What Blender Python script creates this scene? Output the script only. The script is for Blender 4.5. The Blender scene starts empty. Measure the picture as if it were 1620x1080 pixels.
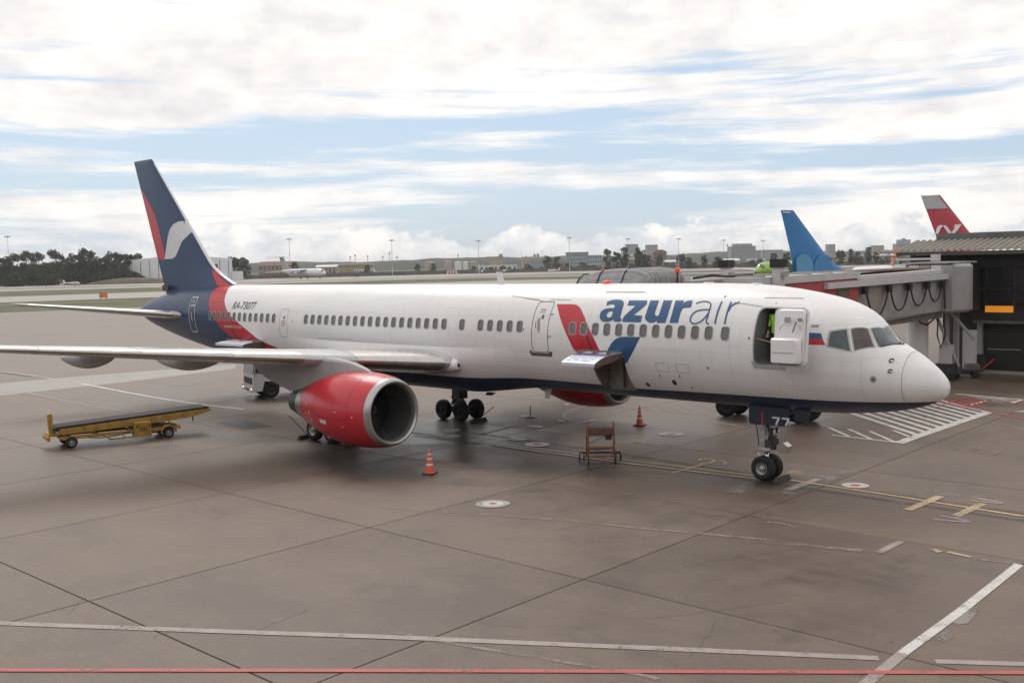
import bpy, bmesh, math, random
from mathutils import Vector, Matrix, noise
R_ = math.radians
sc = bpy.context.scene
COL = sc.collection

# ------------------------------------------------------------------ camera
YAW, PITCH, ROLL = -0.75704, -0.07337, -0.02189
CAM = Vector((11.6135, -30.3939, 7.1664))
fw = Vector((math.sin(YAW)*math.cos(PITCH), math.cos(YAW)*math.cos(PITCH), math.sin(PITCH)))
rt0 = Vector((math.cos(YAW), -math.sin(YAW), 0)); up0 = rt0.cross(fw)
rt = rt0*math.cos(ROLL) + up0*math.sin(ROLL); upv = -rt0*math.sin(ROLL) + up0*math.cos(ROLL)
cd = bpy.data.cameras.new('camera'); cam = bpy.data.objects.new('camera', cd); COL.objects.link(cam)
cd.sensor_width = 36; cd.lens = 1681.5/1620*36; cd.clip_start = .3; cd.clip_end = 9000
cam.matrix_world = Matrix(((rt.x, upv.x, -fw.x, CAM.x), (rt.y, upv.y, -fw.y, CAM.y), (rt.z, upv.z, -fw.z, CAM.z), (0, 0, 0, 1)))
sc.camera = cam

# ------------------------------------------------------------------ sky, sun, exposure
SUN_EL, SUN_AZ = R_(48), R_(152)      # azimuth counted from +X towards +Y: the sun stands behind the airliner's tail
world = bpy.data.worlds.new('World'); sc.world = world; world.use_nodes = True
wn, wl = world.node_tree.nodes, world.node_tree.links
for n in list(wn): wn.remove(n)
def N(nodes, t, **kw):
    n = nodes.new(t)
    for k, v in kw.items(): setattr(n, k, v)
    return n
w_out = N(wn, 'ShaderNodeOutputWorld'); w_bg = N(wn, 'ShaderNodeBackground'); w_bg.inputs['Strength'].default_value = .1
w_sky = N(wn, 'ShaderNodeTexSky', sky_type='NISHITA', sun_disc=False, sun_elevation=SUN_EL, sun_rotation=R_(90)-SUN_AZ, air_density=1.0, dust_density=1.2, ozone_density=1.6)
w_tc = N(wn, 'ShaderNodeTexCoord'); w_sep = N(wn, 'ShaderNodeSeparateXYZ'); wl.new(w_tc.outputs['Generated'], w_sep.inputs[0])
def w_noise(scale3, scale, detail, rough, loc=(0, 0, 0), dist=0):
    m = N(wn, 'ShaderNodeMapping'); m.inputs['Scale'].default_value = scale3; m.inputs['Location'].default_value = loc
    wl.new(w_tc.outputs['Generated'], m.inputs['Vector'])
    t = N(wn, 'ShaderNodeTexNoise'); t.inputs['Scale'].default_value = scale; t.inputs['Detail'].default_value = detail; t.inputs['Roughness'].default_value = rough; t.inputs['Distortion'].default_value = dist
    wl.new(m.outputs[0], t.inputs['Vector']); return t.outputs['Fac']
def w_curve(src, pts):
    c = N(wn, 'ShaderNodeFloatCurve'); cm = c.mapping; cv = cm.curves[0]
    cv.points[0].location = pts[0]; cv.points[1].location = pts[-1]
    for p in pts[1:-1]: cv.points.new(*p)
    for p in cv.points: p.handle_type = 'AUTO_CLAMPED'
    cm.update(); wl.new(src, c.inputs['Value']); return c.outputs[0]
def w_math(op, a, b, clamp=False):
    m = N(wn, 'ShaderNodeMath', operation=op, use_clamp=clamp)
    for i, v in enumerate((a, b)):
        if isinstance(v, (int, float)): m.inputs[i].default_value = v
        else: wl.new(v, m.inputs[i])
    return m.outputs[0]
def w_step(v, lo, hi):
    m = N(wn, 'ShaderNodeMapRange', interpolation_type='SMOOTHSTEP'); m.inputs['From Min'].default_value = lo; m.inputs['From Max'].default_value = hi
    wl.new(v, m.inputs['Value']); return m.outputs[0]
el = w_sep.outputs['Z']
streak = w_noise((1, 1, 13), 2.2, 10, .62, (2.3, 5.1, .7), .25)
cover = w_curve(el, [(0, .56), (.02, .56), (.045, .545), (.07, .505), (.09, .475), (.11, .50), (.135, .53), (.16, .60), (.20, .67), (.5, .66), (1, .66)])
m1 = w_step(w_math('ADD', streak, w_math('SUBTRACT', cover, .5)), .44, .60)
puff = w_noise((1, 1, 1.5), 17, 9, .58, (4.0, 1.2, 9.0), .1)
low = w_curve(el, [(0, .68), (.016, .62), (.028, .52), (.04, .42), (.055, .2), (.5, 0), (1, 0)])
m2 = w_step(w_math('ADD', puff, w_math('SUBTRACT', low, .5)), .50, .57)
mask = w_math('MAXIMUM', m1, m2)
shade = w_noise((1, 1, 3.2), 7, 7, .55, (3, 1, 5), .3)
shade2 = w_noise((1, 1, 1.8), 26, 5, .5, (4.0, 1.2, 9.0))
sh = w_math('ADD', w_math('MULTIPLY', shade, .55), w_math('MULTIPLY', shade2, .45))
ramp = N(wn, 'ShaderNodeValToRGB'); wl.new(sh, ramp.inputs[0])
e = ramp.color_ramp.elements
e[0].position = .33; e[0].color = (7.9, 7.75, 7.85, 1); e[1].position = .56; e[1].color = (10.4, 10.0, 9.6, 1)
# the blue between the clouds is a little paler than the pure clear sky: thin high veil
veil = N(wn, 'ShaderNodeMix', data_type='RGBA'); veil.inputs['Factor'].default_value = .7; veil.inputs['B'].default_value = (5.0, 6.5, 8.3, 1)
wl.new(w_sky.outputs[0], veil.inputs['A'])
ramp2 = N(wn, 'ShaderNodeValToRGB'); puff_s = w_noise((1, 1, 1.5), 30, 7, .6, (4.0, 1.2, 9.35), .2); wl.new(w_math('ADD', w_math('MULTIPLY', puff_s, .6), w_math('MULTIPLY', puff, .4)), ramp2.inputs[0]); e = ramp2.color_ramp.elements
e[0].position = .40; e[0].color = (6.7, 7.1, 7.7, 1); e[1].position = .60; e[1].color = (10.5, 10.1, 9.7, 1)
cl = N(wn, 'ShaderNodeMix', data_type='RGBA'); wl.new(w_math('MULTIPLY', m2, w_step(el, .075, .045)), cl.inputs['Factor']); wl.new(ramp.outputs[0], cl.inputs['A']); wl.new(ramp2.outputs[0], cl.inputs['B'])
mix = N(wn, 'ShaderNodeMix', data_type='RGBA'); wl.new(mask, mix.inputs['Factor']); wl.new(veil.outputs['Result'], mix.inputs['A']); wl.new(cl.outputs['Result'], mix.inputs['B'])
wl.new(mix.outputs['Result'], w_bg.inputs['Color']); wl.new(w_bg.outputs[0], w_out.inputs['Surface'])
sl = bpy.data.lights.new('sun', 'SUN'); sl.energy = 1.05; sl.angle = R_(24); sl.color = (1, .95, .88)
sun = bpy.data.objects.new('sun', sl); COL.objects.link(sun)
sd = Vector((math.cos(SUN_EL)*math.cos(SUN_AZ), math.cos(SUN_EL)*math.sin(SUN_AZ), math.sin(SUN_EL)))
sun.rotation_euler = sd.to_track_quat('Z', 'Y').to_euler()
sc.view_settings.view_transform = 'Standard'; sc.view_settings.look = 'None'; sc.view_settings.exposure = 0.10; sc.view_settings.gamma = 1
sc.cycles.max_bounces = 6; sc.cycles.use_denoising = True

# ------------------------------------------------------------------ materials
MATS = {}
def mat(name, col, rough=.6, metal=0, var=0, scale=3, bump=0, coat=0, spec=.5, emit=None, stretch=None, col2=None, detail=5):
    m = bpy.data.materials.new(name); m.use_nodes = True; nt = m.node_tree; nd, lk = nt.nodes, nt.links
    b = nd['Principled BSDF']; b.inputs['Base Color'].default_value = (*col, 1); b.inputs['Roughness'].default_value = rough; b.inputs['Metallic'].default_value = metal
    b.inputs['Coat Weight'].default_value = coat; b.inputs['Specular IOR Level'].default_value = spec
    if emit: b.inputs['Emission Color'].default_value = (*emit[0], 1); b.inputs['Emission Strength'].default_value = emit[1]
    if var or bump or col2:
        g = N(nd, 'ShaderNodeNewGeometry'); mp = N(nd, 'ShaderNodeMapping'); lk.new(g.outputs['Position'], mp.inputs['Vector'])
        if stretch: mp.inputs['Scale'].default_value = stretch
        t = N(nd, 'ShaderNodeTexNoise'); t.inputs['Scale'].default_value = scale; t.inputs['Detail'].default_value = detail; t.inputs['Roughness'].default_value = .6; lk.new(mp.outputs[0], t.inputs['Vector'])
        if var or col2:
            cr = N(nd, 'ShaderNodeValToRGB'); lk.new(t.outputs['Fac'], cr.inputs[0])
            c2 = col2 or tuple(min(1, c*(1+var)) for c in col)
            cr.color_ramp.elements[0].position = .36; cr.color_ramp.elements[0].color = (*[c*(1-var) for c in col], 1)
            cr.color_ramp.elements[1].position = .66; cr.color_ramp.elements[1].color = (*c2, 1); lk.new(cr.outputs[0], b.inputs['Base Color'])
        if bump:
            bp = N(nd, 'ShaderNodeBump'); bp.inputs['Strength'].default_value = bump; bp.inputs['Distance'].default_value = .03; lk.new(t.outputs['Fac'], bp.inputs['Height']); lk.new(bp.outputs[0], b.inputs['Normal'])
    MATS[name] = m; return m
def concrete(name, dark, light, oil_shade=0.0, rough=(.33, .62), joints=False, gain=1.0):
    """apron paving: broad tone patches, brushed streaks, fine speckle, oily and wet stains; shade painted in under parked things"""
    m = bpy.data.materials.new(name); m.use_nodes = True; nt = m.node_tree; nd, lk = nt.nodes, nt.links; b = nd['Principled BSDF']; b.inputs['Specular IOR Level'].default_value = .42
    g = N(nd, 'ShaderNodeNewGeometry')
    def nz(sc_, det, s3=(1, 1, 1), rgh=.6, loc=(0, 0, 0), rotz=0):
        mp = N(nd, 'ShaderNodeMapping'); mp.inputs['Scale'].default_value = s3; mp.inputs['Location'].default_value = loc; mp.inputs['Rotation'].default_value = (0, 0, rotz)
        lk.new(g.outputs['Position'], mp.inputs['Vector']); t = N(nd, 'ShaderNodeTexNoise'); t.inputs['Scale'].default_value = sc_; t.inputs['Detail'].default_value = det; t.inputs['Roughness'].default_value = rgh
        lk.new(mp.outputs[0], t.inputs['Vector']); return t.outputs['Fac']
    def rng(v, a, c, lo=0, hi=1):
        mr = N(nd, 'ShaderNodeMapRange'); mr.inputs['From Min'].default_value = a; mr.inputs['From Max'].default_value = c; mr.inputs['To Min'].default_value = lo; mr.inputs['To Max'].default_value = hi; lk.new(v, mr.inputs['Value']); return mr.outputs[0]
    def mth(op, a, c):
        x = N(nd, 'ShaderNodeMath', operation=op)
        for i, v in enumerate((a, c)):
            if isinstance(v, (int, float)): x.inputs[i].default_value = v
            else: lk.new(v, x.inputs[i])
        return x.outputs[0]
    broad = nz(.09, 4); mid = nz(.5, 7, rgh=.65, loc=(7, 3, 0)); fine = nz(12, 5, loc=(1, 5, 0), rgh=.75); streak_ = nz(.55, 5, (.09, 1.5, 1), .6, (3, 0, 0), R_(24))
    tone = mth('ADD', mth('ADD', mth('MULTIPLY', broad, .9), mth('MULTIPLY', mid, .75)), mth('ADD', mth('MULTIPLY', fine, .42), mth('MULTIPLY', streak_, .5)))
    tone = rng(tone, .92, 1.62)
    oi = N(nd, 'ShaderNodeObjectInfo'); tone = mth('ADD', tone, mth('MULTIPLY', mth('SUBTRACT', oi.outputs['Random'], .5), .5))
    cr = N(nd, 'ShaderNodeValToRGB'); cr.color_ramp.elements[0].color = (*dark, 1); cr.color_ramp.elements[1].color = (*light, 1); lk.new(tone, cr.inputs[0])
    colr = cr.outputs[0]
    # stains: dark oily and once-wet blotches, with a shape of their own
    st = mth('MULTIPLY', rng(nz(.22, 6, loc=(11, 4, 0)), .52, .70), rng(nz(1.4, 5, loc=(2, 9, 0)), .42, .6))
    spots = rng(nz(2.6, 3, (1, .45, 1), loc=(5, 5, 0)), .66, .74)
    stain = mth('MAXIMUM', mth('MULTIPLY', st, .55), mth('MULTIPLY', spots, .5))
    if oil_shade:
        sp = N(nd, 'ShaderNodeSeparateXYZ'); lk.new(g.outputs['Position'], sp.inputs[0])
        def blob(cx, cy, rx, ry):
            a_ = mth('DIVIDE', mth('SUBTRACT', sp.outputs['X'], cx), rx); c_ = mth('DIVIDE', mth('SUBTRACT', sp.outputs['Y'], cy), ry)
            d_ = mth('SQRT', mth('ADD', mth('MULTIPLY', a_, a_), mth('MULTIPLY', c_, c_)), 0)
            return rng(mth('ADD', d_, mth('MULTIPLY', mth('SUBTRACT', mid, .5), 1.6)), .45, 1.05, 1, 0)
        damp_shade = None
        for q in OIL_SHADE_BLOBS:
            bq = blob(*q); damp_shade = bq if damp_shade is None else mth('MAXIMUM', damp_shade, bq)
        stain = mth('MAXIMUM', stain, mth('MULTIPLY', damp_shade, oil_shade))
    mx = N(nd, 'ShaderNodeMix', data_type='RGBA'); lk.new(mth('MINIMUM', stain, .9), mx.inputs['Factor']); lk.new(colr, mx.inputs['A']); mx.inputs['B'].default_value = (dark[0]*.32, dark[1]*.32, dark[2]*.34, 1)
    scf = rng(nz(.8, 9, (1, 1, 1), .75, (20, 1, 0)), .60, .72, 0, .5)
    mx2 = N(nd, 'ShaderNodeMix', data_type='RGBA'); lk.new(scf, mx2.inputs['Factor']); lk.new(mx.outputs['Result'], mx2.inputs['A']); mx2.inputs['B'].default_value = (light[0]*1.18, light[1]*1.15, light[2]*1.12, 1)
    spk = mth('MULTIPLY', rng(nz(22, 8, rgh=.85, loc=(4, 4, 0)), .36, .64, .70, 1.28), rng(nz(1.0, 6, (1.6, 17, 1), .7, (2, 2, 0), R_(-38)), .35, .65, .88, 1.12))
    mx3 = N(nd, 'ShaderNodeMix', data_type='RGBA', blend_type='MULTIPLY'); mx3.inputs['Factor'].default_value = 1; lk.new(mx2.outputs['Result'], mx3.inputs['A']); lk.new(spk, mx3.inputs['B'])
    lk.new(mx3.outputs['Result'], b.inputs['Base Color'])
    lk.new(rng(mth('SUBTRACT', tone, mth('MULTIPLY', stain, .9)), -.4, 1, rough[0], rough[1]), b.inputs['Roughness'])
    bp = N(nd, 'ShaderNodeBump'); bp.inputs['Strength'].default_value = .25; bp.inputs['Distance'].default_value = .01; lk.new(fine, bp.inputs['Height']); lk.new(bp.outputs[0], b.inputs['Normal'])
    MATS[name] = m; return m
def paint(name, col, wear=.5, rough=.55):
    """road paint: dirt-dulled, and worn through in flakes so that the paving shows"""
    m = bpy.data.materials.new(name); m.use_nodes = True; nt = m.node_tree; nd, lk = nt.nodes, nt.links; b = nd['Principled BSDF']; b.inputs['Roughness'].default_value = rough
    g = N(nd, 'ShaderNodeNewGeometry')
    def nz(s, d, r):
        t = N(nd, 'ShaderNodeTexNoise'); t.inputs['Scale'].default_value = s; t.inputs['Detail'].default_value = d; t.inputs['Roughness'].default_value = r; lk.new(g.outputs['Position'], t.inputs['Vector']); return t.outputs['Fac']
    cr = N(nd, 'ShaderNodeValToRGB'); lk.new(nz(2.2, 8, .7), cr.inputs[0]); e = cr.color_ramp.elements
    e[0].position = .32; e[0].color = (*[.62*c+.38*g_ for c, g_ in zip(col, (.13, .095, .073))], 1); e[1].position = .62; e[1].color = (*col, 1); lk.new(cr.outputs[0], b.inputs['Base Color'])
    ad = N(nd, 'ShaderNodeMath', operation='MULTIPLY_ADD'); lk.new(nz(1.1, 4, .6), ad.inputs[0]); ad.inputs[1].default_value = .55; lk.new(nz(13, 10, .8), ad.inputs[2])
    mr = N(nd, 'ShaderNodeMapRange'); c_ = .52+wear*.30; mr.inputs['From Min'].default_value = c_; mr.inputs['From Max'].default_value = c_+.13; mr.inputs['To Min'].default_value = 0; mr.inputs['To Max'].default_value = 1; lk.new(ad.outputs[0], mr.inputs['Value'])
    tr_ = N(nd, 'ShaderNodeBsdfTransparent'); mx = N(nd, 'ShaderNodeMixShader'); lk.new(mr.outputs[0], mx.inputs[0]); lk.new(tr_.outputs[0], mx.inputs[1]); lk.new(b.outputs[0], mx.inputs[2]); lk.new(mx.outputs[0], nd['Material Output'].inputs['Surface']); MATS[name] = m
OIL_SHADE_BLOBS = [(-21, 0, 6.5, 4.0), (-24, 3.6, 3.5, 2.2), (-18.5, -6.3, 5.0, 2.4), (-24, -4, 4, 2.5), (-16, -3.0, 5, 1.6), (-12.3, -2.3, 3.2, 1.3), (-31.5, -9, 2.3, 4.2), (-6.5, -.3, 2.8, 1.6), (-27, -5.5, 3, 2), (-40, 3, 3, 2.5), (-12, 12, 4, 3)]  # oily wet ground, with the shade under aircraft and vehicles painted in
DK, LT = (.086, .060, .046), (.192, .141, .108)
concrete('concrete_slab', DK, LT, oil_shade=.72)
concrete('concrete_far', DK, (.20, .155, .127))
concrete('concrete_runway', (.20, .175, .155), (.30, .27, .24))
concrete('concrete_pale', (.24, .21, .19), (.33, .295, .27))
concrete('asphalt_patch', (.028, .026, .026), (.045, .043, .042))
mat('joint_filler', (.022, .02, .019), .8)
paint('paint_white', (.62, .60, .58), .18); paint('paint_pale', (.35, .295, .28), .2); paint('paint_faded', (.255, .215, .185), .6); paint('paint_yellow', (.60, .43, .25), .22); paint('paint_yellow_faded', (.50, .37, .22), .28)
paint('paint_red', (.50, .085, .075), .2); paint('paint_orange', (.40, .17, .07), .75); paint('paint_patch', (.24, .215, .195), .5); paint('paint_patch_yellow', (.34, .25, .16), .55); paint('tyre_mark', (.085, .064, .053), .66); paint('paint_grey', (.36, .34, .33), .3)
mat('puddle', (.05, .048, .046), .04, spec=.6)
mat('grass', (.062, .078, .022), .9, var=.35, scale=.05, detail=9, col2=(.125, .125, .048))
mat('wood_far', (.022, .030, .018), .95, var=.45, scale=.12, detail=8)
mat('leaf_dark', (.030, .046, .016), .7, var=.5, scale=.35)
mat('leaf_mid', (.045, .062, .022), .7, var=.5, scale=.35)
mat('leaf_olive', (.066, .074, .030), .7, var=.4, scale=.35)
mat('bark', (.09, .07, .05), .9, var=.3, scale=4)
# airliner
mat('white_paint', (.80, .80, .81), .28, var=.03, scale=.7, coat=.25)
mat('grey_paint', (.50, .51, .53), .38, var=.06, scale=1.2)
mat('wing_grey', (.46, .465, .48), .36, var=.08, scale=1.0, stretch=(.4, 1, 1))
mat('stripe_violet', (.10, .10, .26), .3)
mat('door_pale', (.58, .64, .72), .3)
mat('pylon_grey', (.33, .325, .33), .42, var=.1, scale=1.2)
mat('red_dark', (.20, .012, .018), .5)
mat('wing_under', (.30, .30, .31), .5, var=.1, scale=.9)
mat('bare_metal', (.52, .50, .48), .27, .95, var=.08, scale=1.5)
mat('polished_lip', (.44, .435, .435), .36, .8, var=.05, scale=3)
mat('nozzle_metal', (.36, .34, .33), .36, .9, var=.15, scale=3)
mat('nozzle_dark', (.075, .072, .07), .5, .6, var=.2, scale=3)
mat('navy_door', (.012, .020, .042), .5)
mat('sign_orange', (.50, .20, .05), .6)
mat('red_paint', (.52, .018, .034), .30, var=.05, scale=.8, coat=.12)
mat('navy_paint', (.016, .046, .118), .34, var=.10, scale=.7, spec=.4)
mat('cockpit_blind', (.075, .055, .052), .12, spec=.6, var=.3, scale=3)
mat('azure_paint', (.026, .092, .215), .28, var=.05, scale=1)
mat('logo_red', (.50, .028, .044), .28, var=.05, scale=1)
mat('fin_white', (.62, .63, .65), .3, var=.04, scale=1)
mat('seam', (.30, .29, .29), .5); mat('seam_dark', (.10, .10, .10), .5); mat('seam_white', (.62, .63, .66), .4)
mat('cabin_glass', (.12, .118, .122), .14, spec=.7, var=.25, scale=6)
mat('window_rim', (.42, .41, .42), .35, .3)
mat('cockpit_glass', (.020, .045, .055), .05, spec=.8, var=.5, scale=2.2)
mat('cockpit_rim', (.40, .39, .385), .4, .4)
mat('scuff_plate', (.125, .085, .078), .5, var=.2, scale=6)
mat('lining_grey', (.16, .165, .17), .7, var=.15, scale=4)
mat('lining_dark', (.085, .082, .075), .75, var=.25, scale=4)
mat('hold_lining', (.23, .21, .18), .7, var=.2, scale=5)
mat('tyre', (.018, .018, .018), .75, var=.3, scale=6, bump=.2); mat('rim', (.42, .43, .44), .4, .5, var=.1, scale=6); mat('rim_dark', (.035, .035, .037), .6, .3)
mat('gear_grey', (.42, .43, .44), .4, .25, var=.12, scale=8); mat('gear_dark', (.055, .055, .06), .5, .3, var=.3, scale=8); mat('chrome', (.75, .75, .75), .15, 1)
mat('black', (.012, .012, .013), .6); mat('black_rubber', (.02, .02, .02), .8); mat('lens', (.75, .78, .8), .08, .2)
mat('fan_metal', (.055, .055, .058), .4, .7); mat('inlet_liner', (.10, .10, .102), .5, .4, var=.1, scale=5)
mat('text_dark', (.035, .037, .042), .4); mat('text_white', (.74, .74, .75), .4); mat('flag_blue', (.02, .085, .24), .3)
mat('red_lamp', (.55, .03, .025), .25, emit=((1, .08, .05), .25)); mat('antenna_white', (.66, .66, .66), .4)
# ground equipment and buildings
mat('loader_yellow', (.40, .235, .045), .55, var=.22, scale=4); mat('belt_rubber', (.030, .028, .027), .8, var=.2, scale=8); mat('steel_dark', (.05, .047, .045), .6, .3, var=.3, scale=6)
mat('truck_white', (.60, .60, .60), .35, var=.05, scale=2); mat('truck_glass', (.02, .028, .034), .10, spec=.35); mat('truck_dark', (.035, .037, .04), .6); mat('headlight', (.8, .75, .65), .1, emit=((1, .72, .42), 2.2))
mat('cone_orange', (.62, .085, .03), .5, var=.1, scale=10); mat('cone_white', (.66, .62, .58), .5); mat('cone_base', (.10, .045, .03), .8)
mat('ladder_orange', (.24, .085, .045), .6, var=.25, scale=9); mat('ladder_tread', (.14, .07, .05), .7, var=.2, scale=9)
mat('chock_dark', (.05, .038, .028), .8, var=.3, scale=12); mat('bare_pole', (.40, .38, .36), .4, .5)
mat('bridge_grey', (.31, .297, .295), .5, var=.07, scale=1.5); mat('bridge_tan', (.27, .235, .20), .55, var=.08, scale=1.2); mat('bridge_white', (.50, .49, .485), .45, var=.06, scale=1.5); mat('bridge_red', (.40, .06, .065), .5, var=.12, scale=.8)
mat('bridge_under', (.12, .105, .095), .7, var=.3, scale=3); mat('canopy_grey', (.27, .26, .27), .75, var=.15, scale=3); mat('canopy_seam', (.035, .035, .038), .8); mat('cable', (.015, .015, .016), .6)
mat('terminal_dark', (.026, .022, .021), .6, var=.2, scale=1); mat('terminal_glass', (.022, .021, .022), .06, spec=.8); mat('mullion', (.030, .028, .027), .45); mat('roof_sheet', (.20, .18, .155), .6, var=.1, scale=2); mat('roof_dark', (.075, .068, .062), .7, var=.2, scale=1)
mat('parapet', (.13, .135, .125), .8, var=.2, scale=.8); mat('orange_sign', (.75, .27, .02), .5, emit=((1, .36, .03), .35)); mat('door_dark', (.020, .019, .019), .6); mat('vest_green', (.30, .62, .06), .7, var=.1, scale=20); mat('trousers', (.02, .025, .04), .85); mat('skin', (.42, .26, .19), .55); mat('hair', (.03, .022, .016), .7); mat('strap', (.55, .42, .14), .6)
mat('wall_white', (.66, .67, .69), .6, var=.06, scale=.2); mat('wall_grey', (.31, .32, .34), .7, var=.08, scale=.15); mat('wall_bluegrey', (.25, .29, .35), .55, var=.08, scale=.15); mat('wall_beige', (.36, .31, .25), .75, var=.1, scale=.2); mat('wall_tan', (.30, .225, .17), .8, var=.12, scale=.3); mat('wall_brick', (.19, .10, .085), .8, var=.15, scale=.3); mat('wall_yellow', (.40, .33, .20), .8, var=.1, scale=.3)
mat('roof_white', (.60, .60, .60), .6); mat('roof_brown', (.17, .105, .085), .8, var=.15, scale=.3); mat('roof_grey', (.24, .24, .25), .7, var=.1, scale=.3); mat('roof_green', (.16, .24, .22), .6); mat('glass_far', (.10, .12, .15), .2); mat('hangar_blue', (.06, .14, .28), .5); mat('gap_dark', (.03, .03, .032), .8)
mat('mast_grey', (.30, .29, .28), .5, .3); mat('mast_white', (.56, .56, .56), .5); mat('fence_wall', (.125, .118, .095), .85, var=.25, scale=.15); mat('soil', (.11, .095, .07), .95, var=.2, scale=.2)
mat('blue_livery', (.030, .175, .42), .32, var=.05, scale=.3); mat('pale_blue', (.085, .26, .43), .35); mat('livery_white', (.70, .70, .72), .3); mat('livery_grey', (.36, .37, .385), .4, var=.05, scale=.3); mat('livery_red', (.42, .035, .055), .32, var=.06, scale=.3); mat('livery_green', (.26, .44, .06), .32); mat('livery_lime', (.12, .33, .07), .35); mat('livery_orange', (.62, .13, .03), .35); mat('livery_teal', (.05, .20, .32), .35); mat('livery_navy', (.02, .03, .055), .3)
mat('blue_mid', (.045, .205, .43), .35); mat('heli_dark', (.028, .035, .03), .6)

# ------------------------------------------------------------------ helpers
def link(o, parent=None):
    COL.objects.link(o)
    if parent is not None: o.parent = parent
    return o
def tag(o, label=None, cat=None, group=None, kind=None):
    if label: o['label'] = label
    if cat: o['category'] = cat
    if group: o['group'] = group
    if kind: o['kind'] = kind
    return o
def thing(name, label, cat, loc=(0, 0, 0), rz=0, group=None):
    o = bpy.data.objects.new(name, None); o.empty_display_size = .3; o.location = loc; o.rotation_euler = (0, 0, rz); link(o)
    return tag(o, label, cat, group)
def mesh_obj(name, me, m, parent=None):
    for x in ([m] if isinstance(m, str) else m): me.materials.append(MATS[x])
    return link(bpy.data.objects.new(name, me), parent)
def finish(me, smooth):
    if smooth:
        for p in me.polygons: p.use_smooth = True
        if smooth is not True: me.set_sharp_from_angle(angle=R_(smooth))
    me.update()
class MB:
    def __init__(s): s.v = []; s.f = []
    def add(s, vs, fs):
        o = len(s.v); s.v += [tuple(v) for v in vs]; s.f += [tuple(i+o for i in f) for f in fs]; return s
    def box(s, a, b, m=None):
        (x0, y0, z0), (x1, y1, z1) = a, b
        vs = [Vector(v) for v in ((x0, y0, z0), (x1, y0, z0), (x1, y1, z0), (x0, y1, z0), (x0, y0, z1), (x1, y0, z1), (x1, y1, z1), (x0, y1, z1))]
        if m: vs = [m @ v for v in vs]
        return s.add(vs, [(0, 3, 2, 1), (4, 5, 6, 7), (0, 1, 5, 4), (1, 2, 6, 5), (2, 3, 7, 6), (3, 0, 4, 7)])
    def bar(s, p, q, w, h=None, up=(0, 0, 1)):
        p, q = Vector(p), Vector(q); d = (q-p).normalized(); h = h or w; u = Vector(up)
        if abs(d.dot(u)) > .98: u = Vector((1, 0, 0))
        r = d.cross(u).normalized()*w/2; u = r.cross(d).normalized()*h/2
        vs = [e+i*r+j*u for e in (p, q) for i, j in ((-1, -1), (1, -1), (1, 1), (-1, 1))]
        return s.add(vs, [(0, 1, 2, 3), (7, 6, 5, 4), (0, 4, 5, 1), (1, 5, 6, 2), (2, 6, 7, 3), (3, 7, 4, 0)])
    def tube(s, pts, r, n=8, cap=True):
        pts = [Vector(p) for p in pts]; rr = r if isinstance(r, (list, tuple)) else [r]*len(pts); rings = []; prev = None
        for i, p in enumerate(pts):
            d = (pts[min(i+1, len(pts)-1)]-pts[max(i-1, 0)]).normalized()
            if prev is None: a = d.orthogonal().normalized()
            else: a = (prev-d*prev.dot(d)).normalized()
            prev = a; b = d.cross(a); rings.append([p+rr[i]*(math.cos(2*math.pi*k/n)*a+math.sin(2*math.pi*k/n)*b) for k in range(n)])
        return s.loft(rings, cap=cap)
    def loft(s, rings, closed=True, cap=True):
        n = len(rings[0]); vs = [v for r in rings for v in r]; fs = []
        for i in range(len(rings)-1):
            for k in range(n if closed else n-1):
                k2 = (k+1) % n; fs.append((i*n+k, i*n+k2, (i+1)*n+k2, (i+1)*n+k))
        if cap and closed: fs += [tuple(range(n-1, -1, -1)), tuple(range((len(rings)-1)*n, len(rings)*n))]
        return s.add(vs, fs)
    def lathe(s, prof, o=(0, 0, 0), axis='X', n=32, cap=False):
        o = Vector(o); rings = []
        for x, r in prof:
            ring = []
            for k in range(n):
                c, si = r*math.cos(2*math.pi*k/n), r*math.sin(2*math.pi*k/n)
                ring.append(o+Vector({'X': (x, c, si), 'Y': (c, x, -si), 'Z': (c, si, x)}[axis]))
            rings.append(ring)
        return s.loft(rings, cap=cap)
    def prism(s, poly, a, b, plane='XZ'):
        f = {'XZ': lambda u, v, w: (u, w, v), 'XY': lambda u, v, w: (u, v, w), 'YZ': lambda u, v, w: (w, u, v)}[plane]
        return s.loft([[f(u, v, a) for u, v in poly], [f(u, v, b) for u, v in poly]])
    def build(s, name, m, parent=None, smooth=False, label=None):
        me = bpy.data.meshes.new(name); me.from_pydata(s.v, [], s.f)
        bm = bmesh.new(); bm.from_mesh(me); bmesh.ops.recalc_face_normals(bm, faces=bm.faces); bm.to_mesh(me); bm.free()
        finish(me, smooth); o = mesh_obj(name, me, m, parent)
        if label: o['label'] = label
        return o
def copy_tree(o, parent=None):
    c = o.copy(); COL.objects.link(c); c.parent = parent
    for ch in list(o.children): copy_tree(ch, c)
    return c
def fill2d(loops):
    """fills closed 2-D outlines (with holes) and returns verts, faces"""
    cu = bpy.data.curves.new('tmp', 'CURVE'); cu.dimensions = '2D'; cu.fill_mode = 'BOTH'
    for lp in loops:
        s = cu.splines.new('POLY'); s.points.add(len(lp)-1); s.use_cyclic_u = True
        for p, q in zip(s.points, lp): p.co = (q[0], q[1], 0, 1)
    ob = bpy.data.objects.new('tmp', cu); COL.objects.link(ob)
    dg = bpy.context.evaluated_depsgraph_get(); me = bpy.data.meshes.new_from_object(ob.evaluated_get(dg))
    bpy.data.objects.remove(ob); return me
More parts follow.
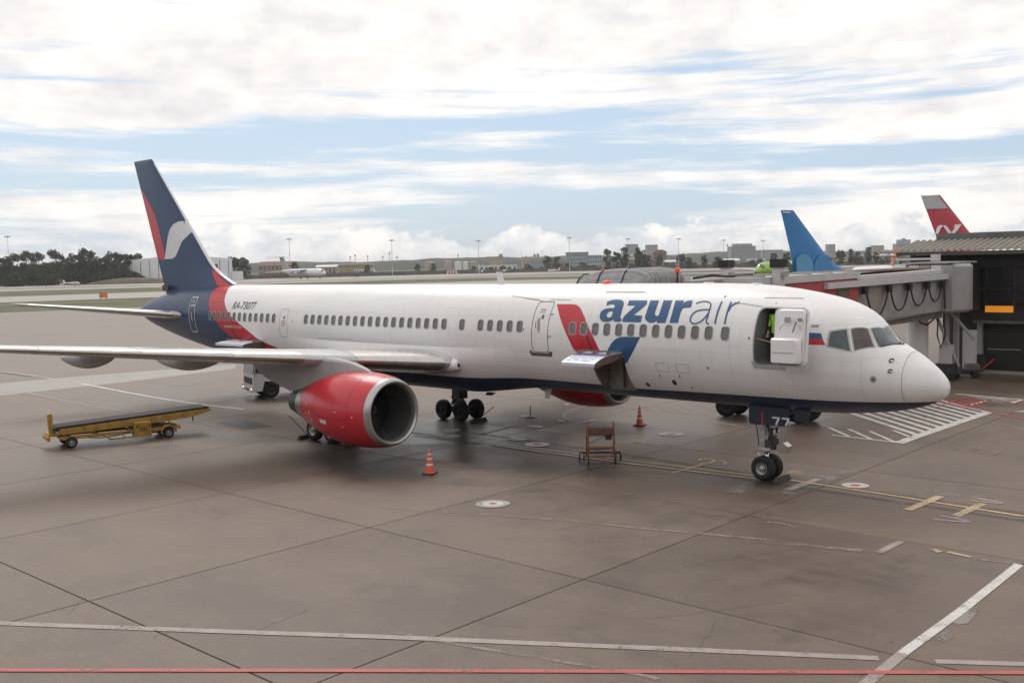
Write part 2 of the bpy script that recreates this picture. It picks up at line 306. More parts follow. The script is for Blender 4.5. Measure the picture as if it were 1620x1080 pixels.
def text2d(body, size, shear=0, bold=0):
    cu = bpy.data.curves.new('tmp', 'FONT'); cu.body = body; cu.size = size; cu.shear = shear; cu.align_x = 'CENTER'; cu.align_y = 'CENTER'; cu.offset = bold; cu.resolution_u = 3
    ob = bpy.data.objects.new('tmp', cu); COL.objects.link(ob)
    dg = bpy.context.evaluated_depsgraph_get(); me = bpy.data.meshes.new_from_object(ob.evaluated_get(dg))
    bpy.data.objects.remove(ob); return me
def rrect(x0, x1, z0, z1, r, n=5):
    out = []
    for cx, cz, a in ((x1-r, z1-r, 0), (x0+r, z1-r, 90), (x0+r, z0+r, 180), (x1-r, z0+r, 270)):
        for k in range(n+1): t = R_(a+90*k/n); out.append((cx+r*math.cos(t), cz+r*math.sin(t)))
    return out
def ribbon_pts(pts, w):
    out_l, out_r = [], []; P = [Vector((p[0], p[1])) for p in pts]
    for i, p in enumerate(P):
        d = (P[min(i+1, len(P)-1)]-P[max(i-1, 0)]).normalized(); n = Vector((-d.y, d.x))*w/2; out_l.append(p+n); out_r.append(p-n)
    return out_l, out_r

# surveyed outlines: ground paint in apron metres, hull lettering in (station, height) metres
RIBBONS=[('paint_red', 0.15, [(-9.54, -24.33), (-8.17, -23.18), (-4.59, -20.18), (-1.1, -17.28), (2.29, -14.48), (5.9, -11.49)]), ('paint_pale', 0.22, [(-12.38, -23.1), (-10.88, -22.14), (-8.55, -20.57), (-6.32, -19.06), (-4.19, -17.6), (-1.59, -15.9), (0.87, -14.29), (3.58, -12.55)]), ('paint_pale', 0.2, [(4.4, -12.06), (5.78, -11.09)]), ('paint_faded', 0.12, [(-12.82, -10.45), (-11.25, -9.85), (-9.07, -8.92), (-7.27, -8.26)]), ('paint_faded', 0.15, [(-7.27, -8.26), (-5.48, -7.75), (-3.5, -7.11), (-1.64, -6.51)]), ('paint_faded', 0.12, [(-4.19, -17.28), (-2.24, -16.77), (0.65, -15.93), (1.14, -15.86)]), ('paint_white', 0.32, [(-23.12, -0.52), (-21.94, -0.41), (-20.26, -0.41)]), ('paint_white', 0.12, [(-19.28, -0.38), (-15.06, -0.18), (-12.34, -0.13), (-10.98, -0.04)]), ('paint_yellow_faded', 0.13, [(-10.98, -0.04), (-8.66, 0.09), (-6.41, 0.23)]), ('paint_white', 0.12, [(-19.01, -0.65), (-14.7, -0.59), (-11.99, -0.57), (-10.62, -0.52)]), ('paint_yellow_faded', 0.13, [(-10.62, -0.52), (-8.36, -0.37), (-6.18, -0.17)]), ('paint_yellow', 0.16, [(-5.53, 0.32), (-4.04, 0.22), (-2.35, 0.14), (0.01, -0.06), (2.45, -0.25)]), ('paint_yellow_faded', 0.16, [(-8.84, -1.07), (-8.89, 1.07)]), ('paint_yellow', 0.26, [(-0.6, -1.42), (-0.57, 0.85)]), ('paint_yellow_faded', 0.26, [(0.69, -1.27), (0.72, 0.65)]), ('paint_pale', 0.3, [(-4.52, -1.08), (-4.56, 1.06)]), ('paint_yellow_faded', 0.12, [(-9.33, 1.3), (-9.45, 1.7), (-9.12, 1.84), (-8.87, 1.6), (-8.84, 0.98), (-9.11, 1.1)]), ('paint_yellow_faded', 0.1, [(-8.59, 1.17), (-8.29, 1.34), (-8.52, 1.75), (-8.81, 1.8)]), ('paint_pale', 0.16, [(0.31, 1.26), (0.64, 1.15), (1.0, 1.14), (1.03, 0.95), (0.32, 0.84)]), ('paint_pale', 0.16, [(0.37, -2.01), (1.09, -1.79), (1.06, -1.62), (0.33, -1.5)]), ('paint_pale', 0.14, [(0.65, -1.6), (0.83, -1.33)]), ('paint_faded', 0.14, [(-2.99, -5.01), (-2.63, -4.91), (-2.08, -5.08)]), ('paint_pale', 0.2, [(0.63, -6.05), (0.63, -4.7)]), ('paint_yellow_faded', 0.16, [(1.51, -4.96), (1.72, -5.04), (1.65, -5.16)]), ('paint_yellow_faded', 0.14, [(1.88, -4.97), (2.48, -5.07)]), ('paint_faded', 0.24, [(-2.38, -7.1), (-1.22, -6.59), (0.27, -6.11)]), ('paint_pale', 0.22, [(3.92, -13.93), (3.81, -12.07)]), ('paint_white', 0.21, [(3.81, -12.07), (3.73, -9.07), (3.53, -5.02)]), ('paint_faded', 0.15, [(2.63, -5.15), (3.51, -4.97)]), ('paint_yellow_faded', 0.22, [(-69.88, 0.55), (-62.83, 0.6), (-55.62, 0.2)]), ('paint_white', 0.24, [(-55.62, 0.2), (-44.81, -0.72), (-39.18, -0.82), (-35.57, -0.56)]), ('paint_pale', 0.14, [(-54.23, -4.06), (-47.6, -4.58), (-39.71, -4.65)]), ('paint_faded', 0.16, [(-40.85, -10.61), (-40.58, -6.07), (-39.78, -1.22), (-40.3, 4.31)]), ('paint_faded', 0.12, [(-36.76, -12.19), (-36.06, -9.98)]), ('paint_pale', 0.16, [(-33.68, 8.65), (-33.72, 11.1), (-33.05, 13.01)]), ('paint_pale', 0.14, [(-59.22, 0.99), (-57.01, 12.29)]), ('paint_pale', 0.17, [(-21.62, 11.61), (-21.77, 10.09), (-21.31, 8.24), (-20.37, 6.86), (-19.37, 6.12), (-18.93, 5.96)]), ('paint_white', 0.22, [(-18.54, 5.66), (-18.59, 6.9)]), ('paint_faded', 0.12, [(-18.72, 7.28), (-18.75, 8.73), (-17.78, 9.15)]), ('paint_white', 0.2, [(-19.94, 1.12), (-20.37, 2.93)]), ('paint_faded', 0.12, [(-14.48, 6.25), (-12.75, 6.27)]), ('paint_pale', 0.18, [(-13.9, 9.49), (-12.54, 9.11)]), ('paint_faded', 0.16, [(-19.99, 12.13), (-17.67, 10.49)]), ('paint_faded', 0.16, [(-17.93, 14.09), (-15.71, 12.34)]), ('paint_faded', 0.16, [(-19.28, 12.33), (-16.96, 10.72)]), ('paint_faded', 0.16, [(-17.37, 14.47), (-15.13, 12.74)]), ('paint_faded', 0.16, [(-18.59, 12.52), (-16.27, 10.94)]), ('paint_faded', 0.16, [(-16.8, 14.85), (-14.56, 13.13)]), ('paint_faded', 0.16, [(-17.9, 12.71), (-15.58, 11.17)]), ('paint_faded', 0.16, [(-16.24, 15.23), (-13.98, 13.53)]), ('paint_faded', 0.12, [(-16.8, -6.01), (-13.17, -3.99)]), ('paint_faded', 0.12, [(-11.19, -1.94), (-7.73, -0.56)]), ('paint_red', 0.16, [(-8.34, 21.66), (-6.89, 20.17), (-5.66, 19.1), (-2.97, 17.36)]), ('paint_red', 0.12, [(-7.9, 18.97), (-8.13, 22.37)]), ('paint_red', 0.15, [(-8.23, 20.89), (-6.63, 19.31)]), ('paint_red', 0.15, [(-8.21, 21.41), (-6.61, 19.8)]), ('paint_red', 0.15, [(-8.19, 21.94), (-6.58, 20.29)]), ('paint_red', 0.15, [(-8.18, 22.47), (-6.55, 20.79)]), ('paint_red', 0.15, [(-8.16, 23.02), (-6.52, 21.3)]), ('paint_red', 0.15, [(-8.14, 23.57), (-6.49, 21.81)]), ('paint_pale', 0.3, [(-8.44, 24.39), (-7.05, 23.09)]), ('paint_pale', 0.3, [(-7.91, 24.31), (-6.57, 23.07)]), ('paint_pale', 0.3, [(-7.39, 24.24), (-6.09, 23.05)]), ('paint_pale', 0.3, [(-6.88, 24.16), (-5.62, 23.03)]), ('paint_red', 0.12, [(-6.89, 20.97), (-6.65, 22.79), (-4.43, 22.11)]), ('paint_faded', 0.2, [(-4.37, 15.94), (-2.03, 14.32)]), ('paint_pale', 0.5, [(-4.49, 19.54), (-4.04, 20.83)]), ('paint_faded', 0.18, [(-6.42, -5.27), (-6.51, -4.5)]), ('paint_white', 0.42, [(-5.3, 8.87), (-5.37, 10.8), (-5.47, 19.01)]), ('paint_white', 0.28, [(-9.05, 24.47), (-5.63, 23.87), (-5.69, 22.59)]), ('paint_white', 0.2, [(-6.94, 20.62), (-6.9, 22.6), (-5.65, 22.61)]), ('paint_white', 0.16, [(-5.28, 8.98), (-8.15, 9.1)]), ('paint_white', 0.16, [(-7.48, 9.22), (-9.19, 10.87)]), ('paint_white', 0.16, [(-6.45, 9.06), (-8.29, 10.89)]), ('paint_white', 0.16, [(-5.57, 9.06), (-7.39, 10.88)]), ('paint_white', 0.16, [(-5.48, 10.41), (-6.71, 11.63)])]
POLYS=[('paint_white', [(-5.43, 10.85), (-5.43, 11.24), (-11.11, 16.14), (-11.11, 15.75)]), ('paint_white', [(-5.43, 11.63), (-5.44, 12.02), (-11.11, 16.92), (-11.11, 16.53)]), ('paint_white', [(-5.44, 12.41), (-5.44, 12.8), (-11.12, 17.7), (-11.12, 17.31)]), ('paint_white', [(-5.44, 13.19), (-5.45, 13.58), (-11.12, 18.48), (-11.12, 18.09)]), ('paint_white', [(-5.45, 13.97), (-5.45, 14.36), (-11.13, 19.26), (-11.13, 18.87)]), ('paint_white', [(-5.45, 14.75), (-5.46, 15.14), (-11.13, 20.04), (-11.13, 19.65)]), ('paint_white', [(-5.46, 15.53), (-5.46, 15.92), (-11.14, 20.82), (-11.14, 20.43)]), ('paint_white', [(-5.46, 16.31), (-5.47, 16.7), (-11.14, 21.59), (-11.14, 21.21)]), ('paint_white', [(-5.47, 17.09), (-5.47, 17.48), (-11.15, 22.37), (-11.15, 21.98)]), ('paint_white', [(-5.47, 17.87), (-5.47, 18.26), (-11.15, 23.15), (-11.15, 22.76)]), ('paint_white', [(-5.48, 18.64), (-5.48, 19.03), (-11.16, 23.93), (-11.15, 23.54)]), ('concrete_pale', [(-61.08, -2.83), (-60.59, 2.94), (-58.75, 13.49), (-55.61, 11.51), (-54.09, 2.45), (-53.48, -5.76)]), ('asphalt_patch', [(-32.74, -3.95), (-32.55, -2.59), (-29.42, -3.03), (-29.51, -4.43)]), ('paint_patch_yellow', [(-5.7, 0.92), (-6.08, 1.91), (-5.45, 1.91), (-5.19, 1.13)]), ('paint_patch', [(-4.84, 1.05), (-4.93, 1.58), (-4.15, 1.57), (-4.07, 0.95)]), ('paint_patch', [(-4.56, -1.51), (-4.6, -1.17), (-4.07, -1.29), (-4.02, -1.76)]), ('paint_patch', [(-1.13, 1.06), (-1.17, 1.55), (-0.17, 1.56), (-0.13, 1.1)]), ('paint_patch', [(-4.57, 2.68), (-4.21, 3.21), (-4.05, 1.14), (-4.34, 1.25)]), ('paint_patch', [(3.84, -10.95), (3.95, -10.46), (4.18, -10.67), (4.09, -11.34)]), ('paint_patch', [(3.85, -9.9), (3.83, -8.68), (3.98, -8.66), (4.1, -9.74), (3.98, -9.93)]), ('paint_patch', [(-13.91, 2.87), (-13.9, 3.53), (-11.93, 3.66), (-11.92, 3.04)]), ('paint_patch', [(-5.95, -2.47), (-6.1, -0.88), (-5.55, -1.54), (-5.34, -2.41)])]
WHITE_BLOTCHES=[[(-21.99, 0.58), (-22.19, 1.13), (-21.64, 1.36), (-21.23, 0.89), (-21.41, 0.39)], [(-19.85, 3.64), (-19.74, 4.03), (-19.16, 4.05), (-18.98, 3.71), (-19.39, 3.65)], [(-18.1, 0.64), (-18.06, 1.07), (-17.52, 1.19), (-17.46, 0.69)], [(-19.84, 5.68), (-19.81, 5.95), (-19.46, 5.94), (-19.45, 5.54)], [(-23.09, 10.03), (-23.17, 10.39), (-22.91, 10.35), (-22.8, 9.92)], [(-19.15, -0.4), (-19.2, -0.16), (-18.95, -0.25), (-18.86, -0.52)], [(-20.63, 3.09), (-20.65, 3.39), (-20.41, 3.33), (-20.35, 3.05)], [(-22.28, 5.8), (-22.21, 6.12), (-21.52, 6.15), (-21.62, 5.64)], [(-20.83, -0.28), (-20.82, 0.23), (-20.24, 0.07), (-20.21, -0.47)]]
TARGETS=[((-10.42, -8.06), 0.52, 'grey'), ((-3.19, 0.76), 0.42, ''), ((-16.31, 0.48), 0.5, ''), ((-13.46, 5.57), 0.55, 'w')]
LETTERS=[[[(-11.184, 5.629), (-11.199, 5.674), (-11.216, 5.719), (-11.236, 5.765), (-11.182, 5.787), (-11.128, 5.808), (-11.066, 5.826), (-10.996, 5.836), (-10.919, 5.843), (-10.845, 5.845), (-10.781, 5.844), (-10.723, 5.839), (-10.667, 5.829), (-10.617, 5.814), (-10.571, 5.795), (-10.531, 5.771), (-10.502, 5.744), (-10.48, 5.712), (-10.461, 5.673), (-10.448, 5.63), (-10.439, 5.581), (-10.432, 5.525), (-10.426, 5.458), (-10.423, 5.384), (-10.421, 5.322), (-10.418, 5.286), (-10.414, 5.264), (-10.41, 5.241), (-10.384, 5.229), (-10.357, 5.218), (-10.33, 5.206), (-10.331, 5.182), (-10.332, 5.158), (-10.333, 5.134), (-10.373, 5.122), (-10.413, 5.111), (-10.458, 5.104), (-10.512, 5.102), (-10.569, 5.105), (-10.618, 5.114), (-10.649, 5.13), (-10.67, 5.15), (-10.693, 5.172), (-10.72, 5.155), (-10.748, 5.139), (-10.785, 5.124), (-10.835, 5.111), (-10.894, 5.1), (-10.954, 5.093), (-11.012, 5.091), (-11.069, 5.093), (-11.123, 5.103), (-11.171, 5.122), (-11.215, 5.148), (-11.252, 5.179), (-11.279, 5.212), (-11.298, 5.248), (-11.312, 5.288), (-11.321, 5.332), (-11.324, 5.379), (-11.317, 5.421), (-11.297, 5.456), (-11.267, 5.485), (-11.226, 5.51), (-11.18, 5.529), (-11.124, 5.543), (-11.058, 5.553), (-10.981, 5.558), (-10.895, 5.56), (-10.807, 5.561), (-10.808, 5.585), (-10.81, 5.609), (-10.812, 5.633), (-10.835, 5.648), (-10.859, 5.662), (-10.889, 5.673), (-10.928, 5.679), (-10.972, 5.68), (-11.022, 5.676), (-11.073, 5.665), (-11.127, 5.647)], [(-10.807, 5.452), (-10.854, 5.448), (-10.901, 5.444), (-10.942, 5.436), (-10.971, 5.423), (-10.993, 5.405), (-11.009, 5.385), (-11.017, 5.362), (-11.019, 5.336), (-11.016, 5.312), (-11.007, 5.291), (-10.992, 5.273), (-10.973, 5.258), (-10.949, 5.247), (-10.92, 5.241), (-10.891, 5.241), (-10.861, 5.248), (-10.832, 5.261), (-10.809, 5.279), (-10.797, 5.302), (-10.793, 5.331), (-10.792, 5.361), (-10.795, 5.39), (-10.8, 5.421)]], [[(-10.326, 5.818), (-10.077, 5.82), (-9.83, 5.822), (-9.577, 5.824), (-9.545, 5.781), (-9.515, 5.738), (-9.525, 5.674), (-9.603, 5.578), (-9.73, 5.462), (-9.871, 5.341), (-9.753, 5.337), (-9.636, 5.333), (-9.516, 5.329), (-9.513, 5.257), (-9.511, 5.185), (-9.513, 5.111), (-9.761, 5.11), (-10.013, 5.109), (-10.274, 5.108), (-10.285, 5.161), (-10.298, 5.214), (-10.27, 5.289), (-10.18, 5.393), (-10.058, 5.517), (-9.942, 5.643), (-10.056, 5.645), (-10.171, 5.646), (-10.29, 5.648), (-10.299, 5.704), (-10.311, 5.76)]], [[(-9.438, 5.825), (-9.32, 5.826), (-9.204, 5.826), (-9.084, 5.827), (-9.057, 5.693), (-9.045, 5.558), (-9.042, 5.451), (-9.035, 5.401), (-9.024, 5.383), (-9.013, 5.364), (-8.985, 5.353), (-8.958, 5.342), (-8.929, 5.33), (-8.905, 5.332), (-8.88, 5.333), (-8.86, 5.38), (-8.854, 5.499), (-8.87, 5.661), (-8.909, 5.829), (-8.792, 5.83), (-8.676, 5.83), (-8.556, 5.831), (-8.509, 5.596), (-8.501, 5.36), (-8.524, 5.115), (-8.638, 5.112), (-8.752, 5.11), (-8.87, 5.107), (-8.87, 5.129), (-8.87, 5.151), (-8.87, 5.173), (-8.918, 5.151), (-8.966, 5.128), (-9.019, 5.113), (-9.077, 5.106), (-9.138, 5.107), (-9.197, 5.118), (-9.251, 5.14), (-9.302, 5.171), (-9.343, 5.208), (-9.371, 5.232), (-9.387, 5.26), (-9.394, 5.331), (-9.394, 5.467), (-9.403, 5.643)]], [[(-8.433, 5.832), (-8.327, 5.833), (-8.222, 5.834), (-8.114, 5.835), (-8.102, 5.807), (-8.09, 5.778), (-8.08, 5.749), (-8.05, 5.776), (-8.021, 5.802), (-7.978, 5.823), (-7.917, 5.832), (-7.843, 5.835), (-7.767, 5.837), (-7.743, 5.763), (-7.725, 5.689), (-7.71, 5.612), (-7.766, 5.611), (-7.822, 5.609), (-7.877, 5.602), (-7.934, 5.599), (-7.989, 5.592), (-8.024, 5.544), (-8.031, 5.433), (-8.03, 5.282), (-8.041, 5.125), (-8.148, 5.123), (-8.257, 5.121), (-8.369, 5.118), (-8.357, 5.355), (-8.375, 5.591)]], [[(-6.687, 5.928), (-6.703, 5.986), (-6.632, 5.994), (-6.616, 5.937)]], ('multi', [[(-7.554, 5.716), (-7.538, 5.725), (-7.515, 5.736), (-7.488, 5.748), (-7.459, 5.758), (-7.424, 5.767), (-7.385, 5.775), (-7.343, 5.781), (-7.302, 5.784), (-7.26, 5.783), (-7.214, 5.78), (-7.172, 5.774), (-7.136, 5.766), (-7.107, 5.756), (-7.083, 5.745), (-7.064, 5.732), (-7.048, 5.718), (-7.039, 5.707), (-7.035, 5.698), (-7.03, 5.677), (-7.023, 5.639), (-7.013, 5.576), (-7.007, 5.495), (-7.004, 5.412), (-7.004, 5.345), (-7.006, 5.299), (-7.009, 5.263), (-7.011, 5.233), (-7.009, 5.205), (-7.002, 5.179), (-6.99, 5.156), (-6.974, 5.138), (-6.952, 5.122), (-6.925, 5.111), (-6.896, 5.107), (-6.871, 5.104), (-6.856, 5.103), (-6.858, 5.149), (-6.874, 5.151), (-6.896, 5.152), (-6.916, 5.156), (-6.928, 5.16), (-6.935, 5.165), (-6.943, 5.173), (-6.949, 5.185), (-6.953, 5.202), (-6.954, 5.224), (-6.953, 5.251), (-6.949, 5.286), (-6.947, 5.333), (-6.946, 5.4), (-6.949, 5.483), (-6.955, 5.565), (-6.964, 5.628), (-6.971, 5.666), (-6.977, 5.69), (-6.987, 5.712), (-7.005, 5.733), (-7.031, 5.756), (-7.063, 5.777), (-7.1, 5.795), (-7.141, 5.809), (-7.186, 5.819), (-7.235, 5.826), (-7.285, 5.829), (-7.333, 5.83), (-7.379, 5.827), (-7.423, 5.82), (-7.465, 5.812), (-7.502, 5.803), (-7.535, 5.791), (-7.564, 5.778), (-7.587, 5.766), (-7.603, 5.758)], [(-6.999, 5.581), (-7.049, 5.58), (-7.12, 5.578), (-7.199, 5.575), (-7.269, 5.569), (-7.326, 5.561), (-7.379, 5.552), (-7.428, 5.539), (-7.472, 5.522), (-7.511, 5.5), (-7.544, 5.473), (-7.572, 5.443), (-7.594, 5.411), (-7.61, 5.374), (-7.621, 5.333), (-7.627, 5.292), (-7.626, 5.253), (-7.616, 5.217), (-7.597, 5.183), (-7.573, 5.153), (-7.543, 5.128), (-7.509, 5.11), (-7.47, 5.097), (-7.428, 5.09), (-7.383, 5.091), (-7.337, 5.098), (-7.287, 5.112), (-7.238, 5.131), (-7.192, 5.154), (-7.151, 5.18), (-7.113, 5.211), (-7.078, 5.245), (-7.047, 5.28), (-7.02, 5.32), (-6.996, 5.364), (-6.977, 5.404), (-6.965, 5.431), (-7.02, 5.457), (-7.032, 5.43), (-7.05, 5.39), (-7.072, 5.348), (-7.097, 5.31), (-7.126, 5.278), (-7.158, 5.246), (-7.193, 5.218), (-7.23, 5.193), (-7.271, 5.173), (-7.315, 5.156), (-7.36, 5.144), (-7.399, 5.137), (-7.432, 5.137), (-7.462, 5.142), (-7.489, 5.151), (-7.511, 5.162), (-7.53, 5.178), (-7.547, 5.199), (-7.56, 5.223), (-7.568, 5.249), (-7.568, 5.28), (-7.563, 5.315), (-7.553, 5.351), (-7.538, 5.383), (-7.519, 5.411), (-7.494, 5.437), (-7.465, 5.461), (-7.431, 5.48), (-7.392, 5.495), (-7.347, 5.507), (-7.297, 5.516), (-7.243, 5.523), (-7.176, 5.529), (-7.099, 5.532), (-7.027, 5.534), (-6.978, 5.535)]]), ('multi', [[(-6.702, 5.82), (-6.685, 5.13), (-6.62, 5.114), (-6.631, 5.804)]]), ('multi', [[(-6.368, 5.813), (-6.334, 5.132), (-6.27, 5.118), (-6.3, 5.798)], [(-6.262, 5.506), (-6.259, 5.531), (-6.257, 5.567), (-6.253, 5.604), (-6.245, 5.633), (-6.232, 5.655), (-6.217, 5.674), (-6.196, 5.692), (-6.17, 5.708), (-6.133, 5.725), (-6.085, 5.742), (-6.04, 5.756), (-6.008, 5.766), (-6.056, 5.817), (-6.087, 5.807), (-6.133, 5.792), (-6.182, 5.775), (-6.223, 5.757), (-6.252, 5.737), (-6.276, 5.717), (-6.295, 5.693), (-6.31, 5.665), (-6.319, 5.629), (-6.323, 5.589), (-6.325, 5.552), (-6.327, 5.527)]])]
RED_SHAPE=[(-13.462, 5.665), (-12.799, 5.672), (-12.639, 5.669), (-12.471, 5.633), (-12.322, 5.56), (-12.168, 5.441), (-11.958, 5.226), (-11.691, 4.881), (-11.452, 4.536), (-11.222, 4.132), (-11.13, 3.906), (-11.536, 3.545), (-11.795, 3.68), (-12.378, 4.095), (-12.593, 4.475), (-12.881, 4.923), (-13.209, 5.369)]
BLUE_SHAPE=[(-9.461, 4.632), (-10.187, 4.622), (-10.359, 4.594), (-10.533, 4.514), (-10.682, 4.388), (-10.835, 4.181), (-10.924, 4.049), (-10.261, 3.992), (-10.217, 3.686), (-10.098, 3.763), (-9.923, 3.961), (-9.749, 4.178)]
FLAG=[[(-3.561, 4.931), (-3.174, 4.919), (-3.106, 4.756), (-3.537, 4.757)], [(-3.537, 4.757), (-3.106, 4.756), (-3.008, 4.575), (-3.521, 4.582)]]
MARKER_PIN=(-21.53, 5.81)
NV_LOGO=[[(-63.41, 10.74), (-62.85, 10.72), (-62.48, 11.6), (-62.02, 12.14), (-62.58, 12.22), (-63.07, 11.93)], [(-62.09, 12.14), (-61.53, 12.12), (-60.48, 10.76), (-61.09, 10.72)], [(-60.94, 10.71), (-60.03, 10.71), (-59.43, 11.27), (-58.83, 12.22), (-60.04, 12.18), (-60.12, 11.45), (-60.48, 11.0)]]
W2=[(-86.2, 173.6), (-90.0, 204.4)]

# ------------------------------------------------------------------ ground
def sheet(name, pts, z, m, parent=None, kind='structure'):
    me = fill2d([pts]); 
    for v in me.vertices: v.co.z = z
    me.name = name; o = mesh_obj(name, me, m, parent)
    if kind and parent is None: o['kind'] = kind
    return o
sheet('grass_field', [(-5000, -3000), (4000, -3000), (4000, 6000), (-5000, 6000)], -.12, 'grass')
APRON = [(-197, 49), (-205, -60), (-215, -300), (500, -300), (500, 330), (-120, 330), (-165, 180), (-185, 90)]
apron = sheet('apron', APRON, -.05, 'concrete_far')
GRASS_EDGE = [[(-272, 78), (-265, 108), (-240, 190), (-205, 265), (-150, 350), (0, 520), (400, 900), (800, 1250)], [(-345, 100), (-335, 150), (-318, 262), (-300, 300), (-242, 345), (-200, 400), (-60, 560), (500, 1050)]]
ext0, ext1 = [(-320, -130), (-420, -600)], [(-400, -100), (-520, -600)]
sheet('taxiway', ext0[::-1]+GRASS_EDGE[0]+GRASS_EDGE[1][::-1]+ext1, -.07, 'concrete_runway')
sheet('taxiway', [(-458, 150), (-430, 205), (-410, 315), (-385, 365), (-300, 405), (-262, 432), (-150, 560), (300, 1000), (300, 1030), (-190, 590), (-285, 470), (-390, 420), (-436, 375), (-452, 350), (-482, 230), (-517, 172), (-640, -100), (-600, -120)], -.07, 'concrete_runway')
sheet('runway', [(-540, 180), (-500, 240), (-468, 352), (-440, 420), (-380, 520), (-320, 560), (-150, 700), (300, 1100), (300, 1300), (-200, 900), (-416, 700), (-480, 660), (-545, 565), (-580, 522), (-600, 470), (-685, 337), (-770, 262), (-900, 0), (-780, -150)], -.07, 'concrete_runway')
# near paving: every slab is a piece, with a recessed, sealed joint around it
SX = [-63.1, -55.7, -48.3, -40.9, -33.5, -26.0, -18.4, -11.15, -3.52, 3.83, 11.3, 18.8, 26.2]
SY = [-35.6, -27.9, -20.26, -12.2, -4.6, 3.1, 10.8, 18.45, 26.1, 33.8, 41.5]
def gx(i, y): return SX[i]-.0337*(y+12.2)
o = MB().add([(gx(0, SY[0]), SY[0], -.03), (gx(12, SY[0]), SY[0], -.03), (gx(12, SY[-1]), SY[-1], -.03), (gx(0, SY[-1]), SY[-1], -.03)], [(0, 1, 2, 3)]).build('joint_bed', 'joint_filler', apron)
rnd = random.Random(4)
for i in range(len(SX)-1):
    for j in range(len(SY)-1):
        g = .016; y0, y1 = SY[j]+g, SY[j+1]-g
        dz = rnd.uniform(-.002, .0)
        c = [(gx(i, y0)+g, y0), (gx(i+1, y0)-g, y0), (gx(i+1, y1)-g, y1), (gx(i, y1)+g, y1)]
        b = .008
        top = [(c[0][0]+b, y0+b), (c[1][0]-b, y0+b), (c[2][0]-b, y1-b), (c[3][0]+b, y1-b)]
        MB().add([(x, y, -.028) for x, y in c]+[(x, y, -.006+dz) for x, y in c]+[(x, y, dz) for x, y in top], [(0, 1, 5, 4), (1, 2, 6, 5), (2, 3, 7, 6), (3, 0, 4, 7), (4, 5, 9, 8), (5, 6, 10, 9), (6, 7, 11, 10), (7, 4, 8, 11), (8, 9, 10, 11)]).build('concrete_slab', 'concrete_slab', apron)
# cracks in the slabs near the camera
rnd = random.Random(8)
for a, b_ in (((-3.5, -15.8), (-2.2, -15.4)), ((-6.6, -17.5), (-6.3, -19.2)), ((-7.6, -20.5), (-7.8, -19.6)), ((-.9, -13.6), (.9, -10.6)), ((.3, -12.6), (1.0, -14.6)), ((-6.4, -13.2), (-6.9, -13.9)), ((-11.2, -20.2), (-10.4, -20.9)), ((-2.4, -10.0), (-1.0, -6.9))):
    a, b_ = Vector(a), Vector(b_); pts = [a.lerp(b_, t/7)+Vector((rnd.uniform(-.06, .06), rnd.uniform(-.06, .06))) for t in range(8)]
    L, Rr = ribbon_pts(pts, .008); MB().add([(p.x, p.y, .0015) for p in L+Rr], [(k, k+1, 8+k+1, 8+k) for k in range(7)]).build('crack', 'joint_filler', apron)
LEV = {'tyre_mark': .0022, 'concrete_pale': .003, 'asphalt_patch': .004, 'paint_patch': .005, 'paint_patch_yellow': .006, 'paint_faded': .0075, 'paint_pale': .009, 'paint_yellow_faded': .0105, 'paint_white': .012, 'paint_yellow': .0135, 'paint_red': .015, 'paint_orange': .0165}
RIBBONS = [('tyre_mark', .30, [(-22, 1.0), (-14, .9), (-7, .45), (3, .1)]), ('tyre_mark', .30, [(-22, -.9), (-14, -.7), (-7, -.45), (3, -.75)])]+RIBBONS
for k, (m, w, pts) in enumerate(RIBBONS):
    n = len(pts)
    if n > 3:            # rounded course
        q = []
        for i in range(n-1):
            p0, p1, p2, p3 = [Vector(pts[max(0, min(n-1, j))]) for j in (i-1, i, i+1, i+2)]
            for t in (0, .34, .67): q.append(.5*(2*p1+(p2-p0)*t+(2*p0-5*p1+4*p2-p3)*t*t+(3*p1-p0-3*p2+p3)*t**3))
        pts = q+[Vector(pts[-1])]; n = len(pts)
    L, Rr = ribbon_pts(pts, w); z = LEV[m]+(k % 7)*.0002
    MB().add([(p.x, p.y, z) for p in L+Rr], [(i, i+1, n+i+1, n+i) for i in range(n-1)]).build('painted_line', m, apron)
for k, (m, pts) in enumerate(POLYS):
    sheet('painted_stripe' if m == 'paint_white' else 'patch', pts, LEV[m]+(k % 5)*.0002+.0016, m, apron)
for pts in WHITE_BLOTCHES:  # irregular rounded blotches coloured flat white
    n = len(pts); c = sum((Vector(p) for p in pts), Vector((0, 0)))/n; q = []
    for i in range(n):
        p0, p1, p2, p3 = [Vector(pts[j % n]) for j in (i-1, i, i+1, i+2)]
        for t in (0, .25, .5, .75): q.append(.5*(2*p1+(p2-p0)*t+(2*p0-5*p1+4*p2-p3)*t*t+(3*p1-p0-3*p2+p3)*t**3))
    sheet('white_blotch', [tuple(v) for v in q], .019, 'paint_white', apron)
for k, ((x, y), r, kind) in enumerate(TARGETS):
    def disc(rr, z, m, nm):
        sheet(nm, [(x+rr*math.cos(t*math.pi/14), y+rr*math.sin(t*math.pi/14)) for t in range(28)], z, m, apron)
    if kind == 'grey': disc(r, .0150, 'paint_grey', 'painted_disc'); r *= .62
    disc(r, .0170, 'paint_pale' if kind == 'w' else 'paint_white', 'painted_disc')
    disc(r*.38, .0190, 'paint_faded' if kind == 'w' else 'paint_red', 'painted_disc')
me = text2d('118.5', .95); me.name = 'painted_number'
for v in me.vertices: x, y = v.co.x, v.co.y; v.co = (-2.45-y*0-x*.93, 9.1-y*1.5, .02)
mesh_obj('painted_number', me, 'paint_orange', apron)

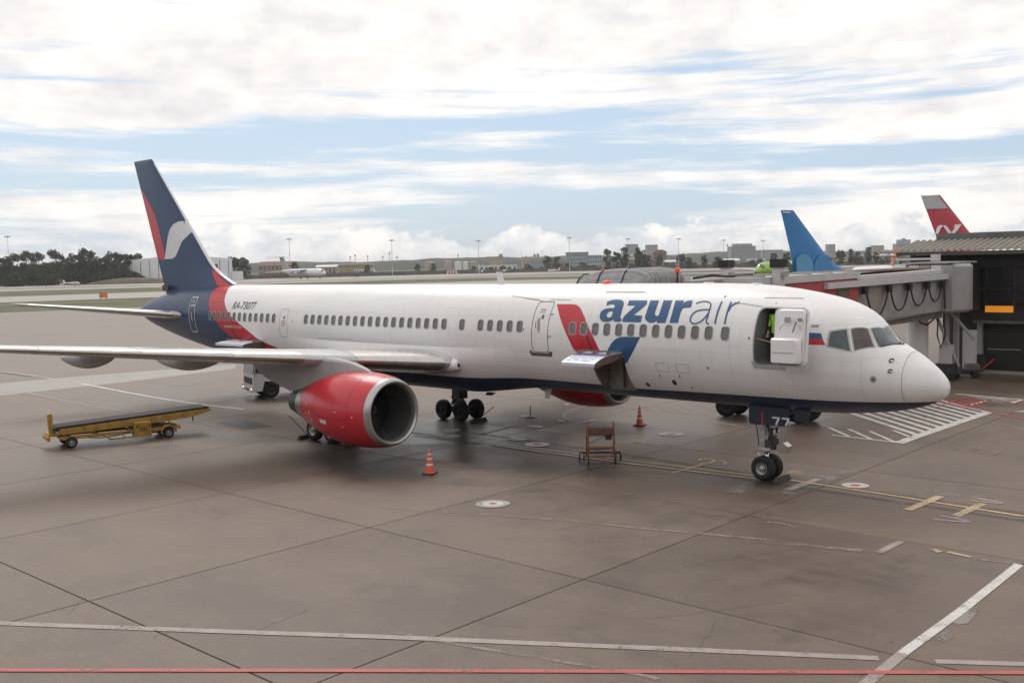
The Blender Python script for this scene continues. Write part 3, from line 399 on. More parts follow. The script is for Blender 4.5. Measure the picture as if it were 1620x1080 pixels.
# ------------------------------------------------------------------ the airliner (nose at x = 0, tail towards -x, starboard is -y)
TOP = [(0,3.34),(.06,3.55),(.15,3.67),(.3,3.83),(.6,4.08),(1.0,4.36),(1.4,4.57),(1.7,4.72),(1.95,5.0),(2.3,5.40),(2.7,5.66),(3.2,5.86),(3.8,6.01),(4.6,6.16),(5.6,6.285),(6.6,6.34),(7.6,6.36),(36,6.36),(38,6.33),(40,6.24),(42,6.08),(44,5.82),(45.5,5.5),(46.4,5.2),(46.8,5.02)]
BOT = [(0,3.34),(.06,3.14),(.15,3.05),(.3,2.95),(.6,2.81),(1,2.69),(1.5,2.58),(2.2,2.48),(3,2.40),(4.2,2.36),(28.5,2.36),(30,2.36),(32,2.39),(34,2.48),(36,2.64),(38,2.87),(40,3.14),(42,3.46),(44,3.85),(45.5,4.2),(46.4,4.52),(46.8,4.78)]
WID = [(0,0.0),(.06,.21),(.15,.34),(.3,.50),(.6,.73),(1,.96),(1.5,1.18),(2.2,1.41),(3,1.60),(4,1.75),(5,1.83),(6,1.87),(7,1.88),(30,1.88),(32,1.85),(34,1.76),(36,1.62),(38,1.43),(40,1.2),(42,.95),(44,.68),(45.5,.45),(46.5,.26),(46.9,.15)]
ZCT = [(0,3.34),(1,3.5),(2,3.75),(3,4.05),(4.5,4.28),(6,4.42),(7.6,4.48),(29,4.48),(34,4.62),(38,4.78),(42,4.92),(46.9,4.92)]
NEX = [(0,2),(1.2,2),(1.9,2.35),(2.8,2.45),(4.5,2.1),(6,2),(47,2)]
def pchip(tab):
    x = [a for a, b in tab]; y = [b for a, b in tab]; n = len(x); h = [x[i+1]-x[i] for i in range(n-1)]; d = [(y[i+1]-y[i])/h[i] for i in range(n-1)]; m = [0]*n
    for i in range(1, n-1):
        if d[i-1]*d[i] > 0: w1 = 2*h[i]+h[i-1]; w2 = h[i]+2*h[i-1]; m[i] = (w1+w2)/(w1/d[i-1]+w2/d[i])
    m[0], m[-1] = d[0], d[-1]
    def fn(s):
        s = max(x[0], min(x[-1], s)); i = 0
        while i < n-2 and s > x[i+1]: i += 1
        t = (s-x[i])/h[i]
        return y[i]*(1+2*t)*(1-t)**2+m[i]*h[i]*t*(1-t)**2+y[i+1]*t*t*(3-2*t)+m[i+1]*h[i]*t*t*(t-1)
    return fn
f_top, f_bot, f_wid, f_zc, f_n = map(pchip, (TOP, BOT, WID, ZCT, NEX))
def sec(s, th, off=0):
    c, si = math.cos(th), math.sin(th); z0, w = f_zc(s), f_wid(s)
    if si > 0: k = 2/f_n(s); y, z = w*math.copysign(abs(c)**k, c), abs(si)**k*(f_top(s)-z0)
    else: y, z = w*c, si*(z0-f_bot(s))
    if off:
        h = (f_top(s)-z0) if z > 0 else (z0-f_bot(s)); nv = Vector((0, y/max(w, .01)**2, z/max(h, .01)**2))
        if nv.length > 0: nv.normalize(); y += nv.y*off; z += nv.z*off
    return Vector((-s, y, z0+z))
def skin_y(x, z, side=-1, off=0):
    """point of the hull's side at station x, height z, pushed out by off"""
    s = -x; z0 = f_zc(s); up = z > z0; h = (f_top(s)-z0) if up else (z0-f_bot(s)); n = f_n(s) if up else 2
    q = max(1-(abs(z-z0)/max(h, 1e-6))**n, 1e-5); w = f_wid(s); y = w*q**(1/n)
    nv = Vector((0, y/max(w, .01)**2, (z-z0)/max(h, .01)**2)).normalized()
    sl = (f_wid(s+.05)-f_wid(s-.05))/.1; nv.x = sl*.9; nv.normalize()
    return Vector((x, side*y, z))+Vector((nv.x, side*nv.y, nv.z))*off
def cut(bm, step_x, step_z):
    xs = [v.co.x for v in bm.verts]; zs = [v.co.y for v in bm.verts]
    for ax, lo, hi, st in ((0, min(xs), max(xs), step_x), (1, min(zs), max(zs), step_z)):
        if not st: continue
        k = math.ceil(lo/st)
        while k*st < hi:
            n = [0, 0, 0]; n[ax] = 1; co = [0, 0, 0]; co[ax] = k*st
            bmesh.ops.bisect_plane(bm, geom=bm.verts[:]+bm.edges[:]+bm.faces[:], dist=1e-5, plane_co=co, plane_no=n); k += 1
def decal(name, loops, m, parent, off=.004, surf=None, sx=.6, sz=.1, me=None, side=-1, hole=None):
    me = me or fill2d(loops); bm = bmesh.new(); bm.from_mesh(me); cut(bm, sx, sz); surf = surf or skin_y
    if hole:                                  # nothing is painted across an opening in the skin
        x0, x1, z0, z1 = hole
        for ax, v in ((0, x0), (0, x1), (1, z0), (1, z1)):
            n = [0, 0, 0]; n[ax] = 1; co = [0, 0, 0]; co[ax] = v; bmesh.ops.bisect_plane(bm, geom=bm.verts[:]+bm.edges[:]+bm.faces[:], dist=1e-5, plane_co=co, plane_no=n)
        bmesh.ops.delete(bm, geom=[f for f in bm.faces if x0 < f.calc_center_median().x < x1 and z0 < f.calc_center_median().y < z1], context='FACES')
    for v in bm.verts: v.co = surf(v.co.x, v.co.y, side, off)
    bmesh.ops.recalc_face_normals(bm, faces=bm.faces)
    for f in bm.faces:
        if f.normal.y*side < 0: f.normal_flip()
    bm.to_mesh(me); bm.free(); me.name = name; finish(me, True); return mesh_obj(name, me, m, parent)
def ring(outer, w):
    """outline strip just inside a closed outline"""
    n = len(outer); c = Vector((sum(p[0] for p in outer)/n, sum(p[1] for p in outer)/n)); inner = []
    for i in range(n):
        a, b, d = Vector(outer[i-1]), Vector(outer[i]), Vector(outer[(i+1) % n]); t = (d-a).normalized(); nn = Vector((-t.y, t.x))
        if nn.dot(c-b) < 0: nn = -nn
        inner.append(tuple(b+nn*w))
    return [outer, inner]
plane = thing('airliner', 'white twin-engine airliner with navy and red tail parked nose right on the apron', 'airliner')

def hull_material():
    m = bpy.data.materials.new('hull_paint'); m.use_nodes = True; nt = m.node_tree; nd, lk = nt.nodes, nt.links; b = nd['Principled BSDF']
    b.inputs['Roughness'].default_value = .33; b.inputs['Specular IOR Level'].default_value = .34
    tc = N(nd, 'ShaderNodeTexCoord'); sp = N(nd, 'ShaderNodeSeparateXYZ'); lk.new(tc.outputs['Object'], sp.inputs[0])
    def curve(src, lo, hi, pts, olo, ohi):
        mr = N(nd, 'ShaderNodeMapRange'); mr.inputs['From Min'].default_value = lo; mr.inputs['From Max'].default_value = hi; lk.new(src, mr.inputs['Value'])
        c = N(nd, 'ShaderNodeFloatCurve'); cv = c.mapping.curves[0]; q = sorted(((a-lo)/(hi-lo), (v-olo)/(ohi-olo)) for a, v in pts)
        cv.points[0].location = q[0]; cv.points[1].location = q[-1]
        for p in q[1:-1]: cv.points.new(*p)
        for p in cv.points: p.handle_type = 'AUTO_CLAMPED'
        c.mapping.update(); lk.new(mr.outputs[0], c.inputs['Value'])
        mo = N(nd, 'ShaderNodeMapRange'); mo.inputs['To Min'].default_value = olo; mo.inputs['To Max'].default_value = ohi; lk.new(c.outputs[0], mo.inputs['Value']); return mo.outputs[0]
    def less(a, c):
        x = N(nd, 'ShaderNodeMath', operation='LESS_THAN'); lk.new(a, x.inputs[0])
        if isinstance(c, (int, float)): x.inputs[1].default_value = c
        else: lk.new(c, x.inputs[1])
        return x.outputs[0]
    X, Z = sp.outputs['X'], sp.outputs['Z']
    front = curve(Z, 2, 7, [(2, -27.2), (2.4, -28), (3.0, -29.6), (3.4, -30.8), (3.78, -32.16), (4.13, -32.9), (4.57, -33.9), (4.95, -34.75), (5.47, -35.5), (6.05, -36.1), (6.36, -36.6), (7, -37)], -40, -26)
    rear = curve(Z, 2, 7, [(2, -29.8), (2.4, -30.8), (3.0, -32.4), (3.52, -34.0), (3.83, -34.9), (4.2, -35.6), (4.82, -36.5), (5.29, -37.05), (5.92, -37.5), (6.36, -37.8), (7, -38)], -40, -26)
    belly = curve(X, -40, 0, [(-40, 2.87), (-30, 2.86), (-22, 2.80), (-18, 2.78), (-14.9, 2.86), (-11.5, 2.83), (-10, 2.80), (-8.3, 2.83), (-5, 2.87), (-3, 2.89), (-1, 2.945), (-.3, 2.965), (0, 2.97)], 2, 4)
    # white with faint panel joints, soot and rain streaks
    def noise_(s3, sc_, lo, hi, a, c):
        mp = N(nd, 'ShaderNodeMapping'); mp.inputs['Scale'].default_value = s3; lk.new(tc.outputs['Object'], mp.inputs['Vector']); t = N(nd, 'ShaderNodeTexNoise'); t.inputs['Scale'].default_value = sc_; t.inputs['Detail'].default_value = 6; lk.new(mp.outputs[0], t.inputs['Vector'])
        mr = N(nd, 'ShaderNodeMapRange'); mr.inputs['From Min'].default_value = lo; mr.inputs['From Max'].default_value = hi; mr.inputs['To Min'].default_value = a; mr.inputs['To Max'].default_value = c; lk.new(t.outputs['Fac'], mr.inputs['Value']); return mr.outputs[0]
    def mul(a, c):
        x = N(nd, 'ShaderNodeMath', operation='MULTIPLY'); lk.new(a, x.inputs[0])
        if isinstance(c, (int, float)): x.inputs[1].default_value = c
        else: lk.new(c, x.inputs[1])
        return x.outputs[0]
    dirt = mul(noise_((.25, 1, 3), 1.4, .35, .7, 1.0, .93), noise_((3, 1, .5), 1.6, .5, .75, 1.0, .95))
    def pingline(src, period, width, depth, off=0):
        a = N(nd, 'ShaderNodeMath', operation='MULTIPLY_ADD'); lk.new(src, a.inputs[0]); a.inputs[1].default_value = 1/period; a.inputs[2].default_value = off+100
        f = N(nd, 'ShaderNodeMath', operation='FRACT'); lk.new(a.outputs[0], f.inputs[0]); l = less(f.outputs[0], width/period); mr = N(nd, 'ShaderNodeMapRange'); mr.inputs['To Min'].default_value = 1; mr.inputs['To Max'].default_value = 1-depth; lk.new(l, mr.inputs['Value']); return mr.outputs[0]
    dirt = mul(dirt, mul(pingline(X, 2.03, .018, .16), pingline(Z, .93, .014, .12, .45)))
    def rgb(v):
        x = N(nd, 'ShaderNodeRGB'); x.outputs[0].default_value = (*v, 1); return x.outputs[0]
    def mixc(f, a, c):
        x = N(nd, 'ShaderNodeMix', data_type='RGBA'); lk.new(f, x.inputs['Factor']); lk.new(a, x.inputs['A']); lk.new(c, x.inputs['B']); return x.outputs['Result']
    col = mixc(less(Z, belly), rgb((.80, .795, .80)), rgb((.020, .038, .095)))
    col = mixc(less(X, front), col, rgb((.47, .024, .038)))
    col = mixc(less(X, rear), col, rgb((.016, .046, .115)))
    x = N(nd, 'ShaderNodeMix', data_type='RGBA', blend_type='MULTIPLY'); x.inputs['Factor'].default_value = 1; lk.new(col, x.inputs['A']); lk.new(dirt, x.inputs['B'])
    lk.new(x.outputs['Result'], b.inputs['Base Color']); MATS['hull_paint'] = m
hull_material()

# hull with real openings cut through the skin
stations = sorted(set([0.0, .012, .03, .06, .1, .15, .22, .3, .42, .6, .8, 1, 1.2, 1.4, 1.55, 1.7, 1.82, 1.95, 2.1, 2.3, 2.5, 2.7, 2.95, 3.2, 3.5, 3.8, 4.2, 4.6, 5.1, 5.6, 6.1, 6.6, 7.1, 7.6]+[8.5+1.2*k for k in range(17)]+[29.5+.6*k for k in range(28)]+[46, 46.4, 46.65, 46.8]))
NA = 72
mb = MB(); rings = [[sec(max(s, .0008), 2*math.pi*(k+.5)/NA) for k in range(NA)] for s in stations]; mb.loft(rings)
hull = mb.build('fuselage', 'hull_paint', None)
def cutter(name, loop, y0, y1, m):
    o = MB().prism(loop, y0, y1).build(name, m); return o
door_open = rrect(-5.22, -4.22, 3.93, 5.62, .16); hold_open = rrect(-11.66, -10.22, 2.68, 3.98, .10); HOLD = (-11.66, -10.22, 2.5, 3.98); aft_open = rrect(-34.3, -31.9, 2.86, 3.58, .10)
cuts = [cutter('cut', door_open, -3, -.35, 'lining_grey'), cutter('cut', hold_open, -3, -.78, 'hold_lining'), cutter('cut', aft_open, -3, -.7, 'hold_lining')]
XS_WIN = [-12.419+.508*i for i in range(12)]+[-6.24]+[-12.419-31*.508+.508*i for i in range(19)]+[-12.419-11*.508]+[-12.419-9*.508+.508*i for i in range(5)]+[-12.419-43*.508+.508*i for i in range(8)]+[-12.419-43*.508-.508*k for k in range(1, 6)]
WZ, WW, WH = 4.84, .275, .40
wc = MB()
for x in XS_WIN:
    ya, yb = skin_y(x, WZ-.2, -1, -.03).y, skin_y(x, WZ+.2, -1, -.03).y
    lp = rrect(x-WW/2, x+WW/2, WZ-WH/2, WZ+WH/2, .10, 3); wc.loft([[(u, -2.6, v) for u, v in lp], [(u, ya+(yb-ya)*(v-WZ+.2)/.4, v) for u, v in lp]])
cuts.append(wc.build('cut', 'window_rim'))
for c in cuts:
    md = hull.modifiers.new('b', 'BOOLEAN'); md.operation = 'DIFFERENCE'; md.solver = 'EXACT'; md.object = c; md.material_mode = 'TRANSFER'
bpy.context.view_layer.update(); dg = bpy.context.evaluated_depsgraph_get(); me = bpy.data.meshes.new_from_object(hull.evaluated_get(dg))
hull.modifiers.clear(); hull.data = me; me.name = 'fuselage'; finish(me, 28); hull.parent = plane
for c in cuts: bpy.data.objects.remove(c)

# wing-to-body fairing
def fair_off(s, th):
    def sm(a, b, v): t = max(0, min(1, (v-a)/(b-a))); return t*t*(3-2*t)
    lon = sm(14.6, 18.6, s)*(1-sm(25.5, 31, s)); d = math.degrees(th)     # th from -90 (keel) to +40
    lat = 1-sm(-28, 12, d)
    keel = .55+.45*sm(-90, -55, d)
    return -.05+.56*lon*lat*keel
mb = MB(); rings = []
for i in range(48):
    s = 14.4+17*i/47; row = []
    for k in range(41):
        th = R_(-168+k*(156/40.)); a = abs(math.degrees(th)+90)-90      # mirrored left and right
        base = sec(s, th); c0 = Vector((-s, 0, f_zc(s))); nrm = (base-c0).normalized(); row.append(base+nrm*fair_off(s, R_(a)))
    rings.append(row)
mb.loft(rings, closed=False, cap=False); mb.build('wing_body_fairing', 'hull_paint', plane, True)

# cabin windows: rim and pane, 20-inch pitch
def pane_pts(x, z, w, h, r): return rrect(x-w/2, x+w/2, z-h/2, z+h/2, r, 3)
for x in XS_WIN:
    pn = decal('cabin_window', [pane_pts(x, WZ, WW+.004, WH+.004, .10)], 'cabin_glass', plane, -.022, sz=.09)
    decal('window_rim', [pane_pts(x, WZ, WW+.05, WH+.055, .12), pane_pts(x, WZ, WW, WH, .10)], 'window_rim', pn, .007, sz=.09)
# doors that are shut: outline groove, panel furniture, scuff plate
def shut_door(x0, x1, z0, z1, r, seam='seam', w=.035, plate=True, port=True, off=.006):
    out = rrect(x0, x1, z0, z1, r, 5); d = decal('cabin_door', ring(out, w), seam, plane, off, sz=.1)
    if port:
        xm = (x0+x1)/2
        decal('porthole', [[(xm+.06+.065*math.cos(t*.524), z0+(z1-z0)*.70+.085*math.sin(t*.524)) for t in range(12)]], 'cabin_glass', d, .008)
    return d
d2 = shut_door(-14.36, -13.56, 3.93, 5.76, .14, 'seam_dark', .026)
decal('door_handle', [[(-14.13, 5.10), (-14.02, 5.22), (-13.95, 4.78), (-14.03, 4.62)]], 'seam', d2, .009)
decal('handle_mark', [[(-14.2, 5.02), (-14.17, 5.04), (-14.16, 4.86), (-14.11, 4.78), (-14.13, 4.76), (-14.19, 4.85)]], 'logo_red', d2, .009)
decal('scuff_plate', [[(-14.52, 3.98), (-14.40, 3.98), (-14.33, 3.91), (-13.60, 3.91), (-13.53, 3.98), (-13.40, 3.98), (-13.46, 3.80), (-14.44, 3.80)]], 'scuff_plate', d2, .012)
for z in (5.28, 4.5): decal('door_hinge', [[(-13.56, z), (-13.42, z), (-13.42, z+.05), (-13.56, z+.05)]], 'seam', d2, .008)
for k in range(2): decal('door_notice', [[(-14.12+.02*k, 5.36+.09*k), (-13.84, 5.36+.09*k), (-13.84, 5.39+.09*k), (-14.12+.02*k, 5.39+.09*k)]], 'seam' if k == 0 else 'logo_red', d2, .008)
d3 = shut_door(-30.22, -29.6, 3.98, 5.28, .10, 'seam', .022)
for k in range(3): decal('door_notice', [[(-30.06, 4.5+.1*k), (-29.76, 4.5+.1*k), (-29.76, 4.54+.1*k), (-30.06, 4.54+.1*k)]], 'logo_red' if k else 'seam', d3, .007)
d4 = shut_door(-39.34, -38.60, 3.92, 5.76, .05, 'seam_white', .045, port=False, off=.014)
decal('door_mark', [[(-39.12, 4.95), (-38.96, 5.0), (-38.90, 4.6), (-38.98, 4.42), (-39.08, 4.55)]], 'seam', d4, .008); decal('door_mark', [[(-39.2, 5.28), (-38.7, 5.30), (-38.7, 5.36), (-39.2, 5.34)]], 'seam_white', d4, .008)
decal('window_blank', [rrect(-39.1, -38.86, 5.45, 5.6, .03)], 'seam', d4, .008)
# livery
TN = ['letter_a', 'letter_z', 'letter_u', 'letter_r', 'letter_i_dot', 'letter_a_thin', 'letter_i_thin', 'letter_r_thin']
for k, L in enumerate(LETTERS):
    if isinstance(L, tuple):
        for j, lp in enumerate(L[1]): decal('letter', [lp], 'azure_paint', plane, .005+.0012*j)
    else: decal('letter', L, 'azure_paint', plane, .005)
decal('red_sail', [RED_SHAPE]+[pane_pts(x, WZ, WW+.03, WH+.03, .11) for x in XS_WIN[:2]], 'logo_red', plane, .002, hole=HOLD); decal('blue_sail', [BLUE_SHAPE], 'azure_paint', plane, .0025, hole=HOLD)
fl = decal('flag', [FLAG[0]], 'flag_blue', plane, .004); decal('flag_stripe', [FLAG[1]], 'logo_red', fl, .004)
def hull_text(body, size, x, z, m, shear=0, sxs=1, off=.006, bold=0):
    me = text2d(body, size, shear, bold)
    for v in me.vertices: v.co.x = x+v.co.x*sxs; v.co.y = z+v.co.y
    return decal('lettering', None, m, plane, off, me=me, sx=1.5, sz=.14)
hull_text('RA-73077', .50, -33.6, 5.37, 'text_dark', .22, 1.02, bold=.007)
hull_text('BOEING 757-200', .16, -34.45, 4.33, 'text_white', 0, 1.5)
for x, z, r in ((-8.41, 3.14, .085), (-9.57, 2.99, .075), (-6.92, 3.72, .035), (-5.40, 4.72, .03), (-8.1, 3.38, .03), (-8.9, 3.35, .03), (-7.8, 3.0, .03), (-29.2, 4.74, .03), (-14.75, 4.74, .03)):
    decal('port', [[(x+r*math.cos(t*.524), z+r*1.15*math.sin(t*.524)) for t in range(12)]], 'gear_dark', plane, .005)
for x0, x1, z0, z1 in ((-8.95, -8.45, 3.50, 3.80), (-8.15, -7.65, 3.50, 3.80), (-27.2, -24.9, 3.6, 4.05)): decal('access_panel', ring(rrect(x0, x1, z0, z1, .04), .014), 'seam', plane, .004)
decal('notice', [rrect(-11.6, -9.9, 6.06, 6.12, .01)], 'seam', plane, .004); decal('notice', [rrect(-3.5, -3.28, 5.08, 5.16, .01)], 'seam', plane, .004)
for x0, z0, x1, z1 in ((-15.2, 5.86, -14.1, 5.74), (-15.9, 5.92, -14.4, 5.80), (-13.9, 5.82, -12.9, 5.80), (-6.2, 5.78, -5.2, 5.66), (-5.3, 5.92, -4.1, 5.90)): decal('drip_rail', [[(x0, z0), (x1, z1), (x1, z1+.016), (x0, z0+.016)]], 'seam', plane, .012)
# radome joint
mb = MB(); mb.loft([[sec(.990, 2*math.pi*k/96, .0045) for k in range(97)], [sec(1.004, 2*math.pi*k/96, .0045) for k in range(97)]], closed=False); mb.build('radome_joint', 'seam', plane, True)
# cockpit glazing
def patch(name, c, m, parent, off, n=10):
    c = [Vector(v) for v in c]; mb = MB(); rows = []
    for i in range(n+1):
        row = []
        for j in range(n+1):
            p = c[0].lerp(c[1], j/n).lerp(c[3].lerp(c[2], j/n), i/n); s = -p.x; z0 = f_zc(s); up = p.z > z0; h = (f_top(s)-z0) if up else (z0-f_bot(s)); nn = f_n(s) if up else 2
            rr = (abs(p.y/f_wid(s))**nn+abs((p.z-z0)/h)**nn)**(1/nn); q = Vector((p.x, p.y/rr, z0+(p.z-z0)/rr))
            nv = Vector((0, math.copysign(abs(q.y/f_wid(s))**(nn-1)/f_wid(s), q.y), abs((q.z-z0)/h)**(nn-1)/h)); nv.x = .75*nv.length*(1 if s < 2.6 else .4); nv.normalize(); row.append(q+nv*off)
        rows.append(row)
    mb.loft(rows, closed=False, cap=False); return mb.build(name, m, parent, True)
GL = [[(-2.921,-1.436,4.953),(-2.523,-1.227,5.025),(-2.335,-1.393,4.429),(-2.93,-1.551,4.559)],[(-2.413,-1.151,5.033),(-2.102,-.763,5.03),(-1.815,-.967,4.534),(-2.211,-1.336,4.445)],[(-2.043,-.634,5.014),(-1.95,-.045,5.0),(-1.36,-.045,4.545),(-1.73,-.826,4.542)]]
RM = [[(-2.975,-1.431,4.99),(-2.485,-1.18,5.07),(-2.28,-1.379,4.385),(-2.985,-1.564,4.52)],[(-2.45,-1.159,5.065),(-2.07,-.70,5.06),(-1.76,-.93,4.505),(-2.235,-1.353,4.40)],[(-2.075,-.665,5.045),(-1.97,-.012,5.03),(-1.32,-.012,4.515),(-1.725,-.885,4.505)]]
for sgn in (1, -1):
    for a, b_ in zip(GL, RM):
        fr = patch('cockpit_window_frame', [(x, y*sgn, z) for x, y, z in b_], 'cockpit_rim', plane, .006); patch('cockpit_pane', [(x, y*sgn, z) for x, y, z in a], ('cockpit_glass', 'cockpit_blind', 'cockpit_glass')[GL.index(a)], fr, .014)
    p0 = patch('tmp', [(-1.69, -.8*sgn, 4.52), (-1.40, -.10*sgn, 4.55), (-1.40, -.10*sgn, 4.55), (-1.69, -.8*sgn, 4.52)], 'black', None, .03, 2); vs = [v.co.copy() for v in p0.data.vertices]; bpy.data.objects.remove(p0)
    MB().tube([vs[0], vs[2]], .014, 6).build('wiper', 'black', plane)
# probes and aerials
for x, z in ((-1.32, 4.15), (-1.29, 3.86)):
    p = skin_y(x, z, -1, .0); pr = decal('probe_plate', [[(x+.065*math.cos(t*.524), z+.065*math.sin(t*.524)) for t in range(12)]], 'seam_dark', plane, .006); MB().tube([p, p+Vector((.02, -.11, 0)), p+Vector((.22, -.13, 0))], [.022, .018, .008], 6).build('probe', 'chrome', pr, True)
decal('static_port', [[(-1.70+.085*math.cos(t*.524), 3.62+.10*math.sin(t*.524)) for t in range(12)]], 'seam', plane, .005); decal('static_port', [[(-1.70+.035*math.cos(t*.524), 3.62+.04*math.sin(t*.524)) for t in range(12)]], 'seam_dark', plane, .009)
def blade(x, z, h, c, up=1, m='antenna_white'):
    MB().loft([[(x+c, -.012, z), (x+c, .012, z), (x-c, .012, z), (x-c, -.012, z)], [(x+.05-c*.2, -.008, z+h*up), (x+.05-c*.2, .008, z+h*up), (x-.10-c, .008, z+h*up), (x-.10-c, -.008, z+h*up)]]).build('blade_aerial', m, plane)
blade(-17.6, 6.34, .50, .19); blade(-15.2, 2.38, .42, .14, -1); blade(-18.3, 2.0, .14, .25, -1, 'navy_paint')
MB().lathe([(-.02, .17), (.05, .16), (.10, .10), (.125, .0)], (-12.3, 0, 6.355), 'Z', 16).build('beacon', 'red_lamp', plane, True)
for x in (-8.0, -6.2): MB().lathe([(-.02, .2), (.03, .17), (.04, 0)], (x, 0, f_top(-x)), 'Z', 16).build('dome_aerial', 'antenna_white', plane, True)

# aerofoil surfaces
def foil(n=14):
    xs = [.5*(1-math.cos(math.pi*i/n)) for i in range(n+1)]
    return xs, [5*(.2969*math.sqrt(x)-.126*x-.3516*x*x+.2843*x**3-.1036*x**4) for x in xs]
FX, FT = foil()
def foil_ring(le, chord, tc, place, camber=0.0, twist=0):
    up = []; lo = []
    for x, t in zip(FX, FT):
        cmb = camber*4*x*(1-x); up.append((x, cmb+t*tc)); lo.append((x, cmb-t*tc))
    pts = up+lo[-2:0:-1]; return [place(le, x*chord, y*chord-twist*x*chord) for x, y in pts]
def x_le(y): return -17.9-.52*(abs(y)-1.9)
def x_te(y): return -25.9 if abs(y) < 6.9 else -25.9-.215*(abs(y)-6.9)
def z_w(y): return 3.32+.092*(abs(y)-1.9)
def w_tc(y): return .130-.0018*abs(y)
def wing(side):
    root = None; ys = [1.2, 2.5, 4.5, 6.9, 9.5, 12.5, 15.5, 18.2, 18.9, 19.02]; rings = []
    for y in ys:
        ch = x_le(y)-x_te(y); sh = 1 if y < 18.5 else (.86 if y < 19 else .55); le = x_le(y)-(0 if sh == 1 else .3*(1-sh)*ch)
        rings.append(foil_ring(le, ch*(1 if sh == 1 else .93), w_tc(y)*sh, lambda l, a, b, y=y: (l-a, side*y, z_w(y)+b), .012, .03))
    w = MB().loft(rings).build('wing', 'wing_grey', plane, 40)
    # slats: bright leading-edge pieces with gaps between
    for a, b_ in ((2.55, 5.55), (7.3, 9.55), (9.6, 12.3), (12.35, 15.2), (15.25, 18.2)):
        rr = []
        for k in range(5):
            y = a+(b_-a)*k/4; ch = x_le(y)-x_te(y); ring_ = []
            for sg, lim in ((1, 8), (-1, 6)):
                seq = range(lim, 0, -1) if sg == 1 else range(0, lim+1)
                for i in seq: ring_.append((x_le(y)+.014-FX[i]*ch, side*y, z_w(y)+(.012*4*FX[i]*(1-FX[i])+sg*FT[i]*w_tc(y)-.03*FX[i])*ch+sg*.006))
            rr.append(ring_)
        MB().loft(rr, closed=False).build('slat', 'bare_metal', w, True)
    # flap-track canoes
    for y, ln, x0 in ((5.0, 4.0, -23.2), (9.1, 4.9, -23.5), (12.6, 4.5, -24.8)):
        z0 = z_w(y)-.30; rr = []
        for k in range(15):
            t = k/14; rad = max(.015, math.sin(math.pi*min(1, t*1.0))**.75); dr = .44*rad
            rr.append([(x0-ln*t, side*y+.24*rad*math.cos(q*math.pi/8), z0+.08-.18*t+(dr*.9*math.sin(q*math.pi/8) if math.sin(q*math.pi/8) < 0 else .22*rad*math.sin(q*math.pi/8))) for q in range(16)])
        MB().loft(rr).build('flap_track_fairing', 'pylon_grey', w, True)
    # root light pod: glass in the leading edge beside the hull
    y = 2.1; MB().lathe([(0, 0), (.01, .13), (-.05, .20), (-.30, .27), (-.6, .29)], (x_le(2.1)+.05, side*2.12, z_w(2.1)-.05), 'X', 20).build('landing_light_rim', 'white_paint', w, True)
    MB().lathe([(0, 0), (-.006, .07), (-.03, .115)], (x_le(2.1)+.072, side*2.12, z_w(2.1)-.05), 'X', 16).build('landing_light', 'cockpit_glass', w, True)
    return w
for s_ in (-1, 1): wing(s_)
def stab(side):
    rings = []
    for y, sc_ in ((.35, 1), (2, 1), (5, 1), (7.3, 1), (7.55, .75), (7.62, .4)):
        le = -39.9-.80*(y-.6); ch = 4.55-.415*y; rings.append(foil_ring(le-.2*(1-sc_)*ch, ch*(1-.2*(1-sc_)), .105*sc_, lambda l, a, b, y=y: (l-a, side*y, 4.72+.122*(y-.6)+b)))
    t = MB().loft(rings).build('tailplane', 'wing_grey', plane, 40)
    rr = []
    for k in range(4):
        y = 1.5+5.7*k/3; ch = 4.55-.415*y; le = -39.9-.80*(y-.6)
        rr.append([(le+.012-FX[i]*ch, side*y, 4.72+.122*(y-.6)+sg*(FT[i]*.105*ch+.005)) for sg, seq in ((1, range(5, 0, -1)), (-1, range(0, 6))) for i in seq])
    MB().loft(rr, closed=False).build('leading_edge', 'bare_metal', t, True)
for s_ in (-1, 1): stab(s_)
# fin
def fin_le(z): return -38.75-(z-7.32)*.987 if z > 7.32 else None
def fin_x(z):
    le = -38.75-(z-7.32)*.987
    if z < 7.6: t = (7.6-z)/1.3; le += 1.55*t*t*.9
    te = -43.9-(z-5.8)*.400; return le, te
def fin_y(x, z, side, off):
    le, te = fin_x(z); ch = le-te; u = max(.002, min(.998, (le-x)/ch)); t = 5*(.2969*math.sqrt(u)-.126*u-.3516*u*u+.2843*u**3-.1036*u**4)*.095*ch; return Vector((x, side*(t+off), z))
rings = []
for z in (5.7, 6.0, 6.2, 6.35, 6.5, 6.7, 6.95, 7.25, 7.6, 8.5, 10, 11.5, 13.2, 13.44, 13.5):
    le, te = fin_x(z); k = 1 if z < 13.3 else (.7 if z < 13.47 else .3); rings.append(foil_ring(le-(1-k)*.12, le-te-(1-k)*.15, .095*k, lambda l, a, b, z=z: (l-a, b, z)))
fin = MB().loft(rings).build('fin', 'navy_paint', plane, 40)
rr = []
for z in (6.4, 6.6, 6.9, 7.25, 7.6, 9, 11, 13.25):
    le, te = fin_x(z); ch = le-te; row = []
    for u in (-.020, -.009, -.002, .002, .009, .020):
        au = abs(u); t_ = 5*(.2969*math.sqrt(au)-.126*au-.3516*au*au)*.095*ch+.004; row.append((le+.012-au*ch, math.copysign(t_, u), z))
    rr.append(row)
MB().loft(rr, closed=False).build('leading_edge', 'fin_white', fin, True)
def fin_decal(name, loop, m, off):
    for sd_ in (-1, 1): decal(name, [loop], m, fin, off, surf=fin_y, sx=.35, sz=.35, side=sd_)
te = lambda z: fin_x(z)[1]+.02
le = lambda z: fin_x(z)[0]-.06
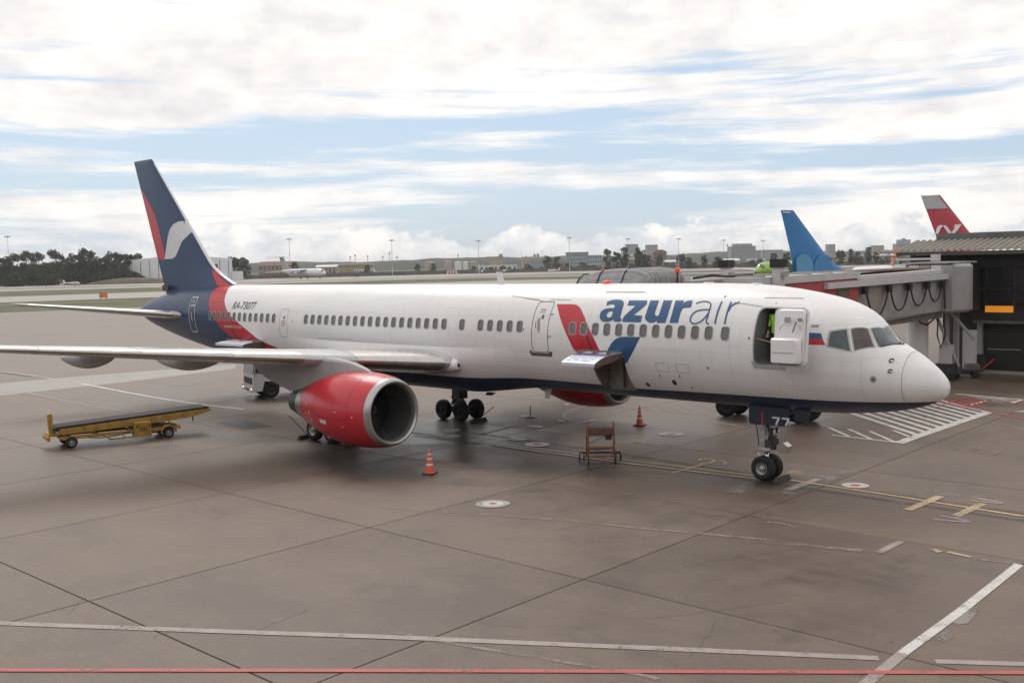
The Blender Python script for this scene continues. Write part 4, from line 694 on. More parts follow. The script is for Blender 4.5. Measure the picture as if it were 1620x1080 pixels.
fin_decal('red_sail', [(te(11.86), 11.86), (-46.0, 11.72), (-45.4, 11.16), (-44.61, 10.34), (-44.25, 9.61), (-43.9, 8.71), (-43.71, 8.1), (-43.80, 7.84), (-44.0, 7.78), (te(7.9), 7.9), (te(9.5), 9.5), (te(10.8), 10.8)], 'logo_red', .006)
fin_decal('white_sail', [(le(9.86), 9.86), (-41.9, 9.85), (-42.45, 9.72), (-42.9, 9.42), (-43.15, 9.05), (-43.5, 8.35), (-43.78, 7.82), (-42.75, 7.83), (-42.35, 7.95), (-41.95, 8.3), (-41.55, 8.75), (le(9.22), 9.22)], 'fin_white', .008)
fin_decal('red_fillet', [(le(7.25), 7.25), (-38.75, 7.15), (-38.35, 6.72), (-38.05, 6.42), (-37.9, 6.30), (-36.9, 6.34), (-37.3, 6.5), (-37.9, 6.75)], 'logo_red', .006)
MB().box((-43.7, -.36, 6.05), (-43.05, -.22, 6.35)).build('rudder_fairing', 'gear_dark', fin)
# engines
def engine(side):
    o = Vector((-16.68, side*6.48, 2.06)); e = thing_part('engine', plane)
    cowl = [(-.24, 1.215), (-.5, 1.275), (-1.0, 1.335), (-1.6, 1.37), (-2.2, 1.355), (-2.9, 1.26), (-3.6, 1.09), (-4.1, .945), (-4.4, .86), (-4.41, .80)]
    MB().lathe(cowl, o, 'X', 64).build('cowl', 'red_paint', e, 50)
    MB().lathe([(-.245, 1.213), (-.14, 1.185), (-.05, 1.14), (0, 1.09), (-.03, 1.04), (-.12, 1.005), (-.28, .985)], o, 'X', 64).build('inlet_lip', 'polished_lip', e, True)
    MB().lathe([(-.275, .984), (-.7, .965), (-1.3, .95), (-1.6, .95)], o, 'X', 48).build('inlet_duct', 'inlet_liner', e, True)
    MB().lathe([(-1.62, .96), (-1.62, 0)], o, 'X', 32).build('fan_back', 'black', e)
    f = MB()
    for k in range(22):
        a = 2*math.pi*k/22; c, s_ = math.cos(a), math.sin(a); vs = []
        for r, tw, hw in ((.22, .9, .055), (.55, .55, .075), (.94, .25, .10)):
            dx = hw*math.cos(tw)*1.2; dt = hw*math.sin(1.57-tw)*1.3
            for sg in (-1, 1): vs.append(o+Vector((-1.45+sg*dx*.6, r*c-sg*dt*s_, r*s_+sg*dt*c)))
        f.add(vs, [(0, 1, 3, 2), (2, 3, 5, 4)])
    f.build('fan', 'fan_metal', e)
    sp = MB().lathe([(-1.02, 0), (-1.05, .05), (-1.2, .14), (-1.5, .24)], o, 'X', 24).build('spinner', 'fan_metal', e, True)
    q = [(o+Vector((-1.06-.10*t/14+.012, (.03+.085*t/14)*math.cos(.55*t), (.03+.085*t/14)*math.sin(.55*t)))) for t in range(15)]; MB().tube(q, .009, 5).build('spiral_mark', 'text_white', sp)
    MB().lathe([(-4.2, .80), (-4.42, .80), (-4.8, .70), (-5.05, .625)], o, 'X', 48).build('nozzle_ring', 'nozzle_metal', e, True)
    MB().lathe([(-5.05, .627), (-5.4, .53), (-5.75, .435), (-5.76, .40), (-5.4, .39)], o, 'X', 48).build('nozzle', 'nozzle_dark', e, 50)
    MB().lathe([(-5.35, .0), (-5.35, .42)], o, 'X', 24).build('nozzle_back', 'black', e); MB().lathe([(-5.35, .24), (-5.7, .15), (-6.0, .02), (-6.01, 0)], o, 'X', 24).build('exhaust_cone', 'nozzle_dark', e, True)
    cw_ = pchip([(-q[0], q[1]) for q in cowl[:-1]])
    for x_ in (-.98, -3.05): MB().lathe([(x_, cw_(-x_)+.002), (x_-.016, cw_(-x_-.0+.016)+.003)], o, 'X', 64).build('cowl_seam', 'red_dark', e, True)
    for an in (188, 262, 352, 118):
        n = 12; vs = []
        for i in range(2):
            for j in range(n): xx = -.99-2.05*j/(n-1); r_ = cw_(-xx)+.004; aa = R_(an)+(i-.5)*.014/r_; vs.append(o+Vector((xx, r_*math.cos(aa), r_*math.sin(aa))))
        MB().add(vs, [(j, j+1, n+j+1, n+j) for j in range(n-1)]).build('cowl_seam', 'red_dark', e)
    # pylon
    prof = [(-17.75, 3.37, .03), (-18.2, 3.55, .12), (-18.9, 3.72, .19), (-19.8, 3.82, .23), (-20.7, 3.84, .25), (-22.5, 3.74, .25), (-24.2, 3.62, .20), (-25.6, 3.50, .04)]; low_ = [3.30, 3.28, 3.15, 2.95, 2.75, 2.45, 2.85, 3.42]; rr = []
    for (x, zt_, hw), zl in zip(prof, low_):
        y = side*6.48; m_ = zt_-min(.10, (zt_-zl)*.4); rr.append([(x, y-hw, zl), (x, y+hw, zl), (x, y+hw, m_), (x, y+hw*.7, zt_-.02), (x, y, zt_), (x, y-hw*.7, zt_-.02), (x, y-hw, m_)])
    MB().loft(rr).build('pylon', 'pylon_grey', e, 35)
    # small stencils on the cowl
    for x, a, w, h in ((-2.45, 196, .42, .15), (-3.5, 186, .10, .05), (-3.5, 190, .10, .05), (-3.4, 200, .16, .05), (-3.9, 192, .12, .05), (-3.6, 208, .12, .04), (-1.3, 200, .16, .02), (-.75, 183, .06, .05), (-1.6, 178, .10, .03), (-4.0, 204, .14, .04), (-3.75, 172, .12, .04)):
        cw = pchip([(-p[0], p[1]) for p in cowl[:-1]]); a_ = a if side < 0 else 180-a; n = 6; vs = []
        for i in range(2):
            for j in range(n):
                xx = x+w*(j/(n-1)-.5); r = cw(-xx)+.004; an = R_(a_)+(i-.5)*h/r; vs.append(o+Vector((xx, r*math.cos(an), r*math.sin(an))))
        MB().add(vs, [(j, j+1, n+j+1, n+j) for j in range(n-1)]).build('stencil', 'seam_white', e)
    return e
def thing_part(name, parent, loc=(0, 0, 0)):
    o = bpy.data.objects.new(name, None); o.empty_display_size = .2; o.location = loc; return link(o, parent)
for s_ in (-1, 1): engine(s_)
# wheels
def wheel_mesh(r, w, rr):
    t = MB().lathe([(-w/2+.02, rr), (-w/2, rr+.03), (-w/2, r*.80), (-w/2+.05, r*.93), (-w*.28, r*.985), (-w*.1, r), (-w*.09, r-.008), (w*.09, r-.008), (w*.1, r), (w*.28, r*.985), (w/2-.05, r*.93), (w/2, r*.80), (w/2, rr+.03), (w/2-.02, rr)], (0, 0, 0), 'Y', 40)
    rim = MB().lathe([(-w/2+.03, rr+.012), (-w/2+.015, rr), (-w/2+.05, rr*.86), (-w/2+.09, rr*.55), (-w/2+.03, rr*.42), (-w/2+.01, rr*.22), (-w/2+.01, 0)], (0, 0, 0), 'Y', 28)
    rim.lathe([(w/2-.03, rr+.012), (w/2-.015, rr), (w/2-.05, rr*.86), (w/2-.09, rr*.55), (w/2-.03, rr*.42), (w/2-.01, rr*.22), (w/2-.01, 0)], (0, 0, 0), 'Y', 28)
    return t, rim
def wheel(parent, loc, r, w, rr, rimm='rim', holes=9):
    t, rim = wheel_mesh(r, w, rr); o = t.build('wheel', 'tyre', parent, 40); o.location = loc; ri = rim.build('rim', rimm, o, 40)
    h = MB()
    for k in range(holes):
        a = 2*math.pi*k/holes
        for sg in (-1, 1): c = (rr*.70*math.cos(a), sg*(w/2-.062), rr*.70*math.sin(a)); h.lathe([(0, rr*.13), (sg*.006, 0)], c, 'Y', 8)
    h.build('rim_hole', 'black', o); return o
# nose gear
ng = thing_part('nose_gear', plane); X0 = -5.84
for y in (-.24, .24): wheel(ng, (X0, y, .405), .405, .30, .20)
MB().tube([(X0, -.42, .405), (X0, .42, .405)], .055, 12).build('axle', 'gear_grey', ng, True)
MB().tube([(X0, 0, .38), (X0-.01, 0, .95)], .062, 14).build('oleo', 'chrome', ng, True)
MB().tube([(X0-.005, 0, .88), (X0-.02, 0, 1.05), (X0-.03, 0, 2.5)], [.11, .10, .105], 14).build('strut', 'gear_grey', ng, True)
m_ = MB(); m_.bar((X0-.05, 0, .52), (X0-.42, 0, .86), .10, .05); m_.bar((X0-.42, 0, .86), (X0-.08, 0, 1.12), .10, .05); m_.tube([(X0-.42, -.08, .86), (X0-.42, .08, .86)], .03, 8); m_.build('torque_link', 'gear_grey', ng)
m_ = MB(); m_.box((X0-.17, -.19, 1.25), (X0+.13, .13, 1.72)); m_.box((X0-.11, -.24, 1.45), (X0+.05, .2, 1.60)); m_.tube([(X0-.16, -.2, .98), (X0+.12, -.2, .98)], .05, 8); m_.tube([(X0-.12, -.24, 1.04), (X0+.22, -.18, 1.00)], .045, 8); m_.build('steering_actuator', 'gear_grey', ng)
m_ = MB(); m_.prism([(X0+.42, .98), (X0+.78, .93), (X0+.82, 1.16), (X0+.66, 1.28), (X0+.44, 1.20)], -.16, .14); m_.tube([(X0+.05, 0, 1.02), (X0+.5, 0, 1.06)], .05, 8); m_.build('towing_lamp_box', 'bare_metal', ng)
m_ = MB()
for k, (a, b_) in enumerate((((X0+.10, -.14, 1.75), (X0+.30, -.22, 1.2)), ((X0-.2, -.12, 2.2), (X0-.22, -.14, 1.1)), ((X0-.24, .1, 2.1), (X0-.1, .1, 1.0)), ((X0+.16, .02, 2.1), (X0+.22, -.04, 1.1)))):
    a, b_ = Vector(a), Vector(b_); m_.tube([a, a.lerp(b_, .35)+Vector((.10*(-1)**k, -.04, 0)), a.lerp(b_, .7)+Vector((.06*(-1)**k, .03, 0)), b_], .016, 6)
m_.build('hydraulic_hose', 'black_rubber', ng)
m_ = MB(); m_.box((X0+.02, -.20, 1.10), (X0+.34, .16, 1.34)); m_.box((X0+.12, -.12, 1.34), (X0+.30, .10, 1.46)); m_.build('steering_valve', 'gear_dark', ng)
for y in (-.17, .13):
    l = MB().lathe([(0, .0), (0, .10), (-.05, .105), (-.13, .07), (-.15, 0)], (X0+.36, y, 1.62), 'X', 16).build('taxi_light', 'gear_dark', ng, True); MB().lathe([(.004, .0), (.002, .085)], (X0+.36, y, 1.62), 'X', 16).build('lens', 'lens', l)
m_ = MB(); m_.bar((X0+.1, 0, 1.9), (X0+1.4, 0, 2.5), .12, .10); m_.bar((X0+.05, -.2, 1.4), (X0+.05, -.2, 2.4), .05); m_.build('drag_brace', 'gear_grey', ng)
for y in (-.56, .56):
    d = MB().prism([(-6.16, 2.46), (-4.72, 2.46), (-4.74, 2.28), (-4.80, 1.88), (-6.10, 1.86), (-6.16, 1.95)], y-.02, y+.02).build('gear_door', 'navy_door', ng)
    if y < 0:
        for dx in (-.17, .17):
            lp = [(-5.02+dx-.13, 2.16), (-5.02+dx+.13, 2.16), (-5.02+dx+.13, 2.11), (-5.02+dx+.04, 1.91), (-5.02+dx-.03, 1.91), (-5.02+dx+.06, 2.11), (-5.02+dx-.13, 2.11)]
            MB().prism(lp, y-.027, y-.0215).build('numeral', 'text_white', d)
        MB().prism([(-5.70, 2.3), (-5.65, 2.3), (-5.65, 1.88), (-5.70, 1.88)], y-.026, y-.0215).build('red_mark', 'logo_red', d)
MB().prism([(-4.62, 2.44), (-4.05, 2.44), (-4.1, 2.12), (-4.58, 2.06)], -.5, -.47).build('gear_door', 'navy_door', ng)
# main gears
def main_gear(side):
    g = thing_part('main_gear', plane); x, y = -24.0, side*3.66
    for dx in (-.58, .58):
        for dy in (-.49, .49): wheel(g, (x+dx, y+dy, .46), .46, .35, .24, 'rim_dark' if side > 0 else 'rim')
        MB().tube([(x+dx, y-.5, .46), (x+dx, y+.5, .46)], .07, 10).build('axle', 'gear_dark', g, True)
    MB().tube([(x-.68, y, .46), (x+.68, y, .46)], .16, 12).build('bogie_beam', 'gear_dark', g, True)
    for dx in (-.58, .58):
        for sy in (-1, 1): MB().lathe([(-.10, .20), (.10, .20), (.11, .1)], (x+dx, y+sy*.22, .46), 'Y', 16, True).build('brake_unit', 'gear_dark', g, 40)
    MB().box((x-.22, y-.28, .95), (x+.25, y+.28, 1.75)).build('gear_housing', 'gear_dark', g)
    MB().tube([(x, y, .5), (x, y, 1.35)], .085, 12).build('oleo', 'chrome', g, True); MB().tube([(x, y, 1.2), (x+.02, y, 3.35)], [.19, .26], 14).build('strut', 'gear_dark', g, True)
    m = MB(); m.bar((x+.1, y, 1.9), (x+.3, y-side*1.7, 3.0), .12, .1); m.bar((x-.12, y, .62), (x-.5, y, .98), .12, .06); m.bar((x-.5, y, .98), (x-.12, y, 1.35), .12, .06); m.bar((x+.12, y+.05, 1.4), (x+1.0, y+.1, 2.9), .08); m.build('side_brace', 'gear_dark', g)
    m = MB(); m.tube([(x+.15, y-.1, 2.2), (x+.24, y-.16, 1.5), (x+.3, y-.1, .8)], .02, 6); m.tube([(x-.15, y+.1, 2.2), (x-.24, y+.2, 1.4), (x-.3, y+.1, .7)], .02, 6); m.build('brake_hose', 'black_rubber', g)
    MB().box((x-.75, y+side*.28, 1.35), (x+.65, y+side*.32, 3.2)).build('gear_door', 'grey_paint', g)
for s_ in (-1, 1): main_gear(s_)
# the open forward service door, swung out and forward, lining outwards
dl = thing_part('open_door', plane); mb = MB(); outer = rrect(-4.28, -3.24, 4.00, 5.70, .17, 5)
def dy(z): return -2.30+.42*max(0, (z-4.75)/.95)**2*.6+.05*((z-4.6)/.6)**2*(z < 4.6)
mb.loft([[(x, dy(z)+.07, z) for x, z in outer], [(x-.02*(x < -3.7), dy(z)-.04, z) for x, z in outer]]); mb.build('door_shell', 'white_paint', dl, 35)
li = rrect(-4.22, -3.30, 4.06, 5.64, .15, 5); MB().loft([[(x, dy(z)-.035, z) for x, z in li], [(-3.76+(x+3.76)*.95, dy(z)-.085, 4.85+(z-4.85)*.96) for x, z in li]]).build('door_lining', 'white_paint', dl, 35)
bs = rrect(-4.26, -3.36, 4.06, 4.82, .07, 3); MB().loft([[(x, -2.36, z) for x, z in bs], [(x, -2.52, z) for x, z in bs], [(-3.81+(x+3.81)*.9, -2.60, 4.42+(z-4.42)*.88) for x, z in bs]]).build('slide_pack', 'white_paint', dl, 35)
MB().bar((-4.16, -2.61, 4.40), (-3.48, -2.61, 4.40), .012, .012).build('pack_seam', 'seam', dl); MB().box((-4.22, -2.36, 3.97), (-3.34, -2.54, 4.03)).build('lower_edge', 'seam', dl)
MB().bar((-3.62, -2.40, 4.98), (-3.50, -2.38, 5.30), .04, .04).build('door_handle', 'seam', dl)
MB().tube([(-4.05, -2.37, 5.05), (-3.98, -2.37, 5.17), (-3.85, -2.36, 5.22)], .010, 5).build('handle_arc', 'seam', dl); MB().tube([(-3.38, -2.37, 5.06), (-3.40, -2.37, 5.16), (-3.48, -2.36, 5.22)], .010, 5).build('handle_arc', 'seam', dl)
MB().box((-3.90, -2.345, 5.26), (-3.70, -2.36, 5.42)).build('viewing_window', 'window_rim', dl); MB().box((-3.48, -2.34, 5.30), (-3.33, -2.355, 5.40)).build('door_notice', 'seam', dl)
m = MB(); m.bar((-4.1, -1.72, 4.62), (-3.6, -2.26, 4.62), .10, .16); m.bar((-4.1, -1.62, 5.16), (-3.6, -2.2, 5.16), .08, .12); m.build('hinge_arm', 'gear_grey', dl)
decal('scuff_plate', [[(-5.34, 4.02), (-5.26, 4.02), (-5.16, 3.925), (-4.3, 3.925), (-4.2, 3.93), (-4.2, 3.80), (-5.24, 3.80)]], 'gear_grey', plane, .012)
decal('door_surround', ring(rrect(-5.26, -4.18, 3.90, 5.66, .18), .04), 'seam', plane, .006)
MB().tube([(-5.2, -1.72, 4.72), (-4.75, -1.70, 4.62), (-4.25, -1.68, 4.60)], .012, 5).build('door_strap', 'strap', plane)
# cargo doors, hinged up
def cargo_door(x0, x1, zh, reach, rise, stripe):
    c = thing_part('cargo_door', plane); yh = skin_y((x0+x1)/2, zh)[1]; n = 9; rr = []; rr2 = []
    for k in range(n):
        t = k/(n-1); y = yh-.02-reach*t; z = zh+.03-rise*t**3; rr.append([(x0, y, z), (x1, y, z)]); rr2.append([(x0, y, z-.10), (x1, y, z-.10)])
    loop = [[a[0], a[1], b_[1], b_[0]] for a, b_ in zip(rr, rr2)]; MB().loft(loop).build('door_skin', 'door_pale', c, 35)
    ln = [[(x0+.04, p[0][1], p[0][2]-.012), (x1-.04, p[0][1], p[0][2]-.012), (x1-.04, p[0][1], p[0][2]+.0), (x0+.04, p[0][1], p[0][2])] for p in rr2[1:-1]]; MB().loft(ln).build('door_lining', 'lining_dark', c)
    if stripe:
        for a, b_, m in ((.40, .62, 'stripe_violet'), (.25, .38, 'seam_white')):
            rows = []
            for k in range(6):
                t = a+(b_-a)*k/5; rows.append([(x0+.02, yh-.02-reach*t, zh+.036-rise*t**3), (x1-.02, yh-.02-reach*t, zh+.036-rise*t**3)])
            MB().loft(rows, closed=False).build('door_stripe', m, c)
        for k in range(16):
            t = .66+.075*(k % 4); xx = x0+.12+(x1-x0-.35)*(k//4)/4+.04*((k*7) % 3); z = zh+.038-rise*t**3
            MB().add([(xx, yh-.02-reach*t, z), (xx+.22, yh-.02-reach*t, z), (xx+.2, yh-.02-reach*(t+.03), z-.02), (xx-.02, yh-.02-reach*(t+.03), z-.02)], [(0, 1, 2, 3)]).build('stencil', 'azure_paint', c)
    for x in (x0+.10, (x0+x1)/2, x1-.10): MB().bar((x, yh+.05, zh+.0), (x, yh-reach*.5, zh+.05), .07, .14).build('hinge_beam', 'hold_lining', c)
    MB().tube([(x0+.15, yh-.1, zh+.1), (x0+.12, yh-.32, zh+.62)], .022, 6).build('locking_rod', 'gear_dark', c)
    xx = (x0+x1)/2; MB().bar((xx, -.86, 2.75), (xx, -.86, zh-.3), .07, .05).build('hold_frame', 'lining_dark', c)
    MB().loft([[(x1+.004, p[0][1], p[0][2]-.01) for p in rr], [(x1+.004, p[0][1], p[0][2]-.17-.10*math.sin(math.pi*k/8)) for k, p in enumerate(rr)]], closed=False).build('door_edge', 'scuff_plate', c)
cargo_door(-11.66, -10.22, 4.05, 1.52, .26, True); cargo_door(-34.3, -31.9, 3.68, 1.15, .10, False)

# ------------------------------------------------------------------ ground equipment
# belt loader: local x along the belt (rear to front), y to its left
bl = thing('belt_loader', 'yellow belt loader with long black belt standing on the left of the apron', 'belt loader', (-32.10, -11.80, 0), math.atan2(.97, .235))
def bz(x): return .82+.048*x
MB().prism([(-.05, bz(0)-.22), (.18, bz(0)-.02), (6.3, bz(6.3)-.03), (6.45, bz(6.4)-.11), (5.6, bz(5.6)-.28), (4.4, bz(4.4)-.32), (.3, bz(0)-.26)], -.62, -.55).build('side_rail', 'loader_yellow', bl)
MB().prism([(-.05, bz(0)-.22), (.18, bz(0)-.02), (6.3, bz(6.3)-.03), (6.45, bz(6.4)-.11), (5.6, bz(5.6)-.28), (4.4, bz(4.4)-.32), (.3, bz(0)-.26)], .55, .62).build('side_rail', 'loader_yellow', bl)
MB().prism([(-.12, bz(0)-.02), (-.02, bz(0)+.07), (6.2, bz(6.2)+.07), (6.32, bz(6.3)-.01), (6.2, bz(6.2)-.09), (0, bz(0)-.12)], -.54, .54).build('belt', 'belt_rubber', bl, 40)
for x in (0, 6.25): MB().tube([(x, -.58, bz(x)-.02), (x, .58, bz(x)-.02)], .07, 10).build('end_roller', 'steel_dark', bl, True)
m = MB(); m.bar((.15, -.62, .42), (5.0, -.62, .42), .10, .14); m.bar((.15, .62, .42), (5.0, .62, .42), .10, .14)
for x in (.2, 1.6, 3.0, 4.2, 4.95): m.bar((x, -.6, .42), (x, .6, .42), .09, .12)
m.build('chassis', 'loader_yellow', bl)
m = MB(); m.bar((1.75, -.72, .40), (2.1, -.72, .20), .06); m.bar((2.1, -.72, .20), (3.2, -.72, .20), .06); m.bar((2.4, -.72, .44), (2.7, -.72, .22), .05); m.build('running_board', 'loader_yellow', bl)
for y in (-.45, .45): MB().bar((.9, y, .62), (4.0, y, .70), .08, .07).build('lift_arm', 'steel_dark', bl)
bx = MB().box((3.05, -.86, .18), (3.72, -.30, .80)).build('engine_box', 'loader_yellow', bl)
me = text2d('305', .27)
for v in me.vertices: v.co = (3.39+v.co.x, -.864, .50+v.co.y)
mesh_obj('numerals', me, 'text_dark', bx)
for x in (3.14, 3.63): MB().box((x-.04, -.875, .60), (x+.04, -.862, .66)).build('latch', 'steel_dark', bx)
MB().box((3.75, -.55, .26), (4.3, .55, .62)).build('engine', 'steel_dark', bl)
for x in (.55, 4.48):
    for y in (-.68, .68):
        w = wheel(bl, (x, y, .235), .235, .17, .135, 'rim', 5)
    MB().tube([(x, -.6, .235), (x, .6, .235)], .045, 8).build('axle', 'steel_dark', bl)
for y in (-.68, .68):
    rr = []
    for k in range(9): a = R_(180*k/8); rr.append([(4.48+.30*math.cos(a), y-.12, .235+.30*math.sin(a)), (4.48+.30*math.cos(a), y+.12, .235+.30*math.sin(a)), (4.48+.33*math.cos(a), y+.12, .235+.33*math.sin(a)), (4.48+.33*math.cos(a), y-.12, .235+.33*math.sin(a))])
    MB().loft(rr).build('mudguard', 'loader_yellow', bl)
for x in (4.38, 4.60): MB().bar((x, -.5, .45), (x-.05, -.5, bz(4.5)-.2), .05).build('prop', 'loader_yellow', bl)
MB().box((-.28, -.46, .50), (.08, .46, .62)).build('bumper', 'loader_yellow', bl); MB().box((-.34, -.56, .34), (-.24, .56, .50)).build('bumper', 'loader_yellow', bl)
MB().prism([(-.22, .60), (-.10, .60), (-.06, 1.35), (-.16, 1.45), (-.26, 1.40)], -.30, -.10).build('upright_guard', 'loader_yellow', bl)
MB().box((5.55, -.60, bz(5.6)-.48), (5.60, -.56, bz(5.6)-.26)).build('rest_leg', 'steel_dark', bl)

# white truck behind the engine, facing the camera's left
tr = thing('service_truck', 'white cab-over service truck with lit headlamps behind the red engine', 'truck', (-39.75, 2.5, 0), R_(-108))
# local x forward, y left
cab = [(0, .42), (.06, .95), (.04, 1.35), (-.10, 2.10), (-.30, 2.45), (-1.75, 2.50), (-1.75, .55), (-1.45, .55), (-1.32, .95), (-.55, .95), (-.42, .42)]
MB().prism(cab, -1.12, 1.12).build('cab', 'truck_white', tr, 30)
MB().loft([[(.075, -1.0, 1.38), (.075, 1.0, 1.38), (-.075, .95, 2.10), (-.075, -.95, 2.10)], [(.06, -1.0, 1.38), (.06, 1.0, 1.38), (-.09, .95, 2.10), (-.09, -.95, 2.10)]]).build('windscreen', 'truck_glass', tr)
for y in (-1.13, 1.13): MB().prism([(-.25, 1.42), (-.38, 2.05), (-1.3, 2.05), (-1.3, 1.42)], y-.006, y+.006).build('side_window', 'truck_glass', tr)
g = MB().box((.05, -.78, .80), (.085, .78, 1.14)).build('grille', 'truck_dark', tr)
for z in (.88, .97, 1.06): MB().box((.085, -.76, z), (.10, .76, z+.025)).build('slat', 'truck_dark', g)
b = MB().box((-.05, -1.14, .36), (.12, 1.14, .72)).build('bumper', 'truck_white', tr); MB().box((.12, -.42, .42), (.127, .30, .54)).build('number_plate_recess', 'truck_dark', b)
for y in (-.88, .88):
    h = MB().box((.121, y-.19, .47), (.13, y+.19, .64)).build('headlamp_housing', 'truck_dark', b)
    for k in (-.07, .07): MB().lathe([(0, .0), (-.002, .055)], (.136, y+k, .555), 'X', 12).build('headlamp', 'headlight', h)
for y in (-1.25, 1.25): MB().box((-.18, y-.08, 1.45), (-.06, y+.08, 1.95)).build('mirror', 'truck_dark', tr)
for x in (-.95, -4.6):
    for y in (-.95, .95): wheel(tr, (x, y, .46), .46, .28, .25, 'rim_dark', 6)
MB().box((-6.2, -.45, .55), (-1.7, .45, .80)).build('chassis', 'truck_dark', tr); MB().box((-6.3, -1.2, .95), (-1.9, 1.2, 2.95)).build('box_body', 'truck_white', tr)
for y in (-1.0, 1.0): MB().box((-3.9, y-.15, .40), (-1.9, y+.15, .85)).build('side_guard', 'truck_dark', tr)

# cones
def cone(name, label, loc, rz, h=.86, group='traffic cones around the airliner'):
    c = thing(name, label, 'traffic cone', (*loc, 0), rz, group)
    MB().prism(rrect(-.23, .23, -.23, .23, .05, 2), .012, .05, 'XY').build('base', 'cone_base', c)
    prof = [(.05, .165), (.10, .15), (h, .028)]; f = lambda z: .15+(z-.10)*(.028-.15)/(h-.10)
    MB().lathe([(.045, .19), (.07, .165), (.10, .152), (h-.01, .03), (h, .022), (h, 0)], (0, 0, 0), 'Z', 20).build('body', 'cone_orange', c, 40)
    for z0, z1 in ((.30, .37), (.50, .56), (.66, .71)): MB().lathe([(z0, f(z0)+.005), (z1, f(z1)+.005)], (0, 0, 0), 'Z', 20).build('white_band', 'cone_white', c, True)
    return c
cone('traffic_cone', 'orange traffic cone in front of the red engine intake', (-15.39, -6.08), .4)
cone('traffic_cone', 'orange traffic cone standing beyond the belly near the curved painted line', (-15.92, 6.73), .2)

# small orange steps on castors
st = thing('boarding_steps', 'small orange wheeled maintenance steps beside the painted centre line', 'steps', (-12.05, -.85, 0), math.atan2(.69, .727)-.02)
# local x across (width), y away from the camera
for x in (-.46, .46):
    m = MB(); m.tube([(x, -.55, .12), (x, -.42, 1.0), (x, -.36, 1.38), (x-.02*(x > 0), -.25, 1.46)], .026, 8); m.build('front_post', 'ladder_orange', st, True)
    m = MB(); m.tube([(x*1.08, .30, .12), (x*1.05, .05, 1.0), (x, -.12, 1.40), (x, -.22, 1.46)], .024, 8); m.build('rear_post', 'ladder_orange', st, True)
    MB().bar((x*1.06, .45, .30), (x*1.02, -.56, .30), .05, .05).build('base_rail', 'ladder_orange', st)
MB().box((-.46, -.40, 1.00), (.46, .02, 1.24)).build('platform', 'ladder_tread', st)
MB().box((.14, -.44, .86), (.38, -.40, 1.06)).build('tool_box', 'steel_dark', st)
MB().box((-.46, -.52, .56), (.46, -.28, .61)).build('tread', 'ladder_orange', st); MB().box((-.46, -.58, .26), (.46, -.36, .31)).build('tread', 'ladder_orange', st)
MB().bar((-.45, -.05, .66), (.20, -.16, .98), .02).build('brace', 'steel_dark', st); MB().bar((-.75, .30, .28), (.72, .30, .28), .06, .06).build('outrigger', 'steel_dark', st)
MB().bar((-.46, .30, .42), (.46, .30, .42), .05, .05).build('cross_rail', 'steel_dark', st)
for x, y in ((-.46, -.56), (.48, -.56), (-.74, .30), (-.58, .32), (.56, .32), (.74, .30)):
    w = MB().lathe([(-.025, .06), (-.025, .10), (.025, .10), (.025, .06), (.025, 0)], (0, 0, 0), 'X', 14).build('castor', 'tyre', st, 40); w.location = (x, y, .105)
    MB().bar((-.05*0, 0, 0), (0, 0, .18), .03).build('fork', 'steel_dark', w)

# chocks
def chock(label, loc, rz, L, rod=None):
    c = thing('wheel_chock', label, 'wheel chock', (*loc, 0), rz, 'chocks at the airliner wheels')
    MB().prism([(-.14, 0), (.14, 0), (.03, .17), (-.03, .17)], -L/2, L/2).build('wedge', 'chock_dark', c)
    for k in (-1, 1): MB().prism([(-.10, .05), (.10, .05), (.036, .155), (-.036, .155)], k*(L/2), k*(L/2+.008)).build('end_plate', 'ladder_tread', c)
    if rod: MB().tube([(0, 0, .14), rod], .016, 6).build('pull_rod', 'steel_dark', c)
chock('dark wooden chock in front of the nose wheels', (-5.30, 0.0), .03, .85)
chock('dark chock with upright pull rod at the far main wheels', (-22.50, 3.4), .05, .9, (.75, .25, .75))
chock('dark chock with leaning rod behind the main wheels below the red engine', (-25.2, -4.1), .05, .9, (-.75, -.35, .95))
pk = thing('marker_pin', 'thin upright marker pin on a round foot beyond the main wheels', 'marker', (*MARKER_PIN, 0)); MB().lathe([(0, .30), (.03, .29), (.05, .05), (.06, 0)], (0, 0, 0), 'Z', 16).build('foot', 'paint_pale', pk, True); MB().tube([(0, 0, .05), (.02, 0, .55)], .022, 6).build('pin', 'ladder_tread', pk)

# worker standing inside the open forward door
def skin_figure(name, joints, edges, root, m, parent):
    me = bpy.data.meshes.new(name); me.from_pydata([j[0] for j in joints], edges, []); o = bpy.data.objects.new(name, me); COL.objects.link(o)
    o.modifiers.new('s', 'SKIN'); sv = me.skin_vertices[0].data
    for v, j in zip(sv, joints): v.radius = (j[1], j[2] if len(j) > 2 else j[1])
    sv[root].use_root = True; su = o.modifiers.new('u', 'SUBSURF'); su.levels = su.render_levels = 2
    bpy.context.view_layer.update(); me2 = bpy.data.meshes.new_from_object(o.evaluated_get(bpy.context.evaluated_depsgraph_get())); bpy.data.objects.remove(o); me2.name = name; finish(me2, True)
    return mesh_obj(name, me2, m, parent)
pe = thing('person', 'person in a fluorescent green vest standing inside the open forward door', 'person', (-4.84, -1.10, 3.935), R_(-85))
